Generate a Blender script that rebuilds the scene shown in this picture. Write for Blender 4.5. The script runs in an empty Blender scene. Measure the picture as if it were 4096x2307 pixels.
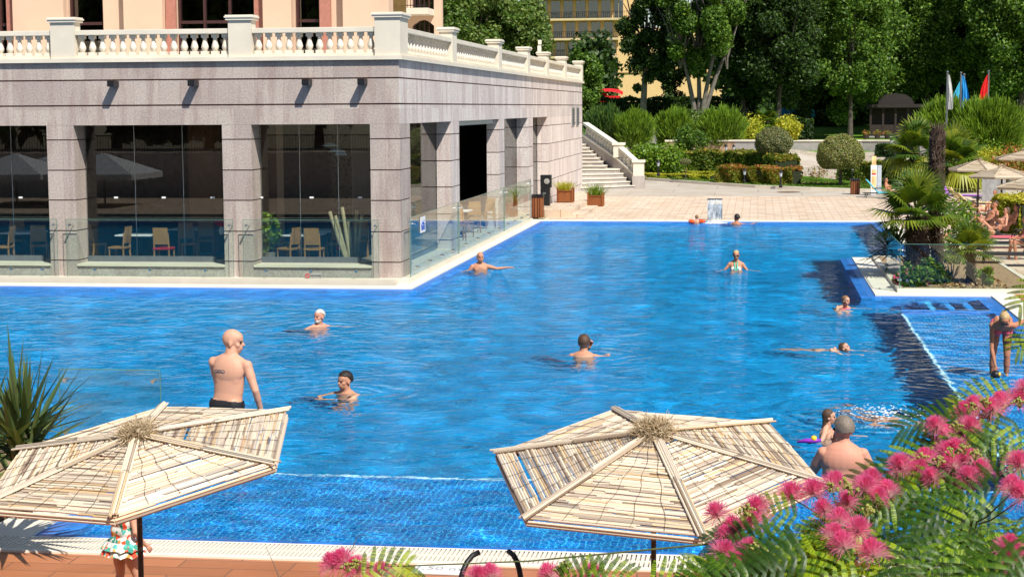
import bpy, bmesh, math, random
import numpy as np
from mathutils import Vector, Matrix, Euler, Quaternion
random.seed(7); RNG = np.random.default_rng(7)
R_ = math.radians
SC = bpy.context.scene; COL = SC.collection

# ---------------------------------------------------------------- camera
H = 4.2
CR = ((0.99032867, 0.00828265, -0.13849377), (0.13861142, -0.10223472, 0.9850558), (-0.006, -0.99472582, -0.10239404))  # world <- (right, down, forward)
cam_d = bpy.data.cameras.new('camera'); cam = bpy.data.objects.new('camera', cam_d); COL.objects.link(cam)
cam_d.sensor_width = 36.0; cam_d.lens = 7000.0 / 4096.0 * 36.0; cam_d.clip_start = 0.1; cam_d.clip_end = 3000
M3 = Matrix(((CR[0][0], -CR[0][1], -CR[0][2]), (CR[1][0], -CR[1][1], -CR[1][2]), (CR[2][0], -CR[2][1], -CR[2][2])))
cam.matrix_world = Matrix.Translation((0, 0, H)) @ M3.to_4x4()
SC.camera = cam
# ---------------------------------------------------------------- light
SUN = Vector((0.76, -1.0, 1.48)).normalized()          # direction towards the sun
elev = math.asin(SUN.z); azim = math.atan2(SUN.x, SUN.y)
w = bpy.data.worlds.new('World'); SC.world = w; w.use_nodes = True
nt = w.node_tree; nt.nodes.clear()
wo = nt.nodes.new('ShaderNodeOutputWorld'); bg = nt.nodes.new('ShaderNodeBackground'); sky = nt.nodes.new('ShaderNodeTexSky')
sky.sky_type = 'NISHITA'; sky.sun_disc = False; sky.sun_elevation = elev; sky.sun_rotation = azim
sky.air_density = 1.0; sky.dust_density = 0.6; sky.ozone_density = 1.4
bg.inputs[1].default_value = 0.085
nt.links.new(sky.outputs[0], bg.inputs[0]); nt.links.new(bg.outputs[0], wo.inputs[0])
sd = bpy.data.lights.new('sun', 'SUN'); sd.energy = 4.6; sd.angle = R_(0.53); sd.color = (1.0, 0.955, 0.87)
so = bpy.data.objects.new('sun', sd); COL.objects.link(so)
so.rotation_euler = (-SUN).to_track_quat('-Z', 'Y').to_euler()
SC.view_settings.view_transform = 'Standard'; SC.view_settings.look = 'None'
SC.view_settings.exposure = 0.42; SC.view_settings.gamma = 1.0
SC.render.engine = 'CYCLES'
cy = SC.cycles; cy.max_bounces = 8; cy.diffuse_bounces = 2; cy.glossy_bounces = 4; cy.transmission_bounces = 6; cy.transparent_max_bounces = 12
cy.use_denoising = True; cy.caustics_reflective = False; cy.caustics_refractive = False; cy.sample_clamp_indirect = 6.0; cy.sample_clamp_direct = 0

# ---------------------------------------------------------------- photo-point helpers (pixel of the 2576 px wide view -> world point)
def ray(px, py):
    a = (px*1.59 - 2048)/7000; b = (py*1.59 - 1153.5)/7000
    return Vector([r[0]*a + r[1]*b + r[2] for r in CR])
def at_z(px, py, z=0.0):
    d = ray(px, py); return d*((z - H)/d.z) + Vector((0, 0, H))
def at_y(px, py, y):
    d = ray(px, py); return d*(y/d.y) + Vector((0, 0, H))
def at_x(px, py, x):
    d = ray(px, py); return d*(x/d.x) + Vector((0, 0, H))

# ---------------------------------------------------------------- materials
MATS = {}
class NT:
    def __init__(s, name):
        s.m = bpy.data.materials.new(name); s.m.use_nodes = True; s.t = s.m.node_tree; s.t.nodes.clear()
        s.out = s.n('OutputMaterial')
    def n(s, typ, **kw):
        nd = s.t.nodes.new('ShaderNode' + typ)
        for k, v in kw.items():
            if k.startswith('i_'):
                key = k[2:]; key = int(key) if key.isdigit() else key.replace('_', ' ')
                nd.inputs[key].default_value = v
            else: setattr(nd, k, v)
        return nd
    def l(s, a, b): s.t.links.new(a, b)
    def ramp(s, fac, stops, interp='LINEAR'):
        r = s.n('ValToRGB'); r.color_ramp.interpolation = interp
        e = r.color_ramp.elements
        while len(e) > 1: e.remove(e[-1])
        e[0].position = stops[0][0]; e[0].color = (*stops[0][1], 1)
        for p, c in stops[1:]:
            x = e.new(p); x.color = (*c, 1)
        s.l(fac, r.inputs[0]); return r.outputs[0]
    def noise(s, scale, detail=3.0, rough=0.55, vec=None, dist=0.0):
        n = s.n('TexNoise'); n.inputs['Scale'].default_value = scale; n.inputs['Detail'].default_value = detail
        n.inputs['Roughness'].default_value = rough; n.inputs['Distortion'].default_value = dist
        if vec is not None: s.l(vec, n.inputs['Vector'])
        return n.outputs['Fac']
    def pos(s, scale=(1, 1, 1), obj=False, rot=(0, 0, 0)):
        if obj: src = s.n('TexCoord').outputs['Object']
        else: src = s.n('NewGeometry').outputs['Position']
        m = s.n('Mapping'); m.inputs['Scale'].default_value = scale; m.inputs['Rotation'].default_value = rot
        s.l(src, m.inputs[0]); return m.outputs[0]
    def mix(s, f, a, b, mode='MIX'):
        m = s.n('Mix', data_type='RGBA', blend_type=mode)
        for v, i in ((f, 0), (a, 6), (b, 7)):
            if hasattr(v, 'links'): s.l(v, m.inputs[i])
            elif i == 0: m.inputs[0].default_value = v
            else: m.inputs[i].default_value = (*v, 1)
        return m.outputs[2]
    def math(s, op, a, b=None, c=None):
        m = s.n('Math', operation=op)
        for i, v in enumerate((a, b, c)):
            if v is None: continue
            if hasattr(v, 'links'): s.l(v, m.inputs[i])
            else: m.inputs[i].default_value = v
        return m.outputs[0]
    def bump(s, h, strength=0.3, dist=0.02):
        b = s.n('Bump'); b.inputs['Strength'].default_value = strength; b.inputs['Distance'].default_value = dist
        s.l(h, b.inputs['Height']); return b.outputs[0]
    def pbr(s, col, rough=0.6, spec=0.4, metal=0.0, normal=None, **kw):
        p = s.n('BsdfPrincipled')
        if hasattr(col, 'links'): s.l(col, p.inputs['Base Color'])
        else: p.inputs['Base Color'].default_value = (*col, 1)
        if hasattr(rough, 'links'): s.l(rough, p.inputs['Roughness'])
        else: p.inputs['Roughness'].default_value = rough
        p.inputs['Specular IOR Level'].default_value = spec; p.inputs['Metallic'].default_value = metal
        if normal is not None: s.l(normal, p.inputs['Normal'])
        for k, v in kw.items(): p.inputs[k.replace('_', ' ')].default_value = v
        s.l(p.outputs[0], s.out.inputs[0]); return p

def simple(name, c, rough=0.6, var=0.12, scale=6.0, spec=0.4, metal=0.0, bump=0.0):
    if name in MATS: return MATS[name]
    t = NT(name); n = t.noise(scale, 4.0, vec=t.pos())
    lo = tuple(x*(1-var) for x in c); hi = tuple(min(1, x*(1+var)) for x in c)
    col = t.ramp(n, [(0.3, lo), (0.7, hi)])
    t.pbr(col, rough, spec, metal, t.bump(n, bump, 0.02) if bump else None)
    MATS[name] = t.m; return t.m

def leafmat(name, lo, mid, hi, trans=0.35, rough=0.5, spec=0.3):
    if name in MATS: return MATS[name]
    t = NT(name); a = t.n('Attribute', attribute_name='rnd'); fac = a.outputs['Fac']
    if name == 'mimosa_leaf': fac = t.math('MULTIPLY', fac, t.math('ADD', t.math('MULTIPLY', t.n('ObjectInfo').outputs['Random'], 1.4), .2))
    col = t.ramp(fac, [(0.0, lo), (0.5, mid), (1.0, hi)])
    p = t.pbr(col, rough, spec); tr = t.n('BsdfTranslucent'); mx = t.n('MixShader'); mx.inputs[0].default_value = trans
    t.l(t.mix(1.0, col, (1.5, 1.35, 0.6), 'MULTIPLY'), tr.inputs[0]); t.l(p.outputs[0], mx.inputs[1]); t.l(tr.outputs[0], mx.inputs[2]); t.l(mx.outputs[0], t.out.inputs[0])
    MATS[name] = t.m; return t.m

def attrmat(name, stops, rough=0.7, spec=0.3, bump=0.0, stain=None, bscale=60):
    if name in MATS: return MATS[name]
    t = NT(name); a = t.n('Attribute', attribute_name='rnd'); col = t.ramp(a.outputs['Fac'], stops)
    if stain: col = t.mix(t.math('MULTIPLY', t.math('GREATER_THAN', t.noise(stain[1], 3, vec=t.pos(obj=True)), 0.56), 0.6), col, stain[0])
    t.pbr(col, rough, spec, normal=t.bump(t.noise(bscale, 3, vec=t.pos(obj=True)), bump, 0.01) if bump else None)
    MATS[name] = t.m; return t.m

# ---------------------------------------------------------------- object helpers
def tag(o, label=None, cat=None, group=None, kind=None):
    if label: o['label'] = label
    if cat: o['category'] = cat
    if group: o['group'] = group
    if kind: o['kind'] = kind
    return o
def empty(name, loc, label, cat, group=None, rz=0.0):
    o = bpy.data.objects.new(name, None); COL.objects.link(o); o.location = loc; o.rotation_euler = (0, 0, rz); o.empty_display_size = 0.1
    return tag(o, label, cat, group)
def copy_tree(o, parent=None):
    c = o.copy(); COL.objects.link(c)
    if parent is not None: c.parent = parent
    for ch in list(o.children): copy_tree(ch, c)
    return c
def newobj(name, me, mat, parent=None, smooth=False):
    o = bpy.data.objects.new(name, me); COL.objects.link(o)
    if mat is not None: me.materials.append(mat)
    if parent is not None: o.parent = parent
    if smooth: me.shade_smooth()
    return o

class MB:
    """collects shapes (in the parent's local space) and links them as one mesh object"""
    def __init__(s): s.v = []; s.f = []; s.r = []
    def add(s, vs, fs, r=None):
        o = len(s.v); s.v.extend(vs); s.f.extend([tuple(i+o for i in f) for f in fs])
        rr = random.random() if r is None else r
        s.r.extend([rr]*len(vs)); return s
    def box(s, x0, x1, y0, y1, z0, z1, r=None, mtx=None, taper=0.0):
        t = taper
        vs = [(x0, y0, z0), (x1, y0, z0), (x1, y1, z0), (x0, y1, z0), (x0+t, y0+t, z1), (x1-t, y0+t, z1), (x1-t, y1-t, z1), (x0+t, y1-t, z1)]
        if mtx is not None: vs = [tuple(mtx @ Vector(v)) for v in vs]
        return s.add(vs, [(3, 2, 1, 0), (4, 5, 6, 7), (0, 1, 5, 4), (1, 2, 6, 5), (2, 3, 7, 6), (3, 0, 4, 7)], r)
    def cbox(s, c, d, r=None, rz=0.0, taper=0.0):
        m = Matrix.Translation(c) @ Matrix.Rotation(rz, 4, 'Z')
        return s.box(-d[0]/2, d[0]/2, -d[1]/2, d[1]/2, -d[2]/2, d[2]/2, r, m, taper)
    def tube(s, pts, rad, n=6, r=None, cap=True):
        pts = [Vector(p) for p in pts]; k = len(pts)
        if not hasattr(rad, '__len__'): rad = [rad]*k
        vs = []; up = None
        for i, p in enumerate(pts):
            d = (pts[min(i+1, k-1)] - pts[max(i-1, 0)])
            d = d.normalized() if d.length > 1e-9 else Vector((0, 0, 1))
            if up is None: up = Vector((0, 0, 1)) if abs(d.z) < 0.9 else Vector((1, 0, 0))
            a = d.cross(up).normalized(); b = a.cross(d).normalized(); up = b
            for j in range(n):
                t = 2*math.pi*j/n; vs.append(tuple(p + (a*math.cos(t) + b*math.sin(t))*rad[i]))
        fs = [(i*n+j, i*n+(j+1) % n, (i+1)*n+(j+1) % n, (i+1)*n+j) for i in range(k-1) for j in range(n)]
        if cap: fs.append(tuple(range(n))[::-1]); fs.append(tuple((k-1)*n+j for j in range(n)))
        return s.add(vs, fs, r)
    def lathe(s, prof, n=12, c=(0, 0, 0), r=None, square=()):
        vs = []; k = len(prof)
        for (rr, z) in prof:
            for j in range(n):
                t = 2*math.pi*(j+.5)/n; vs.append((c[0]+rr*math.cos(t), c[1]+rr*math.sin(t), c[2]+z))
        fs = [(i*n+j, i*n+(j+1) % n, (i+1)*n+(j+1) % n, (i+1)*n+j) for i in range(k-1) for j in range(n)]
        fs.append(tuple(range(n))[::-1]); fs.append(tuple((k-1)*n+j for j in range(n)))
        return s.add(vs, fs, r)
    def quad(s, a, b, c, d, r=None): return s.add([tuple(a), tuple(b), tuple(c), tuple(d)], [(0, 1, 2, 3)], r)
    def poly(s, pts, z0, z1, r=None):
        n = len(pts); vs = [(x, y, z0) for x, y in pts] + [(x, y, z1) for x, y in pts]
        fs = [tuple(range(n))[::-1], tuple(range(n, 2*n))] + [(i, (i+1) % n, (i+1) % n+n, i+n) for i in range(n)]
        return s.add(vs, fs, r)
    def sphere(s, c, rad, n=10, m=7, r=None, mtx=None):
        if not hasattr(rad, '__len__'): rad = (rad,)*3
        vs = []
        for i in range(m+1):
            ph = math.pi*i/m
            for j in range(n):
                t = 2*math.pi*j/n; v = Vector((rad[0]*math.sin(ph)*math.cos(t), rad[1]*math.sin(ph)*math.sin(t), rad[2]*math.cos(ph)))
                if mtx is not None: v = mtx @ v
                vs.append((c[0]+v.x, c[1]+v.y, c[2]+v.z))
        fs = [(i*n+j, (i+1)*n+j, (i+1)*n+(j+1) % n, i*n+(j+1) % n) for i in range(m) for j in range(n)]
        return s.add(vs, fs, r)
    def build(s, name, mat, parent=None, smooth=False, bevel=0.0):
        me = bpy.data.meshes.new(name); me.from_pydata(s.v, [], s.f)
        at = me.attributes.new('rnd', 'FLOAT', 'POINT'); at.data.foreach_set('value', s.r)
        me.update()
        if smooth or bevel:
            bm = bmesh.new(); bm.from_mesh(me)
            if bevel:
                bmesh.ops.remove_doubles(bm, verts=bm.verts, dist=1e-5)
                es = [e for e in bm.edges if len(e.link_faces) == 2 and e.calc_face_angle(0) > 0.5]
                bmesh.ops.bevel(bm, geom=es, offset=bevel, segments=2, profile=0.7, affect='EDGES')
            if smooth: bmesh.ops.remove_doubles(bm, verts=bm.verts, dist=1e-5)
            bmesh.ops.recalc_face_normals(bm, faces=bm.faces)
            bm.to_mesh(me); bm.free()
        o = newobj(name, me, mat, parent)
        if smooth: me.shade_smooth()
        return o

def quads_np(name, V, mat, parent=None, rnd=None, k=4):
    """V: (n,k,3) array, one face each"""
    V = np.asarray(V, dtype=np.float32); n = V.shape[0]; k = V.shape[1]
    me = bpy.data.meshes.new(name); me.vertices.add(n*k); me.vertices.foreach_set('co', V.reshape(-1))
    me.loops.add(n*k); me.loops.foreach_set('vertex_index', np.arange(n*k, dtype=np.int32))
    me.polygons.add(n); me.polygons.foreach_set('loop_start', np.arange(0, n*k, k, dtype=np.int32))
    try: me.polygons.foreach_set('loop_total', np.full(n, k, dtype=np.int32))
    except Exception: pass
    if rnd is None: rnd = RNG.random(n)
    at = me.attributes.new('rnd', 'FLOAT', 'POINT'); at.data.foreach_set('value', np.repeat(rnd, k).astype(np.float32))
    me.update(calc_edges=True)
    return newobj(name, me, mat, parent)

def leaves_at(P, size, up=0.35, aspect=1.6, rng=RNG, nrm=None, nmix=0.5):
    """one small leaf quad at each point"""
    n = len(P); N = rng.normal(size=(n, 3)); N[:, 2] += up
    N /= np.linalg.norm(N, axis=1, keepdims=True)
    if nrm is not None:
        N = N*(1-nmix) + nrm*nmix; N /= np.linalg.norm(N, axis=1, keepdims=True) + 1e-9
    A = np.cross(N, rng.normal(size=(n, 3))); A /= np.linalg.norm(A, axis=1, keepdims=True)
    B = np.cross(N, A)
    s = size*(0.6+0.8*rng.random((n, 1)))
    A = A*s*aspect*0.5; B = B*s*0.5
    return np.stack([P-A, P-B*0.9-A*0.1, P+A, P+B*0.9-A*0.1], axis=1)

def ellipsoid_shell(n, c, r, inner=0.6, rng=RNG):
    d = rng.normal(size=(n, 3)); d /= np.linalg.norm(d, axis=1, keepdims=True)
    rad = (inner**3 + (1-inner**3)*rng.random((n, 1)))**(1/3)
    return np.asarray(c) + d*rad*np.asarray(r), d

def interp(x, xs, ys): return float(np.interp(x, xs, ys))
# ================================================================ materials
def m_water():
    t = NT('pool_water'); g = t.n('NewGeometry')
    pos = g.outputs['Position']
    m1 = t.n('Mapping'); m1.inputs['Scale'].default_value = (0.85, 0.95, 1.0); t.l(pos, m1.inputs[0])
    n1 = t.noise(1.55, 2.0, 0.5, m1.outputs[0], 0.9)
    n2 = t.noise(4.0, 3.0, 0.5, m1.outputs[0], 1.3)
    n3 = t.noise(0.35, 1.0, 0.5, pos)
    h = t.math('ADD', t.math('MULTIPLY', n1, 1.0), t.math('MULTIPLY', t.math('MULTIPLY', n2, 0.33), t.math('ADD', t.math('MULTIPLY', n3, 1.2), 0.35)))
    b = t.n('Bump'); b.inputs['Strength'].default_value = 1.0; b.inputs['Distance'].default_value = 0.066; hh = t.n('Math', operation='ADD'); t.l(h, hh.inputs[0]); hh.inputs[1].default_value = 0; t.l(hh.outputs[0], b.inputs['Height']); global WATER; WATER = (t, hh, pos)
    rf = t.n('BsdfRefraction'); rf.inputs['IOR'].default_value = 1.33; rf.inputs['Roughness'].default_value = 0.0; rf.inputs['Color'].default_value = (0.90, 0.99, 1.0, 1); t.l(b.outputs[0], rf.inputs['Normal'])
    go_ = t.n('BsdfGlossy'); go_.inputs['Roughness'].default_value = 0.015; go_.inputs['Color'].default_value = (0.82, 0.93, 1, 1); t.l(b.outputs[0], go_.inputs['Normal'])
    fr_ = t.n('Fresnel'); fr_.inputs[0].default_value = 1.33; t.l(b.outputs[0], fr_.inputs['Normal'])
    gl = t.n('MixShader'); t.l(t.math('MULTIPLY', fr_.outputs[0], 0.35), gl.inputs[0]); t.l(rf.outputs[0], gl.inputs[1]); t.l(go_.outputs[0], gl.inputs[2])
    tr = t.n('BsdfTransparent')
    # painted caustics: Voronoi net of light in the transparent colour, brightening the pool floor
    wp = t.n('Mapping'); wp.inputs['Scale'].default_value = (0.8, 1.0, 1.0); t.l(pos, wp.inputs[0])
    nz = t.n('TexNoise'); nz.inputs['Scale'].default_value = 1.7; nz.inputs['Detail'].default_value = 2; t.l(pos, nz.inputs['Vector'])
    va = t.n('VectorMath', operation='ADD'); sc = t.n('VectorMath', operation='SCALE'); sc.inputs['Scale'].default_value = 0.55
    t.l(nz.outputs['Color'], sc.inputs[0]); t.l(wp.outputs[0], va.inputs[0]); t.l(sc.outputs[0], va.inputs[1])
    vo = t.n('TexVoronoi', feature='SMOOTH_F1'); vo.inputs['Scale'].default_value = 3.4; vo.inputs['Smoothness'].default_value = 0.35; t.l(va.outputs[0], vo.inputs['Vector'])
    cau_tint = t.math('POWER', vo.outputs['Distance'], 3.2)
    cau_tint = t.math('ADD', t.math('MULTIPLY', cau_tint, 1.7), 0.80)
    rgb = t.n('CombineColor'); t.l(t.math('MULTIPLY', cau_tint, 0.93), rgb.inputs[0]); t.l(cau_tint, rgb.inputs[1]); t.l(cau_tint, rgb.inputs[2])
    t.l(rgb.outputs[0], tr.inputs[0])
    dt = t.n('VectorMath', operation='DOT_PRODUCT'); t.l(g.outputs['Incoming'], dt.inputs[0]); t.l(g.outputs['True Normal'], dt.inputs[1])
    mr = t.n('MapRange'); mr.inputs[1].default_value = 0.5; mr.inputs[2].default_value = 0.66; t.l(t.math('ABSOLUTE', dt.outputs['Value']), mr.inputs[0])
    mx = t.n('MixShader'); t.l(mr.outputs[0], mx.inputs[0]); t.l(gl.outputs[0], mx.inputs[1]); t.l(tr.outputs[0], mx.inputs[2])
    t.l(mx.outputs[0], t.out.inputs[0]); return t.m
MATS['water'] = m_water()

def m_pooltile(name, base, grout, s=0.055, wall=False, var=0.25, gw=0.11):
    t = NT(name); pos = t.n('NewGeometry').outputs['Position']; sp = t.n('SeparateXYZ'); t.l(pos, sp.inputs[0])
    def line(o, ph=0.0): return t.math('LESS_THAN', t.math('FRACT', t.math('DIVIDE', o, s)), gw)
    gx = line(sp.outputs[0]); gy = line(sp.outputs[2] if wall else sp.outputs[1])
    if wall: gx = t.math('MAXIMUM', gx, line(sp.outputs[1]))
    g = t.math('MAXIMUM', gx, gy)
    sn = t.n('VectorMath', operation='SNAP'); sn.inputs[1].default_value = (s, s, s); t.l(pos, sn.inputs[0])
    wn = t.n('TexWhiteNoise'); t.l(sn.outputs[0], wn.inputs[0])
    col = t.ramp(wn.outputs[0], [(0, tuple(x*(1-var) for x in base)), (1, tuple(x*(1+var) for x in base))])
    col = t.mix(t.noise(0.25, 3, vec=pos), t.mix(1.0, col, (.8, .8, .85), 'MULTIPLY'), t.mix(1.0, col, (1.15, 1.15, 1.1), 'MULTIPLY'))
    col = t.mix(g, col, grout); t.pbr(col, 0.3, 0.3); return t.m
MATS['pool_floor'] = m_pooltile('pool_floor_tile', (0.0004, 0.17, 0.41), (0.006, 0.40, 0.60), 0.30, gw=0.035)
MATS['ledge'] = m_pooltile('ledge_tile', (0.0008, 0.105, 0.37), (0.04, 0.42, 0.72), 0.075, gw=0.12)
MATS['pool_wall'] = m_pooltile('pool_wall_tile', (0.003, 0.20, 0.62), (0.06, 0.35, 0.65), 0.1, wall=True)
MATS['rim'] = m_pooltile('rim_tile', (0.028, 0.175, 0.56), (0.10, 0.33, 0.70), 0.9, var=0.06, gw=0.012)

def m_stone(name, c1, c2, streak, w=0.62, hgt=50.0, off=(0, 0), vert=True, bumpy=0.25):
    """granite facing: panels with pale/pink joints, vertical weather streaks, speckle"""
    t = NT(name); pos = t.n('NewGeometry').outputs['Position']; sp = t.n('SeparateXYZ'); t.l(pos, sp.inputs[0])
    u = t.math('ADD', t.math('ADD', sp.outputs[0], sp.outputs[1]), off[0])
    cell = t.math('FLOOR', t.math('DIVIDE', u, w))
    zc = t.math('FLOOR', t.math('DIVIDE', t.math('SUBTRACT', sp.outputs[2], 0.54), 0.735))
    cc = t.n('CombineXYZ'); t.l(cell, cc.inputs[0]); t.l(zc, cc.inputs[1]); wn = t.n('TexWhiteNoise'); t.l(cc.outputs[0], wn.inputs[0])
    mp = t.n('Mapping'); mp.inputs['Scale'].default_value = (1, 1, 0.16); t.l(pos, mp.inputs[0])
    st = t.noise(3.2, 4, 0.65, mp.outputs[0]); sp2 = t.noise(26, 3, 0.7, pos); bl = t.noise(1.1, 3, 0.6, pos)
    col = t.mix(bl, c1, c2)
    col = t.mix(t.math('MULTIPLY', wn.outputs[0], 0.85), col, t.mix(1.0, col, (0.78, 0.74, 0.76), 'MULTIPLY'))
    col = t.mix(t.math('MULTIPLY', t.ramp(st, [(0.50, (0, 0, 0)), (0.64, (1, 1, 1))]), 0.6), col, streak)
    col = t.mix(t.ramp(sp2, [(0.35, (0, 0, 0)), (0.65, (1, 1, 1))]), t.mix(1.0, col, (0.74, 0.74, 0.76), 'MULTIPLY'), t.mix(1.0, col, (1.16, 1.15, 1.13), 'MULTIPLY'))
    if vert:
        fr = t.math('FRACT', t.math('DIVIDE', u, w)); col = t.mix(t.math('MULTIPLY', t.math('LESS_THAN', fr, 0.014), 0.75), col, (0.34, 0.22, 0.20))
    t.pbr(col, 0.75, 0.25, normal=t.bump(sp2, bumpy, 0.01)); MATS[name] = t.m; return t.m
m_stone('granite', (0.46, 0.395, 0.345), (0.565, 0.49, 0.435), (0.34, 0.25, 0.225))
m_stone('granite_side', (0.64, 0.57, 0.52), (0.76, 0.70, 0.65), (0.46, 0.34, 0.31))
m_stone('granite_pale', (0.76, 0.67, 0.61), (0.82, 0.74, 0.68), (0.60, 0.47, 0.42))
m_stone('granite_plain', (0.42, 0.38, 0.345), (0.50, 0.455, 0.42), (0.36, 0.30, 0.27), vert=False)
simple('groove', (0.17, 0.085, 0.068), 0.8, 0.3)
simple('limestone', (0.72, 0.65, 0.53), 0.55, 0.07, 1.5, bump=0.05)
simple('limestone_smooth', (0.77, 0.70, 0.58), 0.5, 0.04, 1.5)
simple('coping', (0.80, 0.735, 0.61), 0.6, 0.06, 2.0)
simple('plaster_peach', (0.66, 0.455, 0.325), 0.85, 0.05, 1.2)
simple('plaster_trim', (0.40, 0.17, 0.125), 0.8, 0.12, 9.0)
simple('dark_frame', (0.055, 0.022, 0.02), 0.4, 0.1)
simple('dark_metal', (0.012, 0.012, 0.014), 0.4, 0.1)
simple('black_plastic', (0.012, 0.012, 0.013), 0.45, 0.1)
simple('bin_bag', (0.01, 0.01, 0.012), 0.18, 0.1, spec=0.6)
simple('steel', (0.6, 0.6, 0.6), 0.25, 0.05, metal=1.0)
simple('chair_wood', (0.36, 0.19, 0.065), 0.45, 0.12, 12)
simple('red_cushion', (0.45, 0.012, 0.03), 0.8, 0.1)
simple('cloth_white', (0.75, 0.75, 0.78), 0.8, 0.05)
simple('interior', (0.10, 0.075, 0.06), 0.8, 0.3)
simple('interior_floor', (0.30, 0.26, 0.22), 0.5, 0.2)
simple('white_paint', (0.8, 0.8, 0.78), 0.5, 0.04)
simple('red_fabric', (0.7, 0.012, 0.012), 0.6, 0.15)
simple('blue_fabric', (0.02, 0.30, 0.70), 0.6, 0.15)
simple('teal_fabric', (0.05, 0.42, 0.62), 0.6, 0.15)
simple('cream_towel', (0.74, 0.60, 0.30), 0.9, 0.08)
simple('purple_towel', (0.36, 0.13, 0.5), 0.9, 0.08)
simple('cyan_towel', (0.12, 0.62, 0.78), 0.9, 0.08)
simple('grey_fabric', (0.3, 0.3, 0.3), 0.9, 0.2)
simple('orange_plastic', (0.9, 0.10, 0.02), 0.35, 0.1)
simple('bark', (0.085, 0.068, 0.055), 0.9, 0.35, 5, bump=0.6)
simple('bark_pale', (0.15, 0.13, 0.11), 0.9, 0.3, 5, bump=0.5)
simple('soil', (0.30, 0.20, 0.11), 0.95, 0.35, 12, bump=0.5)
simple('rubble', (0.34, 0.22, 0.14), 0.9, 0.45, 5, bump=0.8)
simple('lawn_soil', (0.055, 0.13, 0.014), 0.9, 0.3, 3)
simple('yellow_wall', (0.70, 0.47, 0.22), 0.85, 0.05, 1.5)
simple('grey_wall', (0.33, 0.31, 0.29), 0.85, 0.12, 3)
simple('brown_paint', (0.03, 0.018, 0.014), 0.6, 0.2)
simple('roof_dark', (0.022, 0.015, 0.013), 0.7, 0.3)

def m_paving(name, c, joint, w, l, jw=0.02, var=0.12, rot=0.0, stain=0.0, rough=0.7):
    t = NT(name); p = t.pos(rot=(0, 0, rot)); sp = t.n('SeparateXYZ'); t.l(p, sp.inputs[0])
    row = t.math('FLOOR', t.math('DIVIDE', sp.outputs[1], l)); sh = t.math('MULTIPLY', t.math('FRACT', t.math('MULTIPLY', row, 0.5)), w)
    xx = t.math('DIVIDE', t.math('ADD', sp.outputs[0], sh), w); yy = t.math('DIVIDE', sp.outputs[1], l)
    j = t.math('MAXIMUM', t.math('LESS_THAN', t.math('FRACT', xx), jw/w), t.math('LESS_THAN', t.math('FRACT', yy), jw/l))
    cc = t.n('CombineXYZ'); t.l(t.math('FLOOR', xx), cc.inputs[0]); t.l(row, cc.inputs[1]); wn = t.n('TexWhiteNoise'); t.l(cc.outputs[0], wn.inputs[0])
    col = t.ramp(wn.outputs[0], [(0, tuple(x*(1-var) for x in c)), (1, tuple(min(.9, x*(1+var)) for x in c))])
    nz = t.noise(0.9, 5, 0.6, p); col = t.mix(t.ramp(nz, [(0.4, (0, 0, 0)), (0.7, (1, 1, 1))]), col, t.mix(1.0, col, (0.86, 0.8, 0.72), 'MULTIPLY'))
    if stain: col = t.mix(t.math('MULTIPLY', t.ramp(t.noise(0.5, 2, 0.5, p), [(0.62, (0, 0, 0)), (0.66, (1, 1, 1))]), stain), col, tuple(x*0.55 for x in c))
    col = t.mix(j, col, joint)
    fine = t.noise(30, 3, 0.6, p); t.pbr(col, rough, 0.3, normal=t.bump(fine, 0.15, 0.01)); MATS[name] = t.m; return t.m
m_paving('deck_beige', (0.66, 0.53, 0.41), (0.42, 0.27, 0.17), 0.62, 0.62, 0.035, 0.10, stain=0.35)
m_paving('deck_terracotta', (0.43, 0.165, 0.072), (0.18, 0.085, 0.05), 1.05, 0.27, 0.014, 0.14, stain=0.2, rough=0.45)
m_paving('road_grey', (0.50, 0.445, 0.375), (0.34, 0.28, 0.23), 4.0, 2.6, 0.05, 0.05)
m_paving('cobbles', (0.47, 0.41, 0.33), (0.30, 0.25, 0.2), 0.35, 0.5, 0.05, 0.2)
m_paving('brick_path', (0.38, 0.16, 0.10), (0.25, 0.15, 0.1), 0.2, 0.2, 0.02, 0.2)

def m_ground():
    t = NT('garden_ground'); n = t.noise(0.12, 4, 0.6, t.pos()); n2 = t.noise(9, 3, 0.7, t.pos())
    col = t.ramp(n, [(0.35, (0.075, 0.17, 0.015)), (0.6, (0.12, 0.235, 0.022))]); col = t.mix(n2, t.mix(1.0, col, (0.6, 0.6, 0.6), 'MULTIPLY'), t.mix(1.0, col, (1.4, 1.4, 1.3), 'MULTIPLY'))
    t.pbr(col, 0.9, 0.2, normal=t.bump(n2, 0.6, 0.05)); MATS['ground'] = t.m
m_ground()

def m_glass(name, tint, refl=1.0, ior=1.5):
    t = NT(name); g_ = t.n('NewGeometry'); d_ = t.n('VectorMath', operation='DOT_PRODUCT'); t.l(g_.outputs['Incoming'], d_.inputs[0]); t.l(g_.outputs['Normal'], d_.inputs[1]); r0 = ((ior-1)/(ior+1))**2; ff = t.math('ADD', t.math('MULTIPLY', t.math('POWER', t.math('SUBTRACT', 1.0, t.math('ABSOLUTE', d_.outputs['Value'])), 5.0), .5-r0), r0)
    tr = t.n('BsdfTransparent'); tr.inputs[0].default_value = (*tint, 1); gl = t.n('BsdfGlossy'); gl.inputs['Roughness'].default_value = 0.0
    gl.inputs['Color'].default_value = (refl, refl, refl, 1)
    mx = t.n('MixShader'); t.l(ff, mx.inputs[0]); t.l(tr.outputs[0], mx.inputs[1]); t.l(gl.outputs[0], mx.inputs[2]); t.l(mx.outputs[0], t.out.inputs[0])
    MATS[name] = t.m
m_glass('window_glass', (0.90, 0.93, 0.92), 0.95, 1.47)
m_glass('hotel_glass', (0.25, 0.27, 0.26), 0.9, 2.3)
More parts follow.
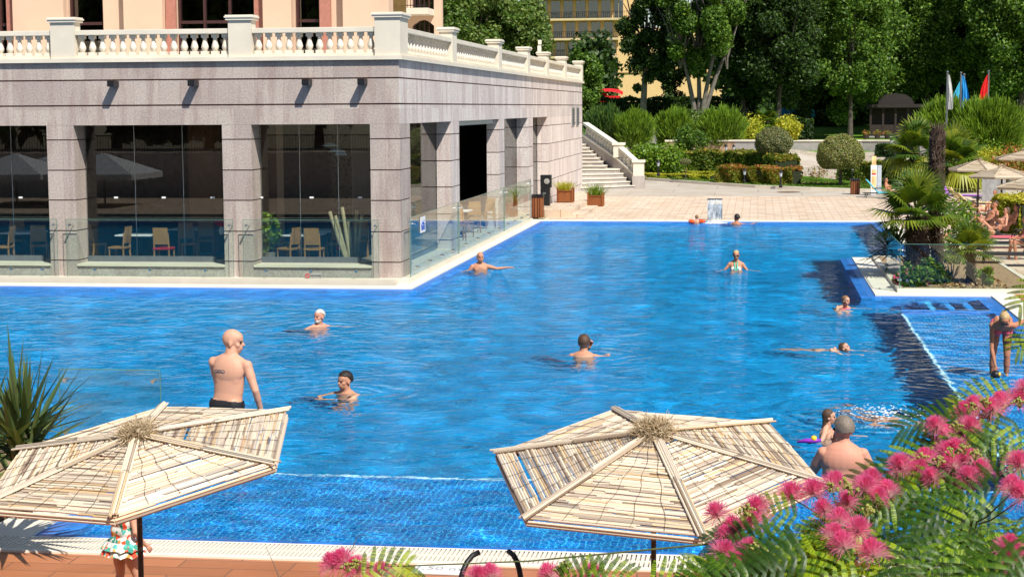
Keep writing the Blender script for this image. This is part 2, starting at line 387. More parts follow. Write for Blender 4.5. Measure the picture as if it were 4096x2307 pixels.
m_glass('barrier_glass', (0.91, 0.955, 0.93), 0.9, 1.4)
simple('glass_edge', (0.10, 0.22, 0.17), 0.2, 0.05)

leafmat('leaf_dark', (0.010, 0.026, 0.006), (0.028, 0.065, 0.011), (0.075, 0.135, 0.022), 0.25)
leafmat('leaf_mid', (0.028, 0.075, 0.008), (0.075, 0.16, 0.018), (0.21, 0.33, 0.045), 0.3)
leafmat('leaf_light', (0.045, 0.10, 0.012), (0.10, 0.18, 0.025), (0.26, 0.32, 0.10), 0.3)
leafmat('leaf_pine', (0.06, 0.13, 0.010), (0.13, 0.235, 0.014), (0.24, 0.36, 0.03), 0.25)
leafmat('leaf_blue_pine', (0.022, 0.06, 0.016), (0.05, 0.11, 0.02), (0.12, 0.20, 0.03), 0.2)
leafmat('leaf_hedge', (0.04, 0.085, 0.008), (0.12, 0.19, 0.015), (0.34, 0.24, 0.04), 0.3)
leafmat('leaf_red', (0.09, 0.15, 0.01), (0.22, 0.22, 0.022), (0.52, 0.12, 0.06), 0.3)
leafmat('leaf_yellow', (0.20, 0.26, 0.012), (0.40, 0.42, 0.03), (0.60, 0.52, 0.06), 0.3)
leafmat('leaf_ball', (0.09, 0.12, 0.045), (0.17, 0.20, 0.075), (0.30, 0.27, 0.11), 0.2)
leafmat('leaf_ball_warm', (0.10, 0.14, 0.03), (0.20, 0.24, 0.06), (0.36, 0.29, 0.10), 0.2)
leafmat('palm_leaf', (0.035, 0.08, 0.012), (0.09, 0.17, 0.015), (0.32, 0.34, 0.03), 0.35, 0.4, 0.5)
leafmat('yucca_leaf', (0.035, 0.065, 0.02), (0.07, 0.12, 0.035), (0.13, 0.17, 0.05), 0.2, 0.4, 0.5)
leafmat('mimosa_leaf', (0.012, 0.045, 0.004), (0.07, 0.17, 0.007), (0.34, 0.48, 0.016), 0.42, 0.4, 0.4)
leafmat('grass_blade', (0.05, 0.12, 0.01), (0.09, 0.18, 0.015), (0.16, 0.24, 0.03), 0.3)
leafmat('dry_palm', (0.12, 0.08, 0.04), (0.26, 0.18, 0.09), (0.42, 0.32, 0.18), 0.1)
attrmat('palm_trunk', [(0, (0.035, 0.022, 0.016)), (0.7, (0.09, 0.06, 0.042)), (1, (0.22, 0.18, 0.14))], 0.9, bump=0.6)
attrmat('reed', [(0, (0.22, 0.15, 0.10)), (0.14, (0.42, 0.33, 0.25)), (0.3, (0.60, 0.50, 0.40)), (0.65, (0.78, 0.67, 0.51)), (0.86, (0.62, 0.43, 0.23)), (1, (0.34, 0.31, 0.28))], 0.55, 0.35, 0.3)
attrmat('reed_old', [(0, (0.26, 0.19, 0.12)), (0.5, (0.46, 0.37, 0.26)), (1, (0.52, 0.45, 0.35))], 0.7, 0.2)
attrmat('tuft', [(0, (0.30, 0.20, 0.11)), (0.5, (0.50, 0.38, 0.23)), (1, (0.66, 0.55, 0.38))], 0.9, 0.1)
attrmat('planter_wood', [(0, (0.17, 0.05, 0.015)), (1, (0.27, 0.09, 0.028))], 0.5, bump=0.2)
t = NT('silk_flower'); a = t.n('Attribute', attribute_name='rnd'); c_ = t.ramp(a.outputs['Fac'], [(0.0, (.97, .88, .80)), (.35, (.96, .68, .70)), (.7, (.96, .36, .53)), (1.0, (.95, .17, .42))]); p = t.pbr(c_, .6, .2); tr = t.n('BsdfTranslucent'); t.l(c_, tr.inputs[0]); mx = t.n('MixShader'); mx.inputs[0].default_value = .6; t.l(p.outputs[0], mx.inputs[1]); t.l(tr.outputs[0], mx.inputs[2]); t.l(mx.outputs[0], t.out.inputs[0]); MATS['silk_flower'] = t.m
leafmat('flower_mix', (0.75, 0.06, 0.25), (0.8, 0.2, 0.4), (0.8, 0.5, 0.55), 0.3)
# ================================================================ the pool, decks and ground
XW, YF = -8.45, 41.04
def gz(x, y):
    """height of the open ground"""
    left = interp(y, [0, 66, 86, 92, 104, 107, 110, 118, 132, 160, 420], [.04, .04, .2, .26, .42, .7, 1.5, 2.1, 3.45, 4.0, 5.5])
    right = interp(y, [0, 66, 86, 92, 104, 121, 123, 136, 160, 420], [.04, .04, .2, .26, .5, .9, 1.5, 1.95, 3.0, 5.0])
    k = max(0.0, min(1.0, (x - 1.2)/0.5)); return left*(1-k) + right*k
def structure(o): o['kind'] = 'structure'; return o

OUT = [(-7.07, 16.05), (5.1, 16.05), (5.1, 39.25), (2.6, 39.25), (2.6, 49.0), (4.4, 49.0), (4.4, 64.45), (-7.94, 64.45), (-7.94, 39.8), (-34, 39.8), (-34, 18.3), (-7.07, 18.3)]
def inset(P, d):
    n = len(P); r = []
    for i in range(n):
        p0, p1, p2 = P[i-1], P[i], P[(i+1) % n]
        def nrm(a, b):
            l = math.hypot(b[0]-a[0], b[1]-a[1]); return (-(b[1]-a[1])/l, (b[0]-a[0])/l)
        n1, n2 = nrm(p0, p1), nrm(p1, p2); r.append((p1[0]+d*(n1[0]+n2[0]), p1[1]+d*(n1[1]+n2[1])))
    return r
IN = inset(OUT, 0.32); CO = inset(OUT, -0.52); CO[0] = (-7.59, 16.01); CO[1] = (5.62, 16.01)
def ring(P, Q, zp, zq):
    m = MB(); n = len(P)
    for i in range(n):
        j = (i+1) % n; m.quad((*P[i], zp), (*P[j], zp), (*Q[j], zq), (*Q[i], zq))
    return m
structure(ring(OUT, IN, 0.022, -0.028).build('pool_rim', MATS['rim']))
m = ring(CO, OUT, 0.05, 0.05); n = len(OUT)
for i in range(n):
    j = (i+1) % n; m.quad((*OUT[i], 0.05), (*OUT[j], 0.05), (*OUT[j], -0.02), (*OUT[i], -0.02))
structure(m.build('pool_coping', MATS['coping']))
# basin walls and floor, shallow ledge along the near and right sides
m = MB()
for i in range(n):
    j = (i+1) % n; m.quad((*IN[i], -0.028), (*IN[j], -0.028), (*IN[j], -1.55), (*IN[i], -1.55))
structure(m.build('pool_wall', MATS['pool_wall']))
m = MB(); m.quad((-35, 15, -1.5), (6, 15, -1.5), (6, 66, -1.5), (-35, 66, -1.5)); structure(m.build('pool_floor', MATS['pool_floor']))
LZ = -0.32
m = MB(); m.box(-7.0, 2.97, 16.2, 19.7, -1.49, LZ); m.box(2.97, 5.0, 16.2, 36.4, -1.49, LZ); structure(m.build('pool_shelf', MATS['ledge']))
m = MB(); m.box(-7.0, 2.99, 19.70, 19.745, LZ-.3, LZ+.006); m.box(2.945, 2.985, 19.745, 36.4, LZ-.3, LZ+.006); structure(m.build('pool_shelf_edge', simple('white_tile', (0.5, 0.7, 0.8), 0.4, 0.03)))
m = MB(); m.box(2.97, 5.02, 36.4, 36.85, -1.49, -0.012); structure(m.build('pool_divider', MATS['rim']))
m = MB()
for x in (3.6, 4.0, 4.4, 4.8): m.box(x, x+.12, 36.9, 38.7, -1.4, -0.30-.1*(x-3.6))
structure(m.build('pool_steps', MATS['pool_wall']))
# the water surface
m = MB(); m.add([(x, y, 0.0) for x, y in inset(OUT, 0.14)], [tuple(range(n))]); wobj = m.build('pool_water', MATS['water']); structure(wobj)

# decks around the pool (frame pieces that leave the basin open)
def slab(name, pieces, z, mat, thick=0.25):
    m = MB()
    for (x0, x1, y0, y1) in pieces: m.box(x0, x1, y0, y1, z-thick, z)
    return structure(m.build(name, mat))
slab('left_terrace', [(-40, -9.0, 2.2, 15.47)], 0.036, MATS['deck_beige'])
slab('terracotta_deck', [(-9.0, 5.62, 4.5, 15.47), (5.62, 30, 4.5, 40.4)], 0.035, MATS['deck_terracotta'])
# overflow channel with its slotted grating
slab('drain_channel', [(-7.6, 5.62, 15.47, 15.55)], 0.055, MATS['coping'])
slab('drain_bed', [(-7.6, 5.62, 15.551, 16.008)], 0.02, simple('drain_dark', (0.30, 0.26, 0.2), 0.8))
m = MB()
x = -7.55
while x < 5.6:
    m.box(x, x+.030, 15.555, 15.765, .025, .052); m.box(x, x+.030, 15.79, 16.005, .025, .052); x += .044
m.box(-7.55, 5.6, 15.766, 15.789, .025, .0515)
go = m.build('drain_grating', MATS['limestone_smooth']); tag(go, 'slotted white drain grating running along the near pool edge', 'grating')
# beige paving behind the pool and to the right, on gently rising ground
def sheet(name, xs, ys, mat, dz=0.0, zf=gz):
    m = MB(); V = [(x, y, zf(x, y)+dz) for y in ys for x in xs]; nx = len(xs)
    F = [(j*nx+i, j*nx+i+1, (j+1)*nx+i+1, (j+1)*nx+i) for j in range(len(ys)-1) for i in range(nx-1)]
    m.add(V, F); return structure(m.build(name, mat))
sheet('beige_deck', [-7.94, 0, 4.4, 30], [64.97, 70, 80], MATS['deck_beige'], 0.008)
sheet('beige_terrace', [4.92, 12, 30], [40.4, 50, 64.97], MATS['deck_beige'], 0.004)
sheet('grey_road', [-12, -7, 0, 6, 30], [80, 86, 92, 100, 112], MATS['road_grey'], 0.004)
def groundz(x, y):
    return gz(x, y) if y > 66 else (-2.0 if y < 65.5 and -36 < x < 5.2 else 0.0)
xs = list(np.linspace(-60, 60, 49)); ys = list(np.concatenate([np.linspace(66, 140, 60), [150, 170, 220, 320, 500]]))
sheet('ground', [-400]+xs+[400], ys, MATS['ground'], -0.03)
m = MB(); m.quad((-400, -60, -2.2), (400, -60, -2.2), (400, 67, -2.2), (-400, 67, -2.2)); m.quad((5.7, 4.4, -.03), (60, 4.4, -.03), (60, 66.1, -.03), (5.7, 66.1, -.03)); structure(m.build('subsoil', MATS['soil']))
slab('near_bank', [(-9, 30, 2.2, 4.5)], 0.03, MATS['deck_terracotta'])

# ================================================================ the granite pool restaurant
B = empty('pool_restaurant', (-13.5, 60, 0), 'long granite restaurant beside the pool with big dark windows and a terrace on its roof', 'restaurant')
OFF = Vector((13.5, -60, 0))
def part(mb, name, mat, parent=B, **kw):
    mb.v = [(v[0]+13.5, v[1]-60, v[2]) for v in mb.v]; return mb.build(name, mat, parent, **kw)
GRV = [0.54, 1.27, 2.02, 2.75, 3.49]
def pier(x0, x1, y0, y1, top=3.84, z0=0.05, name='stone_pillar', mat='granite', grooves=GRV):
    m = MB(); zs = [z0]+[g for g in grooves if g < top-.05]+[top]
    for a, b in zip(zs[:-1], zs[1:]):
        m.box(x0, x1, y0, y1, a+(.014 if a != z0 else 0), b-(.014 if b != top else 0))
    o = part(m, name, MATS[mat]); g = MB(); g.box(x0+.03, x1-.03, y0+.03, y1-.03, z0, top-.003)
    g2 = g.v; mm = MB(); mm.v = [(v[0]+13.5, v[1]-60, v[2]) for v in g2]; mm.f = g.f; mm.r = g.r
    mm.build('joint', MATS['groove'], o); return o
for x0, x1 in ((-21.7, -21.02), (-17.26, -16.57), (-12.82, -12.09)): pier(x0, x1, YF, YF+.78)
pier(-9.17, XW, YF, 42.3, name='corner_pillar')
for y0, y1 in ((48.15, 49.45), (57.3, 58.5), (64.55, 66.05)): pier(XW-.42, XW, y0, y1, mat='granite_side')
pier(XW-.42, XW, 70.7, 84.9, name='end_wall', mat='granite_pale', z0=0.0)
# frieze above the windows: three courses with dark joints between
def course(z0, z1, name, mat):
    m = MB(); m.box(-22, XW-.003, YF, YF+.5, z0, z1); m2 = MB(); m2.box(XW-.5, XW, YF+.001, 84.9, z0, z1); part(m2, name, MATS['granite_side']); return part(m, name, MATS[mat])
course(3.843, 4.30, 'frieze', 'granite'); course(4.337, 4.915, 'frieze', 'granite'); course(4.95, 5.36, 'frieze', 'granite')
m = MB(); m.box(-22, XW-.03, YF+.03, YF+.4, 3.85, 5.355); m.box(XW-.4, XW-.03, YF+.4, 84.87, 3.85, 5.355); part(m, 'joint', MATS['groove'])
# plinth and sills under the windows
for x0, x1 in ((-21.02, -17.26), (-16.57, -12.82), (-12.09, -9.17)):
    m = MB(); m.box(x0, x1, YF+.02, YF+.6, 0.05, 0.40); part(m, 'plinth', MATS['granite_plain'])
    m = MB(); m.box(x0, x1, YF-.03, YF+.74, 0.403, 0.455); s_ = part(m, 'sill', MATS['limestone'])
    w_ = MB(); w_.box(x0, x1, YF+.70, YF+.712, 0.46, 3.84); wo_ = part(w_, 'window', MATS['window_glass'])
    f = MB()
    for fx in (x0+.02, x0+(x1-x0)*.34, x0+(x1-x0)*.67, x1-.04): f.box(fx, fx+.007, YF+.69, YF+.72, .56, 3.82)
    mm = MB(); mm.v = [(v[0]+13.5, v[1]-60, v[2]) for v in f.v]; mm.f = f.f; mm.r = f.r; mm.build('glass_joint', MATS['steel'], wo_)
    m = MB(); m.box(x0, x1-.45, YF+.66, YF+.70, 0.456, 0.60); part(m, 'bottom_rail', simple('grey_metal', (.12, .13, .14), .35, .1))
for y0, y1, open_ in ((42.3, 48.15, 0), (49.45, 57.3, 1), (58.5, 64.55, 0), (66.05, 70.7, 0)):
    m = MB(); m.box(XW-.6, XW-.001, y0, y1, 0.0, 0.30); part(m, 'plinth', MATS['limestone'])
    if not open_:
        w_ = MB(); w_.box(XW-.44, XW-.428, y0, y1, 0.30, 3.84); wo_ = part(w_, 'window', MATS['window_glass'])
        m = MB(); m.box(XW-.47, XW-.40, y0, y1-.3, .303, .42); part(m, 'bottom_rail', MATS['grey_metal'])
    else:
        m = MB(); m.box(XW-.5, XW-.2, y0, y1, 3.70, 3.842); part(m, 'blind_box', MATS['limestone'])
for (ry0, ry1) in ((79.9, 81.1), (81.9, 83.1)):      # louvred vents on the end wall
    m = MB(); m.box(XW-.02, XW+.03, ry0, ry1, 3.35, 4.25); v = part(m, 'vent', MATS['grey_wall'])
    sl = MB()
    for k in range(8): sl.box(XW+.031+13.5, XW+.06+13.5, ry0+.12-60, ry1-.12-60, 3.43+k*.1, 3.48+k*.1)
    sl.build('louvre', simple('louvre_grey', (.14, .15, .15), .5), v)
# roof terrace slab, interior shell
m = MB(); m.box(-22, XW-.05, YF+.05, 84.8, 5.362, 5.375); part(m, 'terrace_floor', MATS['limestone'])
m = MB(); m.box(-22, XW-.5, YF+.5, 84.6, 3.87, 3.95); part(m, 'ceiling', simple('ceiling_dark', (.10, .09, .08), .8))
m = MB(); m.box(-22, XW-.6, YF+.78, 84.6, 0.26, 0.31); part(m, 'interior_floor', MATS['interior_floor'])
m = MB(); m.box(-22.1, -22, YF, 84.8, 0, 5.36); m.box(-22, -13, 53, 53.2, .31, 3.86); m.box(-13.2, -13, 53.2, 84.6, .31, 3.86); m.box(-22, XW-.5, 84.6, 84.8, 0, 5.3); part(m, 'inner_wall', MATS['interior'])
m = MB(); m.box(-14.1, -13.2, 47.2, 47.9, .31, 3.86); m.box(-15.4, -14.7, 46.2, 46.9, .31, 3.86); part(m, 'timber_column', simple('timber_dark', (.22, .09, .035), .5))
m = MB(); m.box(-11.3, -10.7, 45.6, 45.75, .31, 3.86)
t = NT('carved_screen'); vo = t.n('TexVoronoi'); vo.inputs['Scale'].default_value = 9; t.l(t.pos(), vo.inputs['Vector'])
t.pbr(t.ramp(vo.outputs['Distance'], [(.25, (.03, .02, .014)), (.4, (.12, .085, .055))]), .7); MATS['carved'] = t.m
part(m, 'carved_screen', MATS['carved']); m = MB(); m.box(-13.45, -12.95, 44.6, 44.75, .31, 3.86); part(m, 'carved_screen', MATS['carved'])
# wall lamps on the frieze
for px in (291, 492, 777, 916):
    p = at_y(px, 210, YF); m = MB(); m.box(p.x-.085, p.x+.085, YF-.36, YF-.001, 4.77, 4.91); l_ = part(m, 'wall_lamp', MATS['dark_metal'], bevel=.008)
    m = MB(); m.box(p.x-.06+13.5, p.x+.06+13.5, YF-.364-60, YF-.361-60, 4.79, 4.89); m.build('lens', MATS['black_plastic'], l_)
# ---------------------------------------------------------------- balustrades
BPROF = [(.085, 0), (.085, .075), (.05, .078), (.062, .10), (.085, .15), (.088, .19), (.06, .29), (.042, .36), (.05, .375), (.05, .40), (.07, .42), (.07, .47)]
bal = MB(); bal.lathe(BPROF[2:10], 10); bal.box(-.085, .085, -.085, .085, 0, .078); bal.box(-.072, .072, -.072, .072, .40, .485)
bal_o = bal.build('baluster', MATS['limestone_smooth'], None); bal_me = bal_o.data; bpy.data.objects.remove(bal_o)
for p_ in bal_me.polygons: p_.use_smooth = len(p_.vertices) == 4 and p_.index < 70
class Run:
    def __init__(s, root, o): s.root = root; s.o = Vector(o); s.n = 0
    def bx(s, name, x0, x1, y0, y1, z0, z1, mat='limestone', parent=None, bevel=0.0):
        m = MB(); ox, oy, oz = s.o; m.box(x0-ox, x1-ox, y0-oy, y1-oy, z0-oz, z1-oz); return m.build(name, MATS[mat], parent or s.root, bevel=bevel)
    def baluster(s, x, y, z, sc=1.0):
        o = bpy.data.objects.new('baluster', bal_me); COL.objects.link(o); o.parent = s.root; o.location = Vector((x, y, z)) - s.o; o.scale = (sc, sc, 1)
    def post(s, x0, x1, y0, y1, z0, z1):
        p = s.bx('post', x0, x1, y0, y1, z0, z1-.11); c = MB(); ox, oy, oz = s.o
        for e, a, b in ((.05, -.11, -.05), (.075, -.05, -.015), (.055, -.015, .015)): c.box(x0-e-ox, x1+e-ox, y0-e-oy, y1+e-oy, z1+a-oz+.001, z1+b-oz)
        c.build('cap', MATS['limestone_smooth'], p)
fr = Run(empty('terrace_balustrade', (-13, YF, 5.36), 'cream stone balustrade along the restaurant roof, front run facing the pool', 'balustrade', 'cream stone balustrades'), (-13, YF, 5.36))
fr.bx('base_slab', -22, XW+.10, YF-.10, YF+.36, 5.362, 5.46); fr.bx('kerb', -22, -9.05, YF+.02, YF+.30, 5.462, 5.53)
fp = [(-21.9, -21.3), (-17.07, -16.46), (-12.6, -12.03)]
for a, b in fp: fr.post(a, b, YF-.04, YF+.36, 5.461, 6.44)
fr.post(-9.02, -8.40, YF-.04, YF+.9, 5.461, 6.46)
ends = [(-21.3, -17.07), (-16.46, -12.6), (-12.03, -9.02)]
for a, b in ends:
    fr.bx('handrail', a+.002, b-.002, YF+.0, YF+.30, 6.02, 6.14, bevel=.015); nb = int((b-a)/.243)
    for i in range(nb): fr.baluster(a+(b-a)*(i+.5)/nb, YF+.155, 5.532)
SX = XW+.06
sr = Run(empty('terrace_balustrade', (SX, 62, 5.36), 'cream stone balustrade receding along the restaurant roof towards the trees', 'balustrade', 'cream stone balustrades'), (SX, 62, 5.36))
sr.bx('base_slab', XW-.36, XW+.10, YF+.37, 85.0, 5.362, 5.46); sr.bx('kerb', XW-.30, SX-.03, YF+.95, 84.9, 5.462, 5.53)
py = [(48.15, 48.85), (56.95, 57.65), (64.2, 64.9), (70.2, 70.9), (76.8, 77.5), (84.1, 84.8)]
prev = 41.95
for a, b in py:
    sr.post(XW-.32, SX, a, b, 5.461, 6.42); sr.bx('handrail', XW-.28, SX-.02, prev+.002, a-.002, 6.02, 6.14, bevel=.015)
    nb = max(3, int((a-prev)/.40))
    for i in range(nb): sr.baluster(XW-.13, prev+(a-prev)*(i+.5)/nb, 5.532, 1.0)
    prev = b
# ---------------------------------------------------------------- hotel block standing on the terrace
Hh = empty('hotel_block', (-14, 48, 5.4), 'peach plastered hotel block with tall brown framed windows above the terrace', 'hotel')
def hp(mb, name, mat, parent=Hh, **kw):
    mb.v = [(v[0]+14, v[1]-48, v[2]-5.4) for v in mb.v]; return mb.build(name, MATS[mat] if isinstance(mat, str) else mat, parent, **kw)
HY = 48.0
def hx(px): return at_y(px, 50, HY).x
wins = [(-6, 20, 0), (173, 260, 1), (445, 642, 2), (742, 806, 1)]
cuts = [hx(-60), hx(-60)]
segs = []; last = -24.0
for a, b, k in wins:
    segs.append((last, hx(a))); last = hx(b)
segs.append((last, hx(983)))
m = MB()
for a, b in segs: m.box(a, b, HY, HY+.35, 5.38, 17)
hp(m, 'wall', 'plaster_peach')
m = MB()
for a, b in ((44, 92), (262, 321), (640, 668), (806, 836)): pass
for a, b in ((hx(20), hx(45)), (hx(420), hx(445)), (hx(642), hx(668)), (hx(806), hx(834))): m.box(a, b, HY-.10, HY-.002, 5.38, 17)
hp(m, 'window_surround', 'plaster_trim')
m = MB(); m.box(hx(45), hx(172), HY-.35, HY-.105, 5.38, 17); m.box(hx(322), hx(419), HY-.35, HY-.105, 5.38, 17); m.box(hx(670), hx(741), HY-.35, HY-.105, 5.38, 17); m.box(hx(870), hx(985), HY-.35, HY-.003, 5.38, 17); hp(m, 'pilaster', 'plaster_peach')
for a, b, k in wins:
    xa, xb = hx(a), hx(b); m = MB(); m.box(xa, xb, HY+.2, HY+.21, 5.38, 17); wpane = hp(m, 'window', 'hotel_glass')
    f = MB()
    nmul = {0: 2, 1: 2, 2: 4}[k]
    for i in range(nmul): x = xa+(xb-xa-.07)*i/(nmul-1); f.box(x, x+.07, HY+.12, HY+.22, 5.38, 17)
    for z in (6.62, 9.5, 12): f.box(xa, xb, HY+.13, HY+.215, z, z+.08)
    hp(f, 'frame', 'dark_frame', wpane)
m = MB(); m.box(-24, hx(940), 52.5, 52.6, 5.38, 17); hp(m, 'inner_wall', simple('curtain_gold', (.16, .10, .03), .8, .3))
m = MB()
for i in range(26):
    x = -24+i*.52; m.box(x, x+.2, 49.6, 49.75, 5.38, 17)
hp(m, 'curtain', simple('curtain_amber', (.30, .17, .05), .8, .3))
W2 = empty('hotel_wing', (-11, 64, 5.4), 'far hotel wing with an arched window under an iron balcony', 'hotel')
def wp(mb, name, mat, parent=W2, **kw):
    mb.v = [(v[0]+11, v[1]-64, v[2]-5.4) for v in mb.v]; return mb.build(name, MATS[mat] if isinstance(mat, str) else mat, parent, **kw)
WY = 64.0
wx = lambda px: at_y(px, 50, WY).x
wz = lambda py: at_y(1040, py, WY).z
m = MB(); m.box(wx(900), wx(1037), WY, WY+.3, 5, 17); m.box(wx(1092), wx(1111), WY, WY+.3, 5, 17)
# arched opening
xa, xb, zb, zt = wx(1037), wx(1092), wz(66), wz(51)
N = 12; A = [(xa+(xb-xa)*i/N, zb+(zt-zb)*math.sin(math.pi*i/N)) for i in range(N+1)]
for i in range(N):
    (x0, z0), (x1, z1) = A[i], A[i+1]; m.add([(x0, WY, z0), (x1, WY, z1), (x1, WY, wz(38)), (x0, WY, wz(38)), (x0, WY+.3, z0), (x1, WY+.3, z1), (x1, WY+.3, wz(38)), (x0, WY+.3, wz(38))], [(0, 1, 2, 3), (0, 4, 5, 1)])
m.box(wx(1037), wx(1092), WY+.001, WY+.3, 11.5, 17); m.box(wx(1037), wx(1092), WY+.001, WY+.3, wz(38), wz(32)); wp(m, 'wall', 'plaster_peach')
m = MB(); m.box(wx(1000), wx(1095), WY+.2, WY+.21, 5, 14); wpn = wp(m, 'window', 'hotel_glass')
m = MB()
for px in (1040, 1052, 1064, 1076, 1088): x = wx(px); m.box(x, x+.05, WY+.15, WY+.21, 5, 14)
wp(m, 'frame', 'dark_frame', wpn)
m = MB(); m.box(wx(978), wx(1093), WY-1.3, WY-.002, wz(34)-.1, wz(34)+.12); bs = wp(m, 'balcony', 'limestone')
m = MB(); zz = wz(34)+.12
for z in (zz+.08, zz+1.0): m.box(wx(980), wx(1091), WY-1.28, WY-1.25, z, z+.03)
x = wx(980)
while x < wx(1091): m.box(x, x+.022, WY-1.275, WY-1.255, zz, zz+1.0); x += .13
wp(m, 'railing', 'dark_metal', bs)
# hip roofs just over the terrace edge further back
# ---------------------------------------------------------------- glass barriers
def glass_run(a, b, z0, z1, label, horiz=True, studs=3, thick=.012, group='frameless glass barrier panels'):
    a = Vector(a); b = Vector(b); L = (b-a).length; root = empty('glass_barrier', (a.x, a.y, z0), label, 'glass barrier', group, math.atan2(b.y-a.y, b.x-a.x))
    m = MB(); m.box(0, L, -thick/2, thick/2, 0, z1-z0); m.build('pane', MATS['barrier_glass'], root)
    m = MB(); m.box(0, L, -thick/2-.002, thick/2+.002, z1-z0+.001, z1-z0+.012); m.box(-.008, -.001, -thick/2-.002, thick/2+.002, 0, z1-z0); m.box(L+.001, L+.008, -thick/2-.002, thick/2+.002, 0, z1-z0); m.build('edge', MATS['glass_edge'], root)
    for i in range(studs):
        m = MB(); x = L*(i+.5)/studs if studs > 2 else L*(.05+.9*i); m.tube([(x, -thick/2-.035, .17), (x, -thick/2+.06, .17)], .033, 10); m.build('stud', MATS['steel'], root, smooth=False)
    for x in (.08, L-.08):
        m = MB(); m.tube([(x, -.05, z1-z0-.13), (x, .05, z1-z0-.13)], .026, 8); m.tube([(x, 0, z1-z0-.13), (x, .35 if horiz else .12, z1-z0-.16)], .010, 6); m.build('bracket', MATS['steel'], root)
    return root
for pa, pb, lb in ((-90, 144, 'glass barrier panel in front of the leftmost restaurant window'), (168, 586, 'glass barrier panel before the window between the two middle pillars'), (612, 952, 'glass barrier panel with a no diving sign, beside the corner pillar')):
    xa = at_y(pa, 650, 40.75).x; xb = at_y(pb, 650, 40.75).x; g = glass_run((xa, 40.78, 0), (xb, 40.78, 0), .17, 1.56, lb)
# right side panels, running away from the camera (built from far to near so the studs face the pool)
for ya, yb, lb in ((41.15, 47.95, 'side glass barrier panel with the swimmer sign, nearest the corner pillar'), (48.1, 56.85, 'side glass barrier panel in front of the open doorway'), (57.0, 63.75, 'farthest side glass barrier panel, ending at the waste bin')):
    glass_run((-8.25, yb, 0), (-8.25, ya, 0), .17, 1.60, lb, horiz=False, studs=4)
slab('barrier_kerb', [(-34, -8.20, 40.72, YF), (XW, -8.20, YF, 64.0)], 0.16, MATS['limestone'], .2)
# signs on the glass
sg = empty('swimmer_sign', (-8.23, 42.6, 1.1), 'white card with a blue swimmer symbol fixed to the side glass', 'sign')
p0 = at_x(1057, 547, -8.23); p1 = at_x(1070, 582, -8.23)
m = MB(); m.box(-.004, .004, p0.y-42.6, p1.y-42.6, p1.z-1.1, p0.z-1.1); m.build('card', MATS['white_paint'], sg)
yc = (p0.y+p1.y)/2-42.6; zc = (p0.z+p1.z)/2-1.1; hh = (p0.z-p1.z); ww = (p1.y-p0.y)
m = MB(); m.sphere((.006, yc+ww*.22, zc+hh*.22), (.003, ww*.09, hh*.05), 10, 6); m.tube([(.007, yc-ww*.32, zc-.02), (.007, yc-ww*.12, zc+hh*.16), (.007, yc+ww*.05, zc+hh*.10), (.007, yc+ww*.22, zc+hh*.02)], .022, 6)
for k in range(4): m.tube([(.007, yc+ww*(-.34+.085*i), zc-hh*(.08+.075*k)+.012*math.sin(i*1.6)) for i in range(9)], .008, 5)
m.build('symbol', simple('sign_blue', (.05, .12, .55), .5), sg)
def text_obj(name, s, size, loc, rot, mat, parent=None, ext=.002):
    c = bpy.data.curves.new(name, 'FONT'); c.body = s; c.size = size; c.extrude = ext; c.align_x = 'CENTER'; c.align_y = 'CENTER'
    o = bpy.data.objects.new(name, c); COL.objects.link(o); dg = bpy.context.evaluated_depsgraph_get(); me = bpy.data.meshes.new_from_object(o.evaluated_get(dg))
    bpy.data.objects.remove(o); me.materials.clear(); ob = newobj(name, me, mat, parent); ob.location = loc; ob.rotation_euler = rot; return ob
nd = at_y(788, 694, 40.76); sg = empty('no_diving_sign', (nd.x, 40.76, nd.z), 'small clear plate reading no diving with a red barred circle, low on the glass', 'sign')
m = MB(); m.box(-.21, .21, -.004, .004, -.07, .08); m.build('plate', simple('plate_clear', (.33, .34, .31), .3), sg)
m = MB(); m.tube([(-.14+.052*math.cos(a*math.pi/9), -.008, .005+.052*math.sin(a*math.pi/9)) for a in range(19)], .007, 5); m.tube([(-.175, -.008, .04), (-.105, -.008, -.03)], .006, 5); m.build('barred_circle', MATS['red_fabric'], sg)
text_obj('lettering', 'NO DIVING', .05, (.065, -.008, .005), (R_(90), 0, 0), MATS['dark_metal'], sg)
# small white glass stickers
for i, px in enumerate((52, 292, 412, 535, 657, 784, 906)):
    p = at_y(px, 497, YF+.69); m = MB(); m.box(-.05, .05, -.004, .0, -.022, .022); o = m.build('window_sticker', MATS['white_paint']); o.location = p
    tag(o, ['small white sticker on the leftmost restaurant window', 'small white sticker near the left side of the middle window', 'small white sticker central in the middle window', 'small white sticker near the right side of the middle window', 'small white sticker at the left edge of the window by the corner pillar', 'small white sticker on the central pane of the window by the corner pillar', 'small white sticker at the right of the window by the corner pillar'][i], 'sticker', 'white stickers on the restaurant windows')
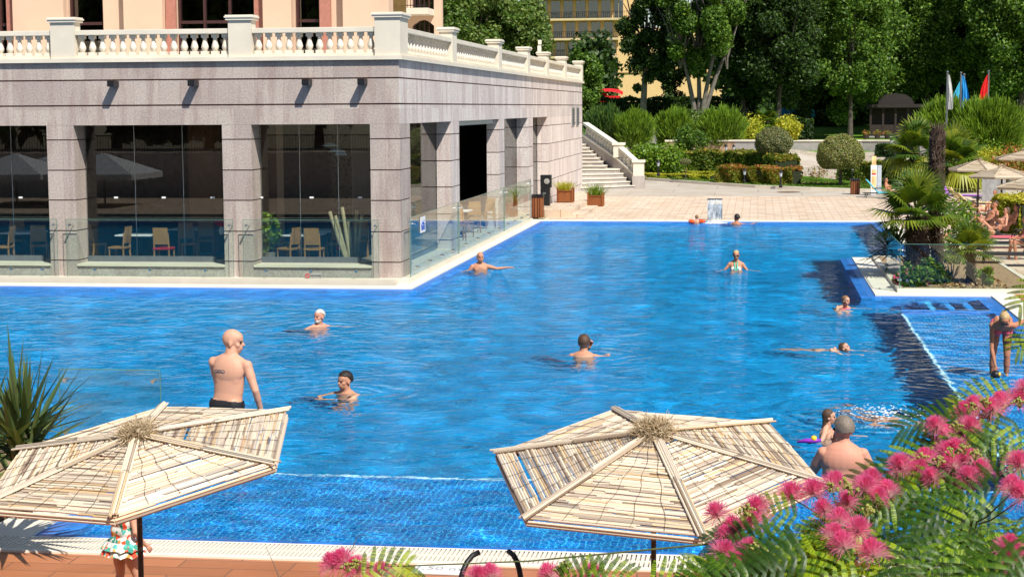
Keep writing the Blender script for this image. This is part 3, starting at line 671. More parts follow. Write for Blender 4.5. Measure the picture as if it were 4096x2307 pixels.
# ================================================================ people
def m_skin(name, c, red=0.15):
    t = NT(name); p = t.pos(obj=True); n = t.noise(7, 3, .6, p); n2 = t.noise(40, 2, .5, p)
    col = t.mix(n, tuple(x*.93 for x in c), (min(1, c[0]*1.06), c[1]*(1-red*.5), c[2]*(1-red)))
    n3 = t.noise(90, 2, .7, p); col = t.mix(t.math('MULTIPLY', n3, .35), col, t.mix(1.0, col, (.80, .70, .66), 'MULTIPLY')); t.pbr(col, .56, .30, normal=t.bump(n2, .08, .004), Subsurface_Weight=0.08, Subsurface_Scale=0.01); MATS[name] = t.m; return t.m
m_skin('skin_pale', (0.64, 0.375, 0.265)); m_skin('skin_mid', (0.55, 0.29, 0.19)); m_skin('skin_tan', (0.47, 0.225, 0.135)); m_skin('skin_pink', (0.66, 0.34, 0.25), .25); m_skin('skin_brown', (.36, .17, .10))
for nm, c in dict(hair_white=(.62, .58, .52), hair_dark=(.022, .014, .010), hair_brown=(.085, .045, .025), hair_blond=(.50, .34, .16), hair_grey=(.20, .16, .125), hair_lightbrown=(.24, .13, .06)).items(): simple(nm, c, .5, .35, 60, bump=.5)
simple('eye_dark', (.02, .015, .012), .3); simple('lip', (.42, .13, .10), .5); simple('sunglass', (.008, .006, .006), .08, spec=.8); simple('trunks_black', (.012, .012, .015), .7); simple('pink_fabric', (.80, .13, .17), .7, .1); simple('mint_fabric', (.05, .62, .45), .7, .1)
simple('white_fabric', (.75, .75, .72), .8, .05)

def capsule(bm, a, ra, b, rb, flat=None, n=22):
    """tapered capsule; flat=(axis vector, factor) squeezes the section along that axis"""
    a = Vector(a); b = Vector(b); d = b-a; L = max(d.length, 1e-5); d.normalize()
    up = Vector((0, 1, 0)) if abs(d.y) < .9 else Vector((1, 0, 0)); u = d.cross(up).normalized(); v = d.cross(u)
    rings = []
    for k in range(4): th = math.pi/2*(1-k/4); rings.append((-math.sin(th)*ra, math.cos(th)*ra+1e-4))
    for k in range(5): th = math.pi/2*k/4; rings.append((L+math.sin(th)*rb, math.cos(th)*rb+1e-4))
    ringv = []
    for (h, r) in rings:
        c = a+d*h; rv = []
        for j in range(n):
            t = 2*math.pi*j/n; off = (u*math.cos(t)+v*math.sin(t))*r
            if flat: ax = Vector(flat[0]).normalized(); off = off - ax*off.dot(ax)*(1-flat[1])
            rv.append(bm.verts.new(c+off))
        ringv.append(rv)
    for i in range(len(rings)-1):
        for j in range(n): bm.faces.new((ringv[i][j], ringv[i][(j+1) % n], ringv[i+1][(j+1) % n], ringv[i+1][j]))
    bm.faces.new(ringv[0][::-1]); bm.faces.new(ringv[-1])
def ellip(bm, c, r, mtx=None):
    m = Matrix.Translation(c) @ (mtx.to_4x4() if mtx else Matrix.Identity(4)) @ Matrix.Diagonal((*r, 1))
    bmesh.ops.create_uvsphere(bm, u_segments=18, v_segments=12, radius=1.0, matrix=m)
def fuse(name, bm, mat, parent, voxel=.009, smooth=6, mtx=None, adapt=0.0):
    """one continuous skin over all the shapes in bm"""
    bmesh.ops.recalc_face_normals(bm, faces=bm.faces)
    me = bpy.data.meshes.new(name); bm.to_mesh(me); bm.free()
    if mtx is not None: me.transform(mtx)
    o = bpy.data.objects.new(name, me); COL.objects.link(o)
    r = o.modifiers.new('r', 'REMESH'); r.mode = 'VOXEL'; r.voxel_size = voxel; r.use_smooth_shade = True
    s = o.modifiers.new('s', 'SMOOTH'); s.factor = .5; s.iterations = smooth
    dg = bpy.context.evaluated_depsgraph_get(); dg.update(); me2 = bpy.data.meshes.new_from_object(o.evaluated_get(dg))
    bpy.data.objects.remove(o); bpy.data.meshes.remove(me); me2.materials.clear()
    ob = newobj(name, me2, mat, parent); me2.shade_smooth(); return ob

def hand(bm, wrist, d, palm_n, s=1.0, curl=.35, side=1):
    """palm, four bent fingers and a thumb, from the wrist along d, palm facing palm_n"""
    d = Vector(d).normalized(); n = Vector(palm_n); n = (n-d*n.dot(d)).normalized(); q = d.cross(n)*side; w_ = Vector(wrist)
    capsule(bm, w_+d*.02*s, .026*s, w_+d*.075*s, .036*s, (n, .5), 10)
    for i, (off, L) in enumerate(((-.030, .072), (-.010, .082), (.011, .077), (.031, .06))):
        b = w_+d*.088*s+q*off*s; k1 = (d*math.cos(curl*.6)+n*math.sin(curl*.6)+q*off*2.2).normalized(); k2 = (d*math.cos(curl*1.9)+n*math.sin(curl*1.9)+q*off*2.2).normalized()
        m_ = b+k1*L*.55*s; capsule(bm, b, .0095*s, m_, .009*s, None, 7); capsule(bm, m_, .009*s, m_+k2*L*.5*s, .0078*s, None, 7)
    b = w_+d*.03*s-q*.028*s; t1 = b+(d*.75-q*.8+n*.25).normalized()*.042*s; capsule(bm, b, .0125*s, t1, .0105*s, None, 7); capsule(bm, t1, .0105*s, t1+(d*.95-q*.3+n*.3).normalized()*.032*s, .009*s, None, 7)

def person(label, loc, face=0.0, head=(0, 0), skin='skin_mid', hair=None, hstyle='short', s=1.0, fem=False, arms=None, lean=(0, 0), legs=None, wear=(), glasses=False, beard=None, fat=1.0, group=None, hip=(0, 0), extra=None):
    """loc = point at the base of the neck (world). face: heading (0 looks at -Y, positive turns towards +X). head=(yaw, pitch) deg. lean=(x,y) offset of the pelvis from under the neck.
    arms: {'L':(elbow,hand,fingerdir,palm), 'R':...} relative to the neck in the body frame (x = person's left when seen from behind..., -y = front)."""
    root = empty('person', loc, label, 'person', group, R_(face))
    bm = bmesh.new(); W = .165 if fem else .198
    fat = fat*(1.0 if fem else 1.10); pel = Vector((lean[0], lean[1], -.53+(lean[2] if len(lean) > 2 else 0))); ch = pel*.32+Vector((0, .005, 0)); ab = (pel+ch)/2; u_ = -pel.normalized(); n_ = u_.cross(Vector((1, 0, 0))).normalized(); x_ = n_.cross(u_); SM = Matrix((x_, n_, u_)).transposed(); axy = tuple(n_)
    D = lambda v: Vector(v)*s
    F = fat
    capsule(bm, D(SM @ Vector((-W*.55, .0, -.085))), .068*s, D(SM @ Vector((W*.55, .0, -.085))), .068*s)
    capsule(bm, D(ch+SM @ Vector((-.065, 0, .03))), .098*s*F, D(ch+SM @ Vector((.065, 0, .03))), .098*s*F, (axy, .95))
    capsule(bm, D(ch+SM @ Vector((-.055*F, 0, -.06))), .098*s*F, D(ch+SM @ Vector((.055*F, 0, -.06))), .098*s*F, (axy, .92))
    capsule(bm, D(ab+Vector((-.045*F, -.01, -.01))), .092*s*F, D(ab+Vector((.045*F, -.01, -.01))), .092*s*F, (axy, .92))
    capsule(bm, D(pel+Vector((-.068, .01, .03))), .10*s*(1.04 if fem else F), D(pel+Vector((.068, .01, .03))), .10*s*(1.04 if fem else F), (axy, .95))
    capsule(bm, D(ch+Vector((0, 0, .0))), .175*s*F*(.85 if fem else 1), D(ab+Vector((0, 0, -.02))), .150*s*F*(.85 if fem else 1), (axy, .62)); capsule(bm, D(ab+Vector((0, 0, 0))), .148*s*F*(.85 if fem else 1), D(pel+Vector((0, 0, .04))), .155*s*(1.0 if fem else F), (axy, .63))
    ellip(bm, D(SM @ Vector((0, .035, -.14))), D((.165*F*(.85 if fem else 1), .085*F, .17)), SM)
    for sg_ in (-1, 1):
        ellip(bm, D(ch+SM @ Vector((sg_*.085, .062, .03))), D((.065, .04, .10)))     # shoulder blades
        if fem: ellip(bm, D(ch+SM @ Vector((sg_*.07, -.095, -.02))), D((.062, .06, .062)))
        else: ellip(bm, D(ch+SM @ Vector((sg_*.075, -.07, .03))), D((.08, .045, .06)))
        capsule(bm, D(SM @ Vector((sg_*.035, .01, .005))), .052*s, D(SM @ Vector((sg_*W*.82, .01, -.055))), .045*s, None, 10)      # trapezius
    # neck and head
    hy, hp_ = head; HM = Matrix.Rotation(R_(hy), 3, 'Z') @ Matrix.Rotation(R_(hp_), 3, 'X')
    HS = 1.0 if fem else 1.13
    NK = (Vector((0, -.025, .155)) + SM @ Vector((0, -.025, .155)))*.5; NK = NK.normalized()*.157; hc = NK + HM @ Vector((0, -.005, 0)); capsule(bm, D(SM @ Vector((0, .01, -.04))), (.062 if fem else .074)*s, D(NK*.55), (.055 if fem else .066)*s)
    P = lambda v: D(hc+HM @ (Vector(v)*HS))
    def he(c, r): ellip(bm, P(c), D(r)*HS, HM)
    he((0, .012, .03), (.076, .094, .092)); he((0, -.035, -.045), (.054, .055, .062)); he((0, -.055, -.082), (.03, .026, .024)); he((0, -.045, .045), (.062, .045, .05))
    he((-.045, -.052, -.022), (.022, .02, .022)); he((.045, -.052, -.022), (.022, .02, .022)); he((0, -.082, .022), (.045, .012, .010))
    capsule(bm, P((0, -.082, .012)), .008*s, P((0, -.105, -.022)), .0135*s, None, 8); he((0, -.083, -.056), (.024, .012, .013))
    for sg_ in (-1, 1): he((sg_*.077, .012, -.012), (.010, .020, .031))
    AR = dict(L=((-.27, .02, -.33), (-.29, -.08, -.58), (0, -.2, -1), (1, 0, 0)), R=((.27, .02, -.33), (.29, -.08, -.58), (0, -.2, -1), (-1, 0, 0)))
    if arms: AR.update(arms)
    for k, sg_ in (('L', -1), ('R', 1)):
        if AR[k] is None: continue
        e, h, fd, pn = AR[k][:4]; cu = AR[k][4] if len(AR[k]) > 4 else .35; sh = SM @ Vector((sg_*W, .005, -.075)); e = Vector(e); h = Vector(h); mid = sh.lerp(e, .45)
        q = .88 if fem else 1.0
        ellip(bm, D(sh), D((.058*q, .058*q, .062*q))); capsule(bm, D(sh), .052*s*q*F, D(mid), .047*s*q*F, None, 12); capsule(bm, D(mid), .047*s*q*F, D(e), .038*s*q*F**.5, None, 12); capsule(bm, D(e), .040*s*q*F**.5, D(e.lerp(h, .35)), .038*s*q, None, 12); capsule(bm, D(e.lerp(h, .35)), .038*s*q, D(h), .025*s*q, None, 12)
        hand(bm, D(h), fd, pn, s*(.92 if fem else 1.0), cu, sg_)
    if legs is None: legs = {'L': ((-.10, -.02, -.93), (-.10, .03, -1.34), (0, -1, -.1)), 'R': ((.10, -.02, -.93), (.10, .03, -1.34), (0, -1, -.1))}
    for k, sg_ in (('L', -1), ('R', 1)):
        if k not in legs or legs[k] is None: continue
        kn, an, ft = legs[k]; hp0 = pel+Vector((sg_*.088, .0, -.03)); kn = Vector(kn); an = Vector(an); ft = Vector(ft).normalized()
        capsule(bm, D(hp0), .088*s*F, D(hp0.lerp(kn, .5)), .074*s, None, 12); capsule(bm, D(hp0.lerp(kn, .5)), .074*s, D(kn), .053*s, None, 12); capsule(bm, D(kn), .052*s, D(kn.lerp(an, .35)), .054*s, None, 12); capsule(bm, D(kn.lerp(an, .35)), .054*s, D(an), .034*s, None, 12)
        capsule(bm, D(an), .036*s, D(an+Vector((0, 0, -.045))-ft*.03), .032*s, None, 10); capsule(bm, D(an+Vector((0, 0, -.045))), .034*s, D(an+ft*.15+Vector((0, 0, -.062))), .024*s, ((0, 0, 1), .7), 10)
    body = fuse('body', bm, MATS[skin], root, .0085*max(s, .75), 9)
    # face details
    m = MB()
    for sg_ in (-1, 1): m.sphere(tuple(P((sg_*.031, -.079, .006))), .0115*s, 8, 5)
    m.build('eye', MATS['eye_dark'], body, smooth=True)
    m = MB(); m.sphere(tuple(P((0, -.091, -.053))), (.021*s, .007*s, .006*s), 8, 5, mtx=HM); m.build('lips', MATS['lip'], body, smooth=True)
    if glasses:
        m = MB()
        for sg_ in (-1, 1): m.sphere(tuple(P((sg_*.033, -.091, .006))), (.029*s, .009*s, .020*s), 10, 6, mtx=HM); m.tube([P((sg_*.062, -.088, .012)), P((sg_*.082, 0, .0))], .0035*s, 5)
        m.tube([P((-.02, -.098, .012)), P((.02, -.098, .012))], .004*s, 5); m.build('sunglasses', MATS['sunglass'], root, smooth=True)
    if hair:
        hb = bmesh.new()
        if hstyle in ('short', 'crop', 'receding'):
            g = .017 if hstyle == 'short' else .007
            mm = Matrix.Translation(P((0, .016, .034))) @ HM.to_4x4() @ Matrix.Diagonal(((.076+g)*s*HS, (.094+g)*s*HS, (.092+g)*s*HS, 1)); bmesh.ops.create_uvsphere(hb, u_segments=28, v_segments=20, radius=1, matrix=mm)
            inv = mm.inverted(); dl = []
            for v in hb.verts:
                q = inv @ v.co; zl = -.45 if q.y > 0 else (.1+.35*min(1, -q.y*1.5)); 
                if hstyle == 'receding' and q.y < .1: zl = max(zl, .55 if q.y < -.3 else .1)
                if q.z < zl: dl.append(v)
                else: v.co += (v.co-mm.translation).normalized()*random.uniform(-.003, .006)*s
            bmesh.ops.delete(hb, geom=dl, context='VERTS'); me = bpy.data.meshes.new('hair'); hb.to_mesh(me); hb.free(); newobj('hair', me, MATS[hair], root, True)
        elif hstyle in ('bun', 'pony', 'long'):
            ellip(hb, P((0, .022, .038)), D((.085, .098, .10)), HM); ellip(hb, P((0, .04, -.01)), D((.078, .075, .075)), HM)
            if hstyle == 'bun': ellip(hb, P((0, .10, .07)), D((.045, .045, .045)), HM)
            if hstyle == 'pony': capsule(hb, P((0, .105, .03)), .03*s, P((0, .13, -.12)), .016*s)
            if hstyle == 'long': capsule(hb, P((0, .05, .0)), .078*s, P((0, .085, -.20)), .06*s, ((0, 1, 0), .6)); capsule(hb, P((0, .085, -.2)), .06*s, P((0, .08, -.34)), .03*s, ((0, 1, 0), .5))
            # leave the face free
            hm = fuse('hair', hb, MATS[hair], root, .009, 3); b2 = bmesh.new(); b2.from_mesh(hm.data); inv = (Matrix.Translation(P((0, 0, 0))) @ HM.to_4x4()).inverted()
            bmesh.ops.delete(b2, geom=[v for v in b2.verts if ((inv @ v.co).y < -.02*s and (inv @ v.co).z < (.075-.25*((inv @ v.co).x)**2/.01*.12)*s)], context='VERTS'); b2.to_mesh(hm.data); b2.free()
    if beard:
        hb = bmesh.new(); ellip(hb, P((0, -.048, -.072)), D((.05, .048, .042))*HS, HM); ellip(hb, P((0, -.03, -.055)), D((.062, .045, .03))*HS, HM); fuse('beard', hb, MATS[beard], root, .008, 3)
    for (nm, mt, shapes) in wear:
        cb = bmesh.new()
        for sh_ in shapes:
            if sh_[0] == 'pants':      # trunks or bottoms
                e = sh_[1]; capsule(cb, D(pel+Vector((-.068, .01, .03))), (.10*(1.04 if fem else F)+e)*s, D(pel+Vector((.068, .01, .03))), (.10*(1.04 if fem else F)+e)*s, (axy, .95))
                if sh_[2] > 0:
                    for k, sg_ in (('L', -1), ('R', 1)):
                        hp0 = pel+Vector((sg_*.088, 0, -.03)); kn = Vector(legs[k][0]); capsule(cb, D(hp0), (.088*F+e)*s, D(hp0.lerp(kn, sh_[2])), (.078+e)*s)
            elif sh_[0] == 'cap': capsule(cb, D(sh_[1]), sh_[2]*s, D(sh_[3]), sh_[4]*s, sh_[5] if len(sh_) > 5 else None)
            elif sh_[0] == 'ell': ellip(cb, D(sh_[1]), D(sh_[2]))
        o = fuse(nm, cb, MATS[mt], root, .009, 2)
        if shapes[0][0] == 'pants':
            b2 = bmesh.new(); b2.from_mesh(o.data); bmesh.ops.delete(b2, geom=[v for v in b2.verts if (v.co/s-pel).dot(u_) > .085], context='VERTS'); b2.to_mesh(o.data); b2.free()
    return root, body, P, D

def neck_at(px, py_head_top, y, s=1.0):
    """neck-base point of somebody whose head top shows at the pixel, standing at depth y"""
    p = at_y(px, py_head_top, y); return (p.x, p.y, p.z-.30*s)
WHO = {}
# bald man standing on the ledge, back to the camera, looking right
pants = lambda e=.02, l=.45: ('pants', e, l)
WHO['bald'] = person('bald man standing on the shallow ledge in black trunks, his tattooed back to us', neck_at(580, 826, 19.35, 1.10), 168, (-72, 5), 'skin_pale', None, s=1.10, legs={'L': ((-.10, -.02, -.97), (-.10, .03, -1.42), (0, -1, -.1)), 'R': ((.10, -.06, -.97), (.12, -.02, -1.42), (.3, -1, -.1))},
    arms={'R': ((.235, -.13, -.34), (.05, -.20, -.02), (-.2, .15, 1), (-.2, .3, 0), .8), 'L': ((-.30, .04, -.34), (-.31, -.08, -.62), (0, -.2, -1), (1, 0, 0))}, lean=(.03, .05), wear=[('trunks', 'trunks_black', [pants()])], fat=1.0)
r0, b0, P0, D0 = WHO['bald']
from mathutils.bvhtree import BVHTree
b0.data.update(); _b = bmesh.new(); _b.from_mesh(b0.data); bvh = BVHTree.FromBMesh(_b)
def onback(x, z): h_ = bvh.ray_cast(Vector((x, .6, z)), Vector((0, -1, 0)))[0]; return Vector((x, (h_.y if h_ else .1)+.0015, z))
m = MB()
for k in range(3): m.tube([onback(.115-.045*k+.026*math.cos(a*.7), -.15+.018*math.sin(a*.7)) for a in range(10)], .0035, 4)
m.tube([onback(.16-.02*i, -.155-.006*math.sin(i*1.1)) for i in range(9)], .004, 4)
m.build('tattoo', simple('tattoo_ink', (.12, .11, .13), .6), b0)
WHO['white'] = person('white haired man with a short beard, neck deep in the middle of the pool', neck_at(802, 778, 33.0), 40, (-72, 0), 'skin_pink', 'hair_white', 'crop', arms={'L': ((-.33, -.12, -.19), (-.10, -.35, -.16), (.8, -.2, .1), (0, 0, -1)), 'R': ((.33, .03, -.17), (.42, -.2, -.13), (.6, -.6, 0), (0, 0, -1))}, beard='hair_white', fat=1.08)
WHO['dark'] = person('dark haired man nearest the left umbrella, holding both hands together in front', neck_at(870, 934, 25.2), -25, (-14, 0), 'skin_mid', 'hair_dark', 'short', arms={'L': ((-.30, -.22, -.22), (-.11, -.48, -.185), (.5, -.8, .05), (0, 0, 1), .6), 'R': ((.28, -.25, -.22), (-.01, -.50, -.185), (-.7, -.6, .05), (0, 0, 1), .6)}, fat=1.08)
WHO['edge'] = person('bald man in the water beside the blue pool edge, one arm stretched to the right', neck_at(1208, 633, 45.0, 1.05), 10, (12, 0), 'skin_mid', None, s=1.05, arms={'R': ((.42, .02, -.13), (.70, .03, -.10), (1, 0, .02), (0, 0, -1)), 'L': ((-.28, .0, -.20), (-.42, -.2, -.21), (-.5, -.6, 0), (0, 0, -1))}, fat=1.05)
WHO['brown'] = person('brown haired man seen from behind with one hand at his face, mid pool', neck_at(1468, 842, 29.5, 1.02), 172, (18, -4), 'skin_mid', 'hair_brown', 'short', s=1.02, arms={'L': ((-.40, -.12, -.14), (-.36, -.30, -.16), (.3, -1, 0), (0, 0, -1)), 'R': ((.2, -.36, -.13), (-.06, -.20, .07), (-.35, .1, .9), (.2, .9, 0), .9)}, fat=1.08)
WHO['woman'] = person('blond woman in sunglasses and a striped mint bikini, arms spread in the water', neck_at(1852, 628, 45.6, 1.02), 0, (5, 4), 'skin_mid', 'hair_blond', 'crop', s=1.02, fem=True, glasses=True, arms={'L': ((-.34, -.02, -.30), (-.42, -.2, -.40), (-.4, -.6, -.1), (0, 0, -1)), 'R': ((.33, -.02, -.30), (.50, -.15, -.36), (.8, -.4, 0), (0, 0, -1))},
    wear=[('bikini_top', 'white_fabric', [('ell', (-.07, -.10, -.19), (.068, .066, .062)), ('ell', (.07, -.10, -.19), (.068, .066, .062))]), ('bikini_trim', 'mint_fabric', [('cap', (-.045, -.01, .04), .011, (-.03, -.14, -.13), .014), ('cap', (-.03, -.14, -.13), .016, (-.02, -.165, -.22), .016), ('cap', (.045, -.01, .04), .011, (.03, -.14, -.13), .014), ('cap', (.03, -.14, -.13), .016, (.02, -.165, -.22), .016)]),
          ('bikini_stripe', 'trunks_black', [('cap', (-.13, -.10, -.17), .012, (-.05, -.163, -.17), .012), ('cap', (.13, -.10, -.17), .012, (.05, -.163, -.17), .012), ('cap', (-.13, -.10, -.205), .012, (-.05, -.163, -.205), .012), ('cap', (.13, -.10, -.205), .012, (.05, -.163, -.205), .012)])])
WHO['child'] = person('small child with orange armbands by the waterfall, seen from behind', neck_at(1753, 541, 64.0, .62), 175, (0, 0), 'skin_pale', 'hair_lightbrown', 'short', s=.62, arms={'L': ((-.34, 0, -.10), (-.5, -.1, .02), (-.7, -.3, .3), (0, 0, -1)), 'R': ((.34, 0, -.10), (.5, -.1, .02), (.7, -.3, .3), (0, 0, -1))},
    wear=[('armband', 'orange_plastic', [('cap', (-.24, 0, -.09), .13, (-.36, 0, -.08), .13)]), ('armband', 'orange_plastic', [('cap', (.24, 0, -.09), .13, (.36, 0, -.08), .13)])])
WHO['farman'] = person('dark haired man at the far pool edge right of the waterfall', neck_at(1853, 539, 63.6), 160, (55, 0), 'skin_tan', 'hair_dark', 'short', arms={'L': ((-.42, -.1, -.10), (-.62, -.2, -.02), (-.6, -.2, .3), (0, 0, -1)), 'R': ((.40, -.1, -.14), (.62, -.2, -.13), (1, 0, 0), (0, 0, -1))})
WHO['pink'] = person('fair girl in a pink top swimming near the palm island', neck_at(2124, 740, 37.0, .85), 35, (8, 0), 'skin_pale', 'hair_lightbrown', 'bun', s=.85, fem=True, lean=(0, .28, .12), arms={'L': ((-.3, -.1, -.17), (-.2, -.36, -.13), (.4, -.8, 0), (0, 0, -1)), 'R': ((.3, -.12, -.14), (.45, -.3, -.10), (.6, -.6, 0), (0, 0, -1))}, wear=[('swim_top', 'pink_fabric', [('cap', (-.06, -.01, -.18), .105, (.06, -.01, -.18), .105)])])
WHO['float'] = person('long haired girl leaning back in the water with her face to the sun', neck_at(2112, 852, 30.6, .85), 65, (5, -28), 'skin_pale', 'hair_brown', 'long', s=.85, fem=True, lean=(0, .42, .38), legs={'L': ((-.1, .85, -.25), (-.12, 1.25, -.30), (0, .5, -.4)), 'R': ((.1, .82, -.30), (.16, 1.15, -.45), (0, .5, -.4))}, arms={'R': ((.28, -.28, -.12), (.34, -.52, -.09), (.2, -1, 0), (0, 0, -1)), 'L': ((-.3, -.2, -.2), (-.2, -.45, -.2), (.2, -1, 0), (0, 0, -1))})
WHO['back'] = person('large grey haired man in sunglasses with his sunlit back to us, hand at his mouth', neck_at(2122, 1049, 19.55, 1.10), 176, (28, 2), 'skin_pink', 'hair_grey', 'short', s=1.10, glasses=True, fat=1.22, legs={'L': ((-.12, -.44, -.56), (-.12, -.50, -1.0), (0, -1, -.3)), 'R': ((.12, -.44, -.56), (.12, -.50, -1.0), (0, -1, -.3))}, arms={'L': ((-.33, -.04, -.36), (-.26, -.20, -.56), (0, -.4, -1), (1, 0, 0)), 'R': ((.34, -.14, -.36), (.10, -.26, -.02), (-.25, .1, 1), (-.4, .6, 0), .8)})
r_, b_, P_, D_ = WHO['back']
WHO['toy'] = person('girl with long wet brown hair holding a bright pool toy, behind the large man', neck_at(2082, 1026, 22.4, .82), 75, (15, 0), 'skin_pale', 'hair_brown', 'long', s=.82, fem=True, arms={'R': ((.28, -.15, -.2), (.3, -.42, -.17), (.1, -1, 0), (0, 0, -1)), 'L': ((-.32, .02, -.18), (-.52, .10, -.13), (-1, .2, 0), (0, 0, -1))})
# the toy she holds
tl = Matrix.Rotation(R_(75), 3, 'Z') @ (Vector((-.66, .12, -.11))*.82) + Vector(WHO['toy'][0].location)
e_ = empty('pool_toy', (tl.x, tl.y, .02), 'small purple and yellow pool toy held at the water surface', 'toy')
m = MB(); m.tube([(-.16, 0, .0), (-.05, .0, .02), (.05, 0, .02), (.14, 0, .03)], [.01, .03, .035, .02], 8); m.build('body', simple('toy_purple', (.25, .03, .45), .4), e_, smooth=True)
m = MB(); m.sphere((.05, 0, .05), .04, 8, 6); m.build('head', simple('toy_yellow', (.9, .55, .03), .4), e_, smooth=True)
# bending woman with a ball
bx = at_y(2523, 790, 28.0)
WHO['bend'] = person('woman in a pink bikini and goggles bending over to lift a ball in the shallows', (bx.x-.02, 27.75, .80), 0, (0, 42), 'skin_tan', 'hair_blond', 'bun', fem=True, glasses=True, lean=(.03, .46, .46),
    arms={'L': ((-.17, .02, -.36), (-.12, -.06, -.62), (.05, -.1, -1), (.2, .9, 0), .5), 'R': ((.36, .20, .06), (.50, .06, -.08), (.3, -.5, -.6), (-1, 0, 0), .5)}, legs={'L': ((-.10, .38, -.52), (-.10, .46, -.96), (0, -1, -.1)), 'R': ((.12, .42, -.52), (.13, .52, -.96), (0, -1, -.1))},
    wear=[('bikini_bottom', 'pink_fabric', [pants(.01, .12)]), ('bikini_top', 'pink_fabric', [('ell', (-.07, .14, -.11), (.072, .075, .072)), ('ell', (.07, .14, -.11), (.072, .075, .072)), ('cap', (-.10, .16, -.06), .075, (.10, .16, -.06), .075)])])
bl = Vector((bx.x-.02-.115, 27.75-.08, .80-.76)); e_ = empty('ball', tuple(bl), 'small black and yellow ball gripped by the bending woman', 'ball')
m = MB(); m.sphere((0, 0, 0), .075, 16, 10); m.build('shell', MATS['black_plastic'], e_, smooth=True); m = MB(); m.sphere((.045, -.025, .012), .036, 12, 8); m.build('panel', simple('toy_yellow2', (.9, .5, .02), .4), e_, smooth=True)
# swimmer under water, with the churned patch above him
sp = at_z(2225, 1040, 0)
b = bmesh.new(); s_ = empty('person', (sp.x, sp.y, -.40), 'swimmer gliding just below the surface amid churned bubbles', 'person', None, R_(25))
capsule(b, (-.1, -.05, 0), .11, (.1, -.05, 0), .11); capsule(b, (-.06, .35, -.03), .1, (.06, .35, -.03), .1); capsule(b, (0, 0, 0), .15, (0, .4, -.03), .13, ((0, 0, 1), .7)); ellip(b, (0, -.3, .04), (.08, .1, .09))
for g in (-1, 1): capsule(b, (g*.17, -.05, 0), .05, (g*.35, -.35, -.05), .035); capsule(b, (g*.35, -.35, -.05), .035, (g*.2, -.65, -.05), .025); capsule(b, (g*.09, .4, -.03), .08, (g*.12, .85, -.1), .05); capsule(b, (g*.12, .85, -.1), .05, (g*.12, 1.25, -.12), .03); hand(b, (g*.2, -.65, -.05), (-g*.3, -1, 0), (0, 0, -1))
sb = fuse('body', b, MATS['skin_mid'], s_, .012, 4); m = MB(); m.sphere((0, -.29, .06), (.085, .1, .09), 12, 8); m.build('hair', MATS['hair_dark'], s_, smooth=True)
def foam(name, c, rx, ry, n, label, seed, rmax=.022):
    rg = random.Random(seed); m = MB()
    for i in range(n):
        a = rg.random()*6.283; q = rg.random()**.6; r = rg.uniform(.004, rmax)*(1.25-q); m.sphere((c[0]+rx*q*math.cos(a), c[1]+ry*q*math.sin(a), .004), (r*2.2, r, r*.7), 6, 4)
    o = m.build(name, simple('foam_white', (.85, .9, .92), .4, .02), smooth=True); return tag(o, label, 'foam', kind='stuff')
foam('foam', (sp.x, sp.y, 0), .75, .95, 260, 'white bubbles churned up over the submerged swimmer', 3, .013)
# child in the floral swimsuit, seen below the left umbrella
t = NT('floral'); vo = t.n('TexVoronoi'); vo.inputs['Scale'].default_value = 26; t.l(t.pos(obj=True), vo.inputs['Vector']); wn = t.n('SeparateColor'); t.l(vo.outputs['Color'], wn.inputs[0])
t.pbr(t.ramp(wn.outputs[0], [(0, (.75, .75, .68)), (.35, (.05, .30, .22)), (.5, (.75, .08, .03)), (.68, (.7, .72, .62)), (.85, (.75, .35, .08)), (.92, (.1, .45, .4))], 'CONSTANT'), .8); MATS['floral'] = t.m
kp = at_z(318, 1470, .05)
WHO['kid'] = person('small girl in a frilled floral swimsuit standing behind the left umbrella pole', (at_y(312, 1400, 13.75).x, 13.75, .94), 150, (0, 0), 'skin_pale', 'hair_lightbrown', 'bun', s=.72, fem=True, arms={'R': ((.16, -.20, -.28), (.05, -.34, -.12), (-.3, -.3, .6), (0, 1, 0)), 'L': ((-.24, .02, -.30), (-.22, -.14, -.48), (0, -.6, -.6), (1, 0, 0))},
    legs={'L': ((-.11, -.10, -.86), (-.11, -.0, -1.19), (0, -1, -.1)), 'R': ((.12, -.04, -.86), (.15, .08, -1.18), (0, -1, -.1))},
    wear=[('swimsuit', 'floral', [('cap', (-.06, 0, -.20), .112, (.06, 0, -.20), .112), ('cap', (-.055, 0, -.32), .112, (.055, 0, -.32), .112), ('cap', (-.06, .01, -.46), .125, (.06, .01, -.46), .125)])])
m = MB(); ns = 40
for k, (z0, z1, a0, a1) in enumerate(((-.31, -.37, .145, .195), (-.36, -.42, .15, .20))):
    V = []; 
    for i in range(ns):
        th = 2*math.pi*i/ns; wv = 1+.09*math.sin(i*2.3); V.append((a0*1.05*math.cos(th), a0*.8*math.sin(th), z0)); V.append((a1*1.05*wv*math.cos(th), a1*.85*wv*math.sin(th), z1+.008*math.sin(i*1.7)))
    m.add(V, [(2*i, 2*((i+1) % ns), 2*((i+1) % ns)+1, 2*i+1) for i in range(ns)])
m.build('frill', MATS['floral'], WHO['kid'][0])

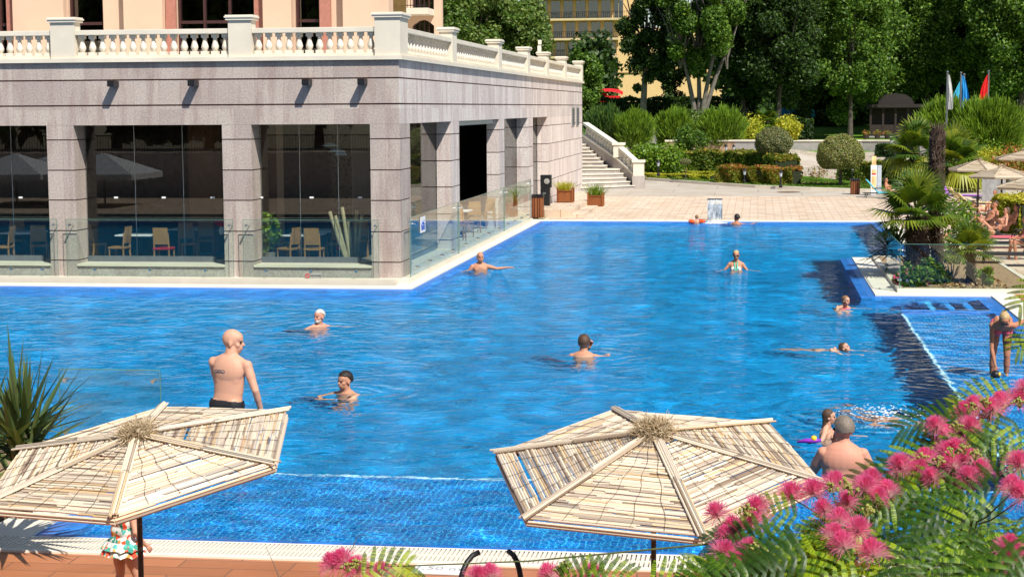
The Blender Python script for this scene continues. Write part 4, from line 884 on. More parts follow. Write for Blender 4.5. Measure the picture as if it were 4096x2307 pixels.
def add_wakes(pts):
    """rings of small waves spreading from every swimmer"""
    t, hh, pos = WATER; acc = None; nz = t.n('TexNoise'); nz.inputs['Scale'].default_value = 1.3; nz.inputs['Detail'].default_value = 2; t.l(pos, nz.inputs['Vector']); sc_ = t.n('VectorMath', operation='SCALE'); sc_.inputs['Scale'].default_value = .8; t.l(nz.outputs['Color'], sc_.inputs[0]); ad_ = t.n('VectorMath', operation='ADD'); t.l(pos, ad_.inputs[0]); t.l(sc_.outputs[0], ad_.inputs[1]); wp_ = ad_.outputs[0]
    for (x, y, amp) in pts:
        d = t.n('VectorMath', operation='DISTANCE'); t.l(wp_, d.inputs[0]); d.inputs[1].default_value = (x+.4, y+.4, .4)
        f = t.math('MULTIPLY', t.math('SINE', t.math('MULTIPLY', d.outputs['Value'], 17.0)), t.math('MULTIPLY', t.math('EXPONENT', t.math('MULTIPLY', d.outputs['Value'], -1.15)), amp))
        acc = f if acc is None else t.math('ADD', acc, f)
    t.l(acc, hh.inputs[1])
add_wakes([(WHO[k][0].location.x, WHO[k][0].location.y, .34) for k in ('white', 'dark', 'edge', 'brown', 'woman', 'pink', 'float', 'toy', 'bend')]+[(wk.x, wk.y, .9) for wk in (at_z(1798, 560, 0),)]+[(sp.x, sp.y, .9)])
# ================================================================ furniture inside the restaurant
def chair_mb(root, mat='chair_wood', seat='red_cushion'):
    m = MB(); m.cbox((0, 0, .45), (.44, .44, .05)); m.build('seat', MATS[seat], root, bevel=.012)
    m = MB(); V = []
    for i in range(7):
        z = .56+.07*i; y = .20+.0+.05*(i/6)**2+.02*math.sin(i/6*3.1); V += [(-.19, y, z), (.19, y, z), (-.19, y+.018, z), (.19, y+.018, z)]
    F = []
    for i in range(6):
        a = 4*i; F += [(a, a+1, a+5, a+4), (a+3, a+2, a+6, a+7), (a+2, a, a+4, a+6), (a+1, a+3, a+7, a+5)]
    F += [(0, 2, 3, 1), (24, 25, 27, 26)]; m.add(V, F); m.build('backrest', MATS[mat], root)
    for x in (-.19, .19):
        m = MB(); m.tube([(x, -.19, 0), (x, -.19, .44)], .02, 6); m.build('leg', MATS[mat], root)
        m = MB(); m.tube([(x, .25, 0), (x, .19, .3), (x, .19, .5), (x, .23, .85)], [.02, .024, .024, .018], 6); m.build('leg', MATS[mat], root)
def table_obj(x, y, z, label, rz=0):
    r = empty('dining_table', (x, y, z), label, 'table', 'restaurant tables', rz)
    m = MB(); m.cbox((0, 0, .73), (.95, .95, .03)); m.build('table_top', MATS['cloth_white'], r)
    m = MB(); m.tube([(0, 0, 0), (0, 0, .7)], .04, 8); m.cbox((0, 0, .015), (.5, .5, .03)); m.build('pedestal', MATS['dark_metal'], r)
FZ = .31
CH = [(300, 42.35, 180, 'wooden chair in profile at the left of the middle window', 85), (412, 42.15, 0, 'wooden chair with a red seat in the middle window', 0), (725, 42.25, 0, 'tall curved wooden chair at the left of the corner window', 70), (790, 42.2, 0, 'pale wooden chair seen square on in the corner window', 0), (868, 42.5, 0, 'wooden chair with a red seat beside the bundle of canes', 10), (8, 42.3, 0, 'curved wooden chair at the picture edge in the leftmost window', 95), (100, 42.9, 0, 'wooden chair standing back in the leftmost window', 15)]
proto = None
for px, y, _, lb, rz in CH:
    p = at_y(px, 600, y); red = 'red seat' in lb
    if proto is None:
        proto = empty('dining_chair', (p.x, y, FZ), lb, 'chair', 'dining chairs in the restaurant', R_(rz+180)); chair_mb(proto, seat='chair_wood'); c = proto
    else: c = copy_tree(proto); c.location = (p.x, y, FZ); c.rotation_euler = (0, 0, R_(rz+180)); c['label'] = lb
    if red:
        for ch in c.children:
            if ch.name.startswith('seat'): ch.data = ch.data.copy(); ch.data.materials[0] = MATS['red_cushion']
for px, y, rz, lb in ((1168, 52.4, 60, 'orange wooden chair nearest the glass in the open doorway'), (1190, 54.5, 200, 'orange wooden chair behind the table in the open doorway'), (1222, 56.4, 230, 'orange wooden chair by the third pillar'), (1181, 50.9, 20, 'orange wooden chair half hidden by the second pillar')):
    c = copy_tree(proto); p = at_y(px, 500, y); c.location = (min(p.x, -8.75), y, FZ); c.rotation_euler = (0, 0, R_(rz)); c['label'] = lb
for px, y, rz, lb in ((235, 43.4, 150, 'wooden chair set back at the left of the middle window'), (470, 43.6, 30, 'wooden chair in the shade at the right of the middle window'), (515, 44.8, 200, 'wooden chair deep inside the middle window'), (700, 44.2, 120, 'wooden chair deep inside at the left of the corner window'), (845, 43.8, 210, 'wooden chair at the second table of the corner window'), (905, 44.9, 10, 'wooden chair deepest in the corner window'), (38, 44.6, 20, 'wooden chair deep inside the leftmost window')):
    c = copy_tree(proto); p = at_y(px, 500, y); c.location = (p.x, y, FZ); c.rotation_euler = (0, 0, R_(rz)); c['label'] = lb
for px, y, lb in ((350, 43.0, 'white topped table behind the middle window'), (60, 43.6, 'white topped table behind the leftmost window'), (765, 43.2, 'white topped table behind the corner window'), (830, 44.6, 'second white topped table deeper inside the corner window'), (480, 45.2, 'white topped table deeper inside the middle window')):
    p = at_y(px, 600, y); table_obj(p.x, y, FZ, lb)
table_obj(-9.3, 53.6, FZ, 'table laid with glasses in the open doorway')
# pendant glass lamp and canes
p = at_y(845, 380, 42.4); e = empty('pendant_lamp', tuple(p), 'tiered clear glass pendant lamp hanging in the corner window', 'lamp')
for k, (dx, dz, r_) in enumerate(((-.16, .12, .20), (.02, -.02, .22), (.12, -.10, .17))):
    m = MB(); m.lathe([(.02, .09), (r_*.6, .06), (r_, 0), (r_-.01, -.004)], 16, (dx, 0, dz)); m.build('shade', simple('pale_glass', (.55, .66, .68), .15, spec=.8), e, smooth=True)
m = MB(); m.tube([(0, 0, .1), (0, 0, 3.8-p.z)], .006, 5); m.build('cable', MATS['dark_metal'], e)
p = at_y(885, 600, 42.0); e = empty('cane_bundle', (p.x, 42.0, .35), 'bundle of thick pale canes leaning in a pot inside the corner window', 'canes')
for k, (dx, dz) in enumerate(((-.55, 1.35), (-.42, 1.25), (-.25, 1.45), (-.1, 1.1), (.1, 1.38), (.22, 1.25))):
    m = MB(); m.tube([(dx*.2, .05*k, .0), (dx, .04*k, dz)], .045, 8); m.build('cane', simple('cane_pale', (.42, .36, .22), .6, .2), e)
def pot_plant(x, y, z, lb, h=.9, mat='leaf_mid', n=260):
    e = empty('pot_plant', (x, y, z), lb, 'plant'); m = MB(); m.lathe([(.12, 0), (.17, .3), (.18, .32), (.15, .32)], 12); m.build('pot', simple('pot_grey', (.25, .23, .21), .7), e)
    P, d = ellipsoid_shell(n, (0, 0, h*.7), (.33, .33, h*.42), .2); quads_np('foliage', leaves_at(P, .09, aspect=2.2), MATS[mat], e)
p = at_y(668, 560, 42.0); pot_plant(p.x+.05, 42.05, .35, 'leafy potted plant at the left of the corner window', 1.25, 'leaf_pine')
p = at_y(556, 515, 42.9); e = empty('flower_vase', (p.x, 42.9, 1.05), 'vase of red orange flowers beside the middle pillar', 'vase'); m = MB(); m.lathe([(.05, 0), (.07, .12), (.04, .2)], 10); m.build('vase', MATS['cloth_white'], e)
P, d = ellipsoid_shell(120, (0, 0, .30), (.17, .12, .08), .2); quads_np('blossom', leaves_at(P, .06), MATS['red_fabric'], e)

# ================================================================ things round the far end of the pool
# platform with its lower step, speakers, bin, planters
PZ = .05
m = MB(); m.box(-8.30, -7.02, 66.2, 80.6, 0, .34); m.box(-7.018, -6.55, 66.25, 72.3, 0, .17); st = m.build('stone_platform', MATS['deck_beige']); structure(st)
def bin_obj(p, lb, h=.92, w_=.42):
    e = empty('litter_bin', tuple(p), lb, 'litter bin', 'slatted litter bins'); m = MB(); m.cbox((0, 0, h*.48), (w_*.9, w_*.9, h*.9)); m.build('liner', MATS['black_plastic'], e)
    for sx, sy in ((0, -1), (1, 0), (-1, 0), (0, 1)):
        for k in range(4):
            t_ = (-1.5+k)*w_*.235; m = MB()
            if sy: m.cbox((t_, sy*w_*.47, h*.46), (w_*.17, .02, h*.84))
            else: m.cbox((sx*w_*.47, t_, h*.46), (.02, w_*.17, h*.84))
            m.build('slat', MATS['planter_wood'], e)
    m = MB(); m.cbox((0, 0, h*.93), (w_*1.12, w_*1.12, h*.12), taper=.02); m.build('bag_rim', MATS['bin_bag'], e, bevel=.02)
p = at_z(1352, 549, .05); bin_obj((p.x+.02, p.y, .05), 'slatted bin with a black bag at the end of the glass barrier')
bb = at_z(2151, 489, .17); bin_obj((bb.x, bb.y, .17), 'orange brown slatted bin on the lawn edge beside the information board', .72, .42)
e = empty('loudspeaker', (-8.05, 69.0, .34), 'black loudspeaker cabinet stacked on another beside the wall', 'loudspeaker')
q0 = at_y(1372, 468, 69.0); q0.z = .34
e.location = q0; m = MB(); m.cbox((0, 0, .36), (.36, .34, .70)); m.build('lower_cabinet', MATS['black_plastic'], e, bevel=.015); m = MB(); m.cbox((-.02, -.185, .50), (.12, .02, .08)); m.build('port', MATS['grey_metal'], e)
m = MB(); m.cbox((.03, 0, .97), (.42, .36, .50)); u = m.build('upper_cabinet', MATS['black_plastic'], e, bevel=.015); m = MB(); m.tube([(.08, -.178, .98), (.08, -.20, .98)], .11, 16); m.tube([(.08, -.2, .98), (.08, -.212, .98)], .05, 12); m.build('cone', MATS['grey_wall'], u)
# wooden planters with tall grass
def planter(p, lb, s=.62, warm=0):
    e = empty('wooden_planter', tuple(p), lb, 'planter', 'square wooden planters with grass')
    h = .52
    m = MB(); m.cbox((0, 0, h*.52), (s*.86, s*.86, h*.86)); m.build('box', MATS['planter_wood'], e)
    for sx in (-1, 1):
        for sy in (-1, 1):
            q = MB(); q.cbox((sx*s*.46, sy*s*.46, h*.56), (.06, .06, h*1.12)); q.sphere((sx*s*.46, sy*s*.46, h*1.16), .03, 8, 5); q.build('post', MATS['planter_wood'], e)
    for sy in (-1, 1): q = MB(); q.cbox((0, sy*s*.45, h*.93), (s*.86, .03, .05)); q.cbox((0, sy*s*.45, h*.12), (s*.86, .03, .05)); q.build('rail', MATS['planter_wood'], e)
    n = 240; P = np.zeros((n, 3)); P[:, 0] = RNG.normal(0, s*.2, n); P[:, 1] = RNG.normal(0, s*.2, n); P[:, 2] = h*.93
    D = np.stack([P[:, 0]*1.0+RNG.normal(0, .09, n), P[:, 1]*1.0+RNG.normal(0, .09, n), .25+.22*RNG.random(n)*(1.5 if warm else 1)], 1); W = RNG.normal(0, 1, (n, 3)); W[:, 2] = 0; W /= np.linalg.norm(W, axis=1, keepdims=True); W *= .008
    M_ = P+D*.6; T = P+D; T[:, 2] -= .04; V = np.concatenate([np.stack([P-W, P+W, M_+W, M_-W], 1), np.stack([M_-W, M_+W, T+W*.2, T-W*.2], 1)]); quads_np('grass', V, MATS['leaf_yellow' if not warm else 'leaf_pine'], e)
q = at_y(1423, 523, 71.5); planter((q.x, 71.5, .34), 'wooden planter of pale grass standing on the stone platform', .66)
q = at_z(1499, 522, .05); planter((q.x, q.y, .06), 'wooden planter of taller green grass at the foot of the platform', .66, 1)
q = at_y(1285, 523, 62.6); planter((q.x-.1, 62.6, .31), 'wooden planter with red flowers behind the side glass barrier', .6, 1)
# blade waterfall
wf = at_y(1798, 552, 64.75); e = empty('pool_waterfall', (wf.x, 64.75, .05), 'steel blade fountain pouring a sheet of water into the far end of the pool', 'fountain')
Wd = .27; Ht = 1.16-.05-.0; zt_ = at_y(1798, 501, 64.75).z-.05
m = MB()
prof = [(.30, 0), (.30, .45), (.27, zt_*.75), (.18, zt_*.93), (.02, zt_), (-.38, zt_-.01)]
V = []; 
for (y, z) in prof: V += [(-Wd, y, z), (Wd, y, z), (-Wd, y+.035, z+.02), (Wd, y+.035, z+.02)]
F = []
for i in range(len(prof)-1):
    a = 4*i; F += [(a, a+1, a+5, a+4), (a+3, a+2, a+6, a+7), (a+2, a, a+4, a+6), (a+1, a+3, a+7, a+5)]
m.add(V, F+[(0, 2, 3, 1), (20, 21, 23, 22)]); m.build('steel_blade', MATS['steel'], e)
t = NT('falling_water'); nz = t.noise(7, 4, .6, t.pos((1.2, 1, .35))); tr = t.n('BsdfTransparent'); df = t.n('BsdfPrincipled'); df.inputs['Base Color'].default_value = (.75, .8, .83, 1); df.inputs['Roughness'].default_value = .15
t.l(t.bump(nz, .8, .03), df.inputs['Normal']); mx = t.n('MixShader'); t.l(t.ramp(nz, [(.38, (.08,)*3), (.62, (.75,)*3)]), mx.inputs[0]); t.l(tr.outputs[0], mx.inputs[1]); t.l(df.outputs[0], mx.inputs[2]); t.l(mx.outputs[0], t.out.inputs[0]); MATS['falling'] = t.m
m = MB(); N = 14; V = []
for i in range(N+1):
    k = i/N; z = zt_-.01-(zt_+.04)*k; y = -.39-.12*math.sqrt(k)
    for j in range(9): x = -Wd*.97+2*Wd*.97*j/8; V.append((x*(1-.08*k), y+.012*math.sin(j*2.1+i), z))
m.add(V, [(i*9+j, i*9+j+1, (i+1)*9+j+1, (i+1)*9+j) for i in range(N) for j in range(8)]); m.build('water_sheet', MATS['falling'], e, smooth=True)
foam('foam', (wf.x, 64.12, 0), .5, .75, 320, 'white foam where the waterfall hits the pool', 5, .03)
# steps and side balustrade beyond the restaurant
gy = lambda k: 85.4+.36*k
Bs = empty('garden_steps', (-7.5, 87, .2), 'wide pale stone steps climbing left of the garden behind the restaurant', 'steps')
rs = [(2539.7, 742), (2520, 726), (2503, 710.6), (2490.4, 694.3), (2475.6, 676.8), (2420.5, 663.2), (2405.7, 647.7), (2391.4, 633), (2376.6, 618.6), (2363, 605), (2349.5, 591.4), (2335, 577.8)]
ZS = []
for k, (x, y) in enumerate(rs):
    p = at_y(x/1.59, y/1.59, gy(k)+1.0*(k < 5)*(1-k/5)); zt = p.z; x1 = p.x; ylag = 1.3*(5-k)/5 if k < 5 else 0
    m = MB(); xl = XW-.2-.08*k-(0 if k < 5 else .5); yr = gy(k)+ylag; yl = gy(k)-ylag*1.2
    m.poly([(xl+7.5, yl-87), (x1+7.5, yr-87), (x1+7.5, yr+2.5-87), (xl+7.5, yr+2.5-87)], -.6, zt-.2-.045); 
    tr_ = m.build('riser', MATS['granite_plain'], Bs); m = MB(); m.poly([(xl+7.5, yl-.05-87), (x1+7.52, yr-.05-87), (x1+7.52, yr+2.5-87), (xl+7.5, yr+2.5-87)], zt-.2-.043, zt-.2); m.build('tread', MATS['limestone'], tr_)
    ZS.append((x1, yr, zt))
# sloping wall with balusters: from the newel at the foot up to the building end
SB = empty('stair_balustrade', (-6.3, 87, .2), 'sloping cream balustrade on a granite wall beside the garden steps', 'balustrade')
SBo = Vector((-6.3, 87, .2))
nb0 = at_y(1600, 473, 86.9); n1x = at_y(1566, 373, 88.0); top = at_y(1471, 300, 91.0)
PTS = []  # (plan point, wall top z, rail top z)
def col(px, yd, pw, pr): a = at_y(px, pw, yd); b_ = at_y(px, pr, yd); return (a.x, yd, a.z, b_.z)
A1 = col(1607, 86.9, 424, 397); A2 = col(1557, 88.3, 391, 357); A3 = col(1473, 91.2, 325, 305)
A1 = (A1[0], A1[1], at_y(1600, 441, 86.9).z, at_y(1600, 394, 86.9).z); 
def slope_piece(name, a, b, zb, mat, th, a0, b0, a1, b1, parent=SB):
    """a,b plan points; heights a0..a1 at a and b0..b1 at b"""
    d = Vector((b[0]-a[0], b[1]-a[1], 0)).normalized(); nn = Vector((-d.y, d.x, 0))*th/2; V = []
    for (p, z0, z1) in ((a, a0, a1), (b, b0, b1)):
        for sg_ in (-1, 1):
            for z in (z0, z1): V.append(tuple(Vector((p[0], p[1], z))+nn*sg_-SBo))
    m = MB(); m.add(V, [(0, 1, 3, 2), (4, 6, 7, 5), (0, 4, 5, 1), (2, 3, 7, 6), (1, 5, 7, 3), (0, 2, 6, 4)]); return m.build(name, MATS[mat], parent)
wz1, wz2, wz3 = A1[2], at_y(1557, 404-8, 88.3).z, at_y(1473, 338, 91.2).z
wall_o = slope_piece('wall', A1, A2, 0, 'granite_plain', .34, -.3, -.3, wz1-.12, wz2-.1); slope_piece('wall', A2, A3, 0, 'granite_plain', .34, -.3, -.3, wz2-.1, wz3-.1)
slope_piece('kerb', A1, A2, 0, 'limestone', .40, wz1-.118, wz2-.098, wz1, wz2); slope_piece('kerb', A2, A3, 0, 'limestone', .40, wz2-.098, wz3-.098, wz2, wz3)
rz1, rz2, rz3 = wz1+.62, wz2+.62, wz3+.62
slope_piece('handrail', A1, A2, 0, 'limestone', .34, rz1-.13, rz2-.13, rz1, rz2); slope_piece('handrail', A2, A3, 0, 'limestone', .34, rz2-.13, rz3-.13, rz2, rz3)
for (a, b, za, zb, nbb) in ((A1, A2, wz1, wz2, 5), (A2, A3, wz2, wz3, 12)):
    for i in range(nbb):
        k = (i+.6)/(nbb+.2); o = bpy.data.objects.new('baluster', bal_me); COL.objects.link(o); o.parent = SB; o.location = Vector((a[0]*(1-k)+b[0]*k, a[1]*(1-k)+b[1]*k, za*(1-k)+zb*k-.02))-SBo; o.scale = (1.1, 1.1, 1.12)
for (a, z1, zb_) in ((A1, rz1+.14, -.3), (A2, rz2+.12, wz2)):
    m = MB(); c = Vector((a[0], a[1], 0))-SBo; m.box(c.x-.26, c.x+.26, c.y-.26, c.y+.26, zb_-.2, z1-.12-.2); o = m.build('newel_post', MATS['limestone'], SB); m = MB(); m.box(c.x-.32, c.x+.32, c.y-.32, c.y+.32, z1-.318, z1-.2); m.build('cap', MATS['limestone_smooth'], o)
m = MB(); c = Vector((A1[0], A1[1], 0))-SBo; m.box(c.x-.30, c.x+.30, c.y-.30, c.y+.30, -.4, wz1-.22); m.build('pedestal', MATS['granite_plain'], SB)
# a rear wall behind the restaurant
m = MB(); m.box(-40, -10.9, 104, 104.4, 0, 3.6); tag(m.build('rear_wall', MATS['limestone']), 'pale retaining wall half hidden behind the restaurant end', 'wall')
# manhole cover and bollard lamps
q = at_z(1984, 766/1.59+0, .22); m = MB(); m.lathe([(.55, 0), (.55, .012), (.5, .014), (.1, .014)], 20); o = m.build('manhole_cover', simple('manhole', (.16, .10, .06), .7)); o.location = (q.x, q.y, gz(q.x, q.y)+.006); tag(o, 'round rusty manhole cover in the pale paving', 'manhole')
def lantern(px, pyb, pyt, y, lb, heads=1, z=None):
    p = at_y(px, pyb, y); t_ = at_y(px, pyt, y); h = t_.z-p.z; e = empty('garden_lantern', tuple(p), lb, 'lamp', 'black garden lanterns')
    m = MB(); m.lathe([(.09, 0), (.09, .1), (.045, .16), (.035, .5*h), (.05, .52*h), (.03, .55*h), (.03, h-.34)], 8); m.build('post', MATS['dark_metal'], e)
    for k in range(heads):
        dx = 0 if heads == 1 else (-.22+.44*k); m = MB(); m.lathe([(.05, h-.34), (.10, h-.15)], 6, (dx, 0, 0)); l_ = m.build('lantern_glass', simple('lantern_glass', (.5, .55, .6), .1, spec=.8), e)
        m = MB(); m.lathe([(.13, h-.148), (.05, h-.05), (.02, h)], 6, (dx, 0, 0)); 
        if heads > 1: m.tube([(0, 0, h-.4), (dx, 0, h-.34)], .02, 6)
        m.build('cap', MATS['dark_metal'], l_)
lantern(1656, 443, 402, 92, 'black lantern post on the lawn before the yellow box hedges')
lantern(1873, 460, 423, 89, 'black lantern post at the left end of the red tipped hedge')
lantern(2126-162, 472, 427, 86, 'black lantern post at the kerb right of the red tipped hedge')
lantern(2144, 458, 411, 88.5, 'black lantern post standing behind the orange brown bin')
lantern(1836, 397, 363, 104, 'twin headed black lantern in front of the round pine shrub', 2)
lantern(1774-157, 392, 366, 104, 'twin headed black lantern between the two left pine shrubs', 2)
lantern(2252, 393, 346, 104, 'twin headed black lantern on the cobbled plaza', 2)
# information board
q = at_z(2203, 490, .2); e = empty('information_board', tuple(q), 'tall slim information board on a grey post beside the hedge', 'sign', None, R_(12)); hb_ = at_y(2203, 415, q.y).z-q.z
m = MB(); m.box(-.24, .02, -.04, .04, 0, hb_); bo = m.build('panel', MATS['white_paint'], e)
m = MB(); m.box(.03, .24, -.08, .08, 0, hb_-.02); m.build('post', simple('board_grey', (.42, .45, .50), .35), e, bevel=.04)
for z0, z1 in ((.25, .85), (.9, 1.15), (1.35, 1.75)):
    m = MB(); m.box(-.21, -.01, -.046, -.041, z0, z1); m.build('picture', simple('board_orange', (.75, .48, .22), .5, .3, 4), bo)
m = MB(); m.box(-.21, -.02, -.046, -.041, hb_-.45, hb_-.38); m.build('heading', MATS['red_fabric'], bo)
# flagpoles
def flag(px, y, pyt, mat, lb, pyb, cloth):
    b_ = at_y(px, 415, y); t_ = at_y(px, pyt, y); e = empty('flagpole', (b_.x, y, 1.0), lb, 'flag', 'flagpoles in the garden'); H_ = t_.z-1.0
    m = MB(); m.tube([(0, 0, 0), (0, 0, H_)], [.07, .045], 8); m.sphere((0, 0, H_+.05), .07, 8, 6); m.build('pole', MATS['grey_metal'] if mat != 'white_fabric' else MATS['grey_metal'], e)
    z1 = at_y(px, pyt+4, y).z-1.0; z0 = at_y(px, pyb, y).z-1.0; V = []; N = 12
    for i in range(N+1):
        k = i/N
        for j in range(9):
            w_ = cloth*(math.sin(math.pi*min(1, k*.62+.03))**.7+.05)*(j/8); V.append((.06+w_*(1 if cloth > 0 else 1), .10*math.sin(j*1.9+k*2.2)*(.3+k), z1-(z1-z0)*k-(abs(w_))*.35*(1-k)))
    m = MB(); m.add(V, [(i*9+j, i*9+j+1, (i+1)*9+j+1, (i+1)*9+j) for i in range(N) for j in range(8)]); m.build('flag', MATS[mat], e, smooth=True)
flag(2379, 100, 184, 'white_fabric', 'limp white flag on the leftmost of the flagpoles', 276, .25)
flag(2413, 101, 186, 'blue_fabric', 'bright blue flag hanging on the pole beside the teal one', 280, .38)
flag(2421, 104, 190, 'teal_fabric', 'pale teal flag drooping on its pole', 300, -.75)
flag(2482, 102, 182, 'red_fabric', 'red flag hanging on the rightmost flagpole', 266, -.5)
# wall mounted floodlight on the rear terrace post
p = at_y(1357, 120, 76); e = empty('floodlight', tuple(p), 'small white floodlight pair on the terrace balustrade', 'floodlight'); m = MB(); m.cbox((0, 0, -.05), (.16, .14, .26)); m.cbox((.02, 0, .22), (.14, .14, .2)); m.build('housing', MATS['limestone_smooth'], e, bevel=.02); m = MB(); m.tube([(0, 0, -.2), (0, 0, -.75)], .02, 6); m.build('stem', MATS['grey_metal'], e)
# 1,50 m depth sign and rail handles on the near deck
p = at_z(1105, 1424, .06); e = empty('depth_marker', (p.x, p.y-.02, .037), 'white floor tile by the near edge marked 1,50 m', 'sign', None, R_(-2)); m = MB(); m.box(-.22, .22, -.18, .10, 0, .02); m.build('tile', MATS['white_paint'], e, bevel=.008); text_obj('lettering', '1,50 m', .16, (0, -.04, .0215), (0, 0, 0), simple('pale_grey', (.34, .33, .32), .6), e)
for px, sg_, lb in ((1160, 1, 'left black handrail end curving up beside the depth marker'), (1310, -1, 'right black handrail end curving up beside the depth marker')):
    p = at_y(px, 1452, 11.9); e = empty('handrail', (p.x, 11.9, p.z-1.0), lb, 'handrail', 'black curved handrails'); m = MB(); L = .26; m.tube([(0, 0, 0), (0, 0, .95), (0, 0, 1.0), (sg_*.012, .02, 1.05), (sg_*.035, .06, 1.10), (sg_*.065, .10, 1.135), (sg_*.105, .14, 1.15)], .020, 8); m.build('rail', MATS['black_plastic'], e, smooth=True)
# ================================================================ hedges, shrubs and trees of the garden
def clumpy(n, c, r, rng, k=26, cr=.38, inner=.35, squash=1.0):
    """leaf points gathered in clumps on an uneven ellipsoid crown"""
    r = np.asarray(r, float); C, _ = ellipsoid_shell(k, (0, 0, 0), (1, 1, 1), inner, rng); C *= (.72+.28*rng.random((k, 1)))
    R = cr*(.6+.8*rng.random(k)); idx = rng.choice(k, n, p=(R**2)/np.sum(R**2)); d = rng.normal(size=(n, 3)); d /= np.linalg.norm(d, axis=1, keepdims=True)
    q = (rng.random((n, 1))**.45); P = C[idx] + d*q*R[idx][:, None]*np.array([1, 1, squash]); rm = float((r[0]*r[1])**.5)*1.15; return np.asarray(c)+C[idx]*r+d*q*R[idx][:, None]*rm*np.array([1, 1, squash]), d
def tree(name, label, x, y, z0, base_h, crown, n, leaf, size, seed, trunk_r=.18, lean=0.0, bark='bark', group=None, limbs=7, top=None, k=46, forked=0, cat='tree', cr=.36, trunks=None):
    """crown=(centre height, rx, ry, rz)"""
    rng = np.random.default_rng(seed); rd = random.Random(seed); e = empty(name, (x, y, z0), label, cat, group); ch, rx, ry, rz = crown
    m = MB(); stems = trunks or [(0, 0, lean)]
    for (sx, sy, ln) in stems:
        pts = [(sx*.3, sy*.3, -.3), (sx*.4+ln*.1, sy*.4, base_h*.3), (sx*.7+ln*.5, sy*.7, base_h*.75), (sx+ln, sy, base_h*1.15), (sx*1.2+ln*1.3, sy, ch)]
        m.tube(pts, [trunk_r*1.25, trunk_r, trunk_r*.82, trunk_r*.65, trunk_r*.3], 9)
        for i in range(limbs):
            a = rd.random()*6.28; b = base_h*(.85+.5*rd.random()); q = .35+.5*rd.random()
            m.tube([(sx+ln, sy, b), (sx+ln+rx*q*.5*math.cos(a), sy+ry*q*.5*math.sin(a), b+(ch-b)*.55+.3), (sx+ln+rx*q*math.cos(a), sy+ry*q*math.sin(a), ch+rz*.4*rd.random())], [trunk_r*.45, trunk_r*.3, trunk_r*.1], 6)
    m.build('trunk', MATS[bark], e)
    P, d = clumpy(n, (lean, 0, ch), (rx, ry, rz), rng, k, cr); kk = P[:, 2] > .4; P = P[kk]; d = d[kk]
    quads_np('crown', leaves_at(P, size, .5, 1.5, rng, d, .3), MATS[leaf], e, rng.random(len(P))); return e
def ball_tree(px, pyc, pyb, y, diam, label, leaf, n, seed, size=.05, squash=.82, group=None):
    c = at_y(px, pyc, y); b = at_y(px, pyb, y); rng = np.random.default_rng(seed); e = empty('clipped_tree', tuple(b), label, 'tree', 'ball clipped trees'); h = c.z-b.z; r = diam/2
    m = MB(); m.tube([(0, 0, -.2), (.03, 0, h*.4), (0, 0, h*.9)], [.09*diam/2, .07*diam/2, .06*diam/2], 8)
    for k in range(8): a = k*.785; m.tube([(0, 0, h-r*squash*.8), (r*.6*math.cos(a), r*.6*math.sin(a), h-r*.1)], [.035, .012], 5)
    m.build('trunk', MATS['bark'], e)
    d = rng.normal(size=(n, 3)); d /= np.linalg.norm(d, axis=1, keepdims=True); q = (.86+.14*rng.random((n, 1)))*(1+.035*np.sin(d[:, :1]*9+d[:, 2:]*7)); P = d*q*np.array([r, r, r*squash])+np.array([0, 0, h]); P[:, 2] = np.where(P[:, 2] < h-r*squash*.72, h-r*squash*.72+.12*(rng.random(n)), P[:, 2])
    quads_np('crown', leaves_at(P, size, .2, 1.5, rng, d, .45), MATS[leaf], e, rng.random(n)); return e
ball_tree(1946, 358, 418, 96, 2.05, 'neat round topiary ball tree, grey green, left of the cobbled plaza', 'leaf_ball', 16000, 1, .05)
ball_tree(2113, 388, 473, 87, 2.32, 'largest round topiary ball tree with a reddish top, beside the pool paving', 'leaf_ball_warm', 20000, 2, .05, .85)
ball_tree(1724, 407, 446, 92, .62, 'very small mushroom shaped topiary tree on the lawn', 'leaf_ball', 3500, 3, .03, .6)

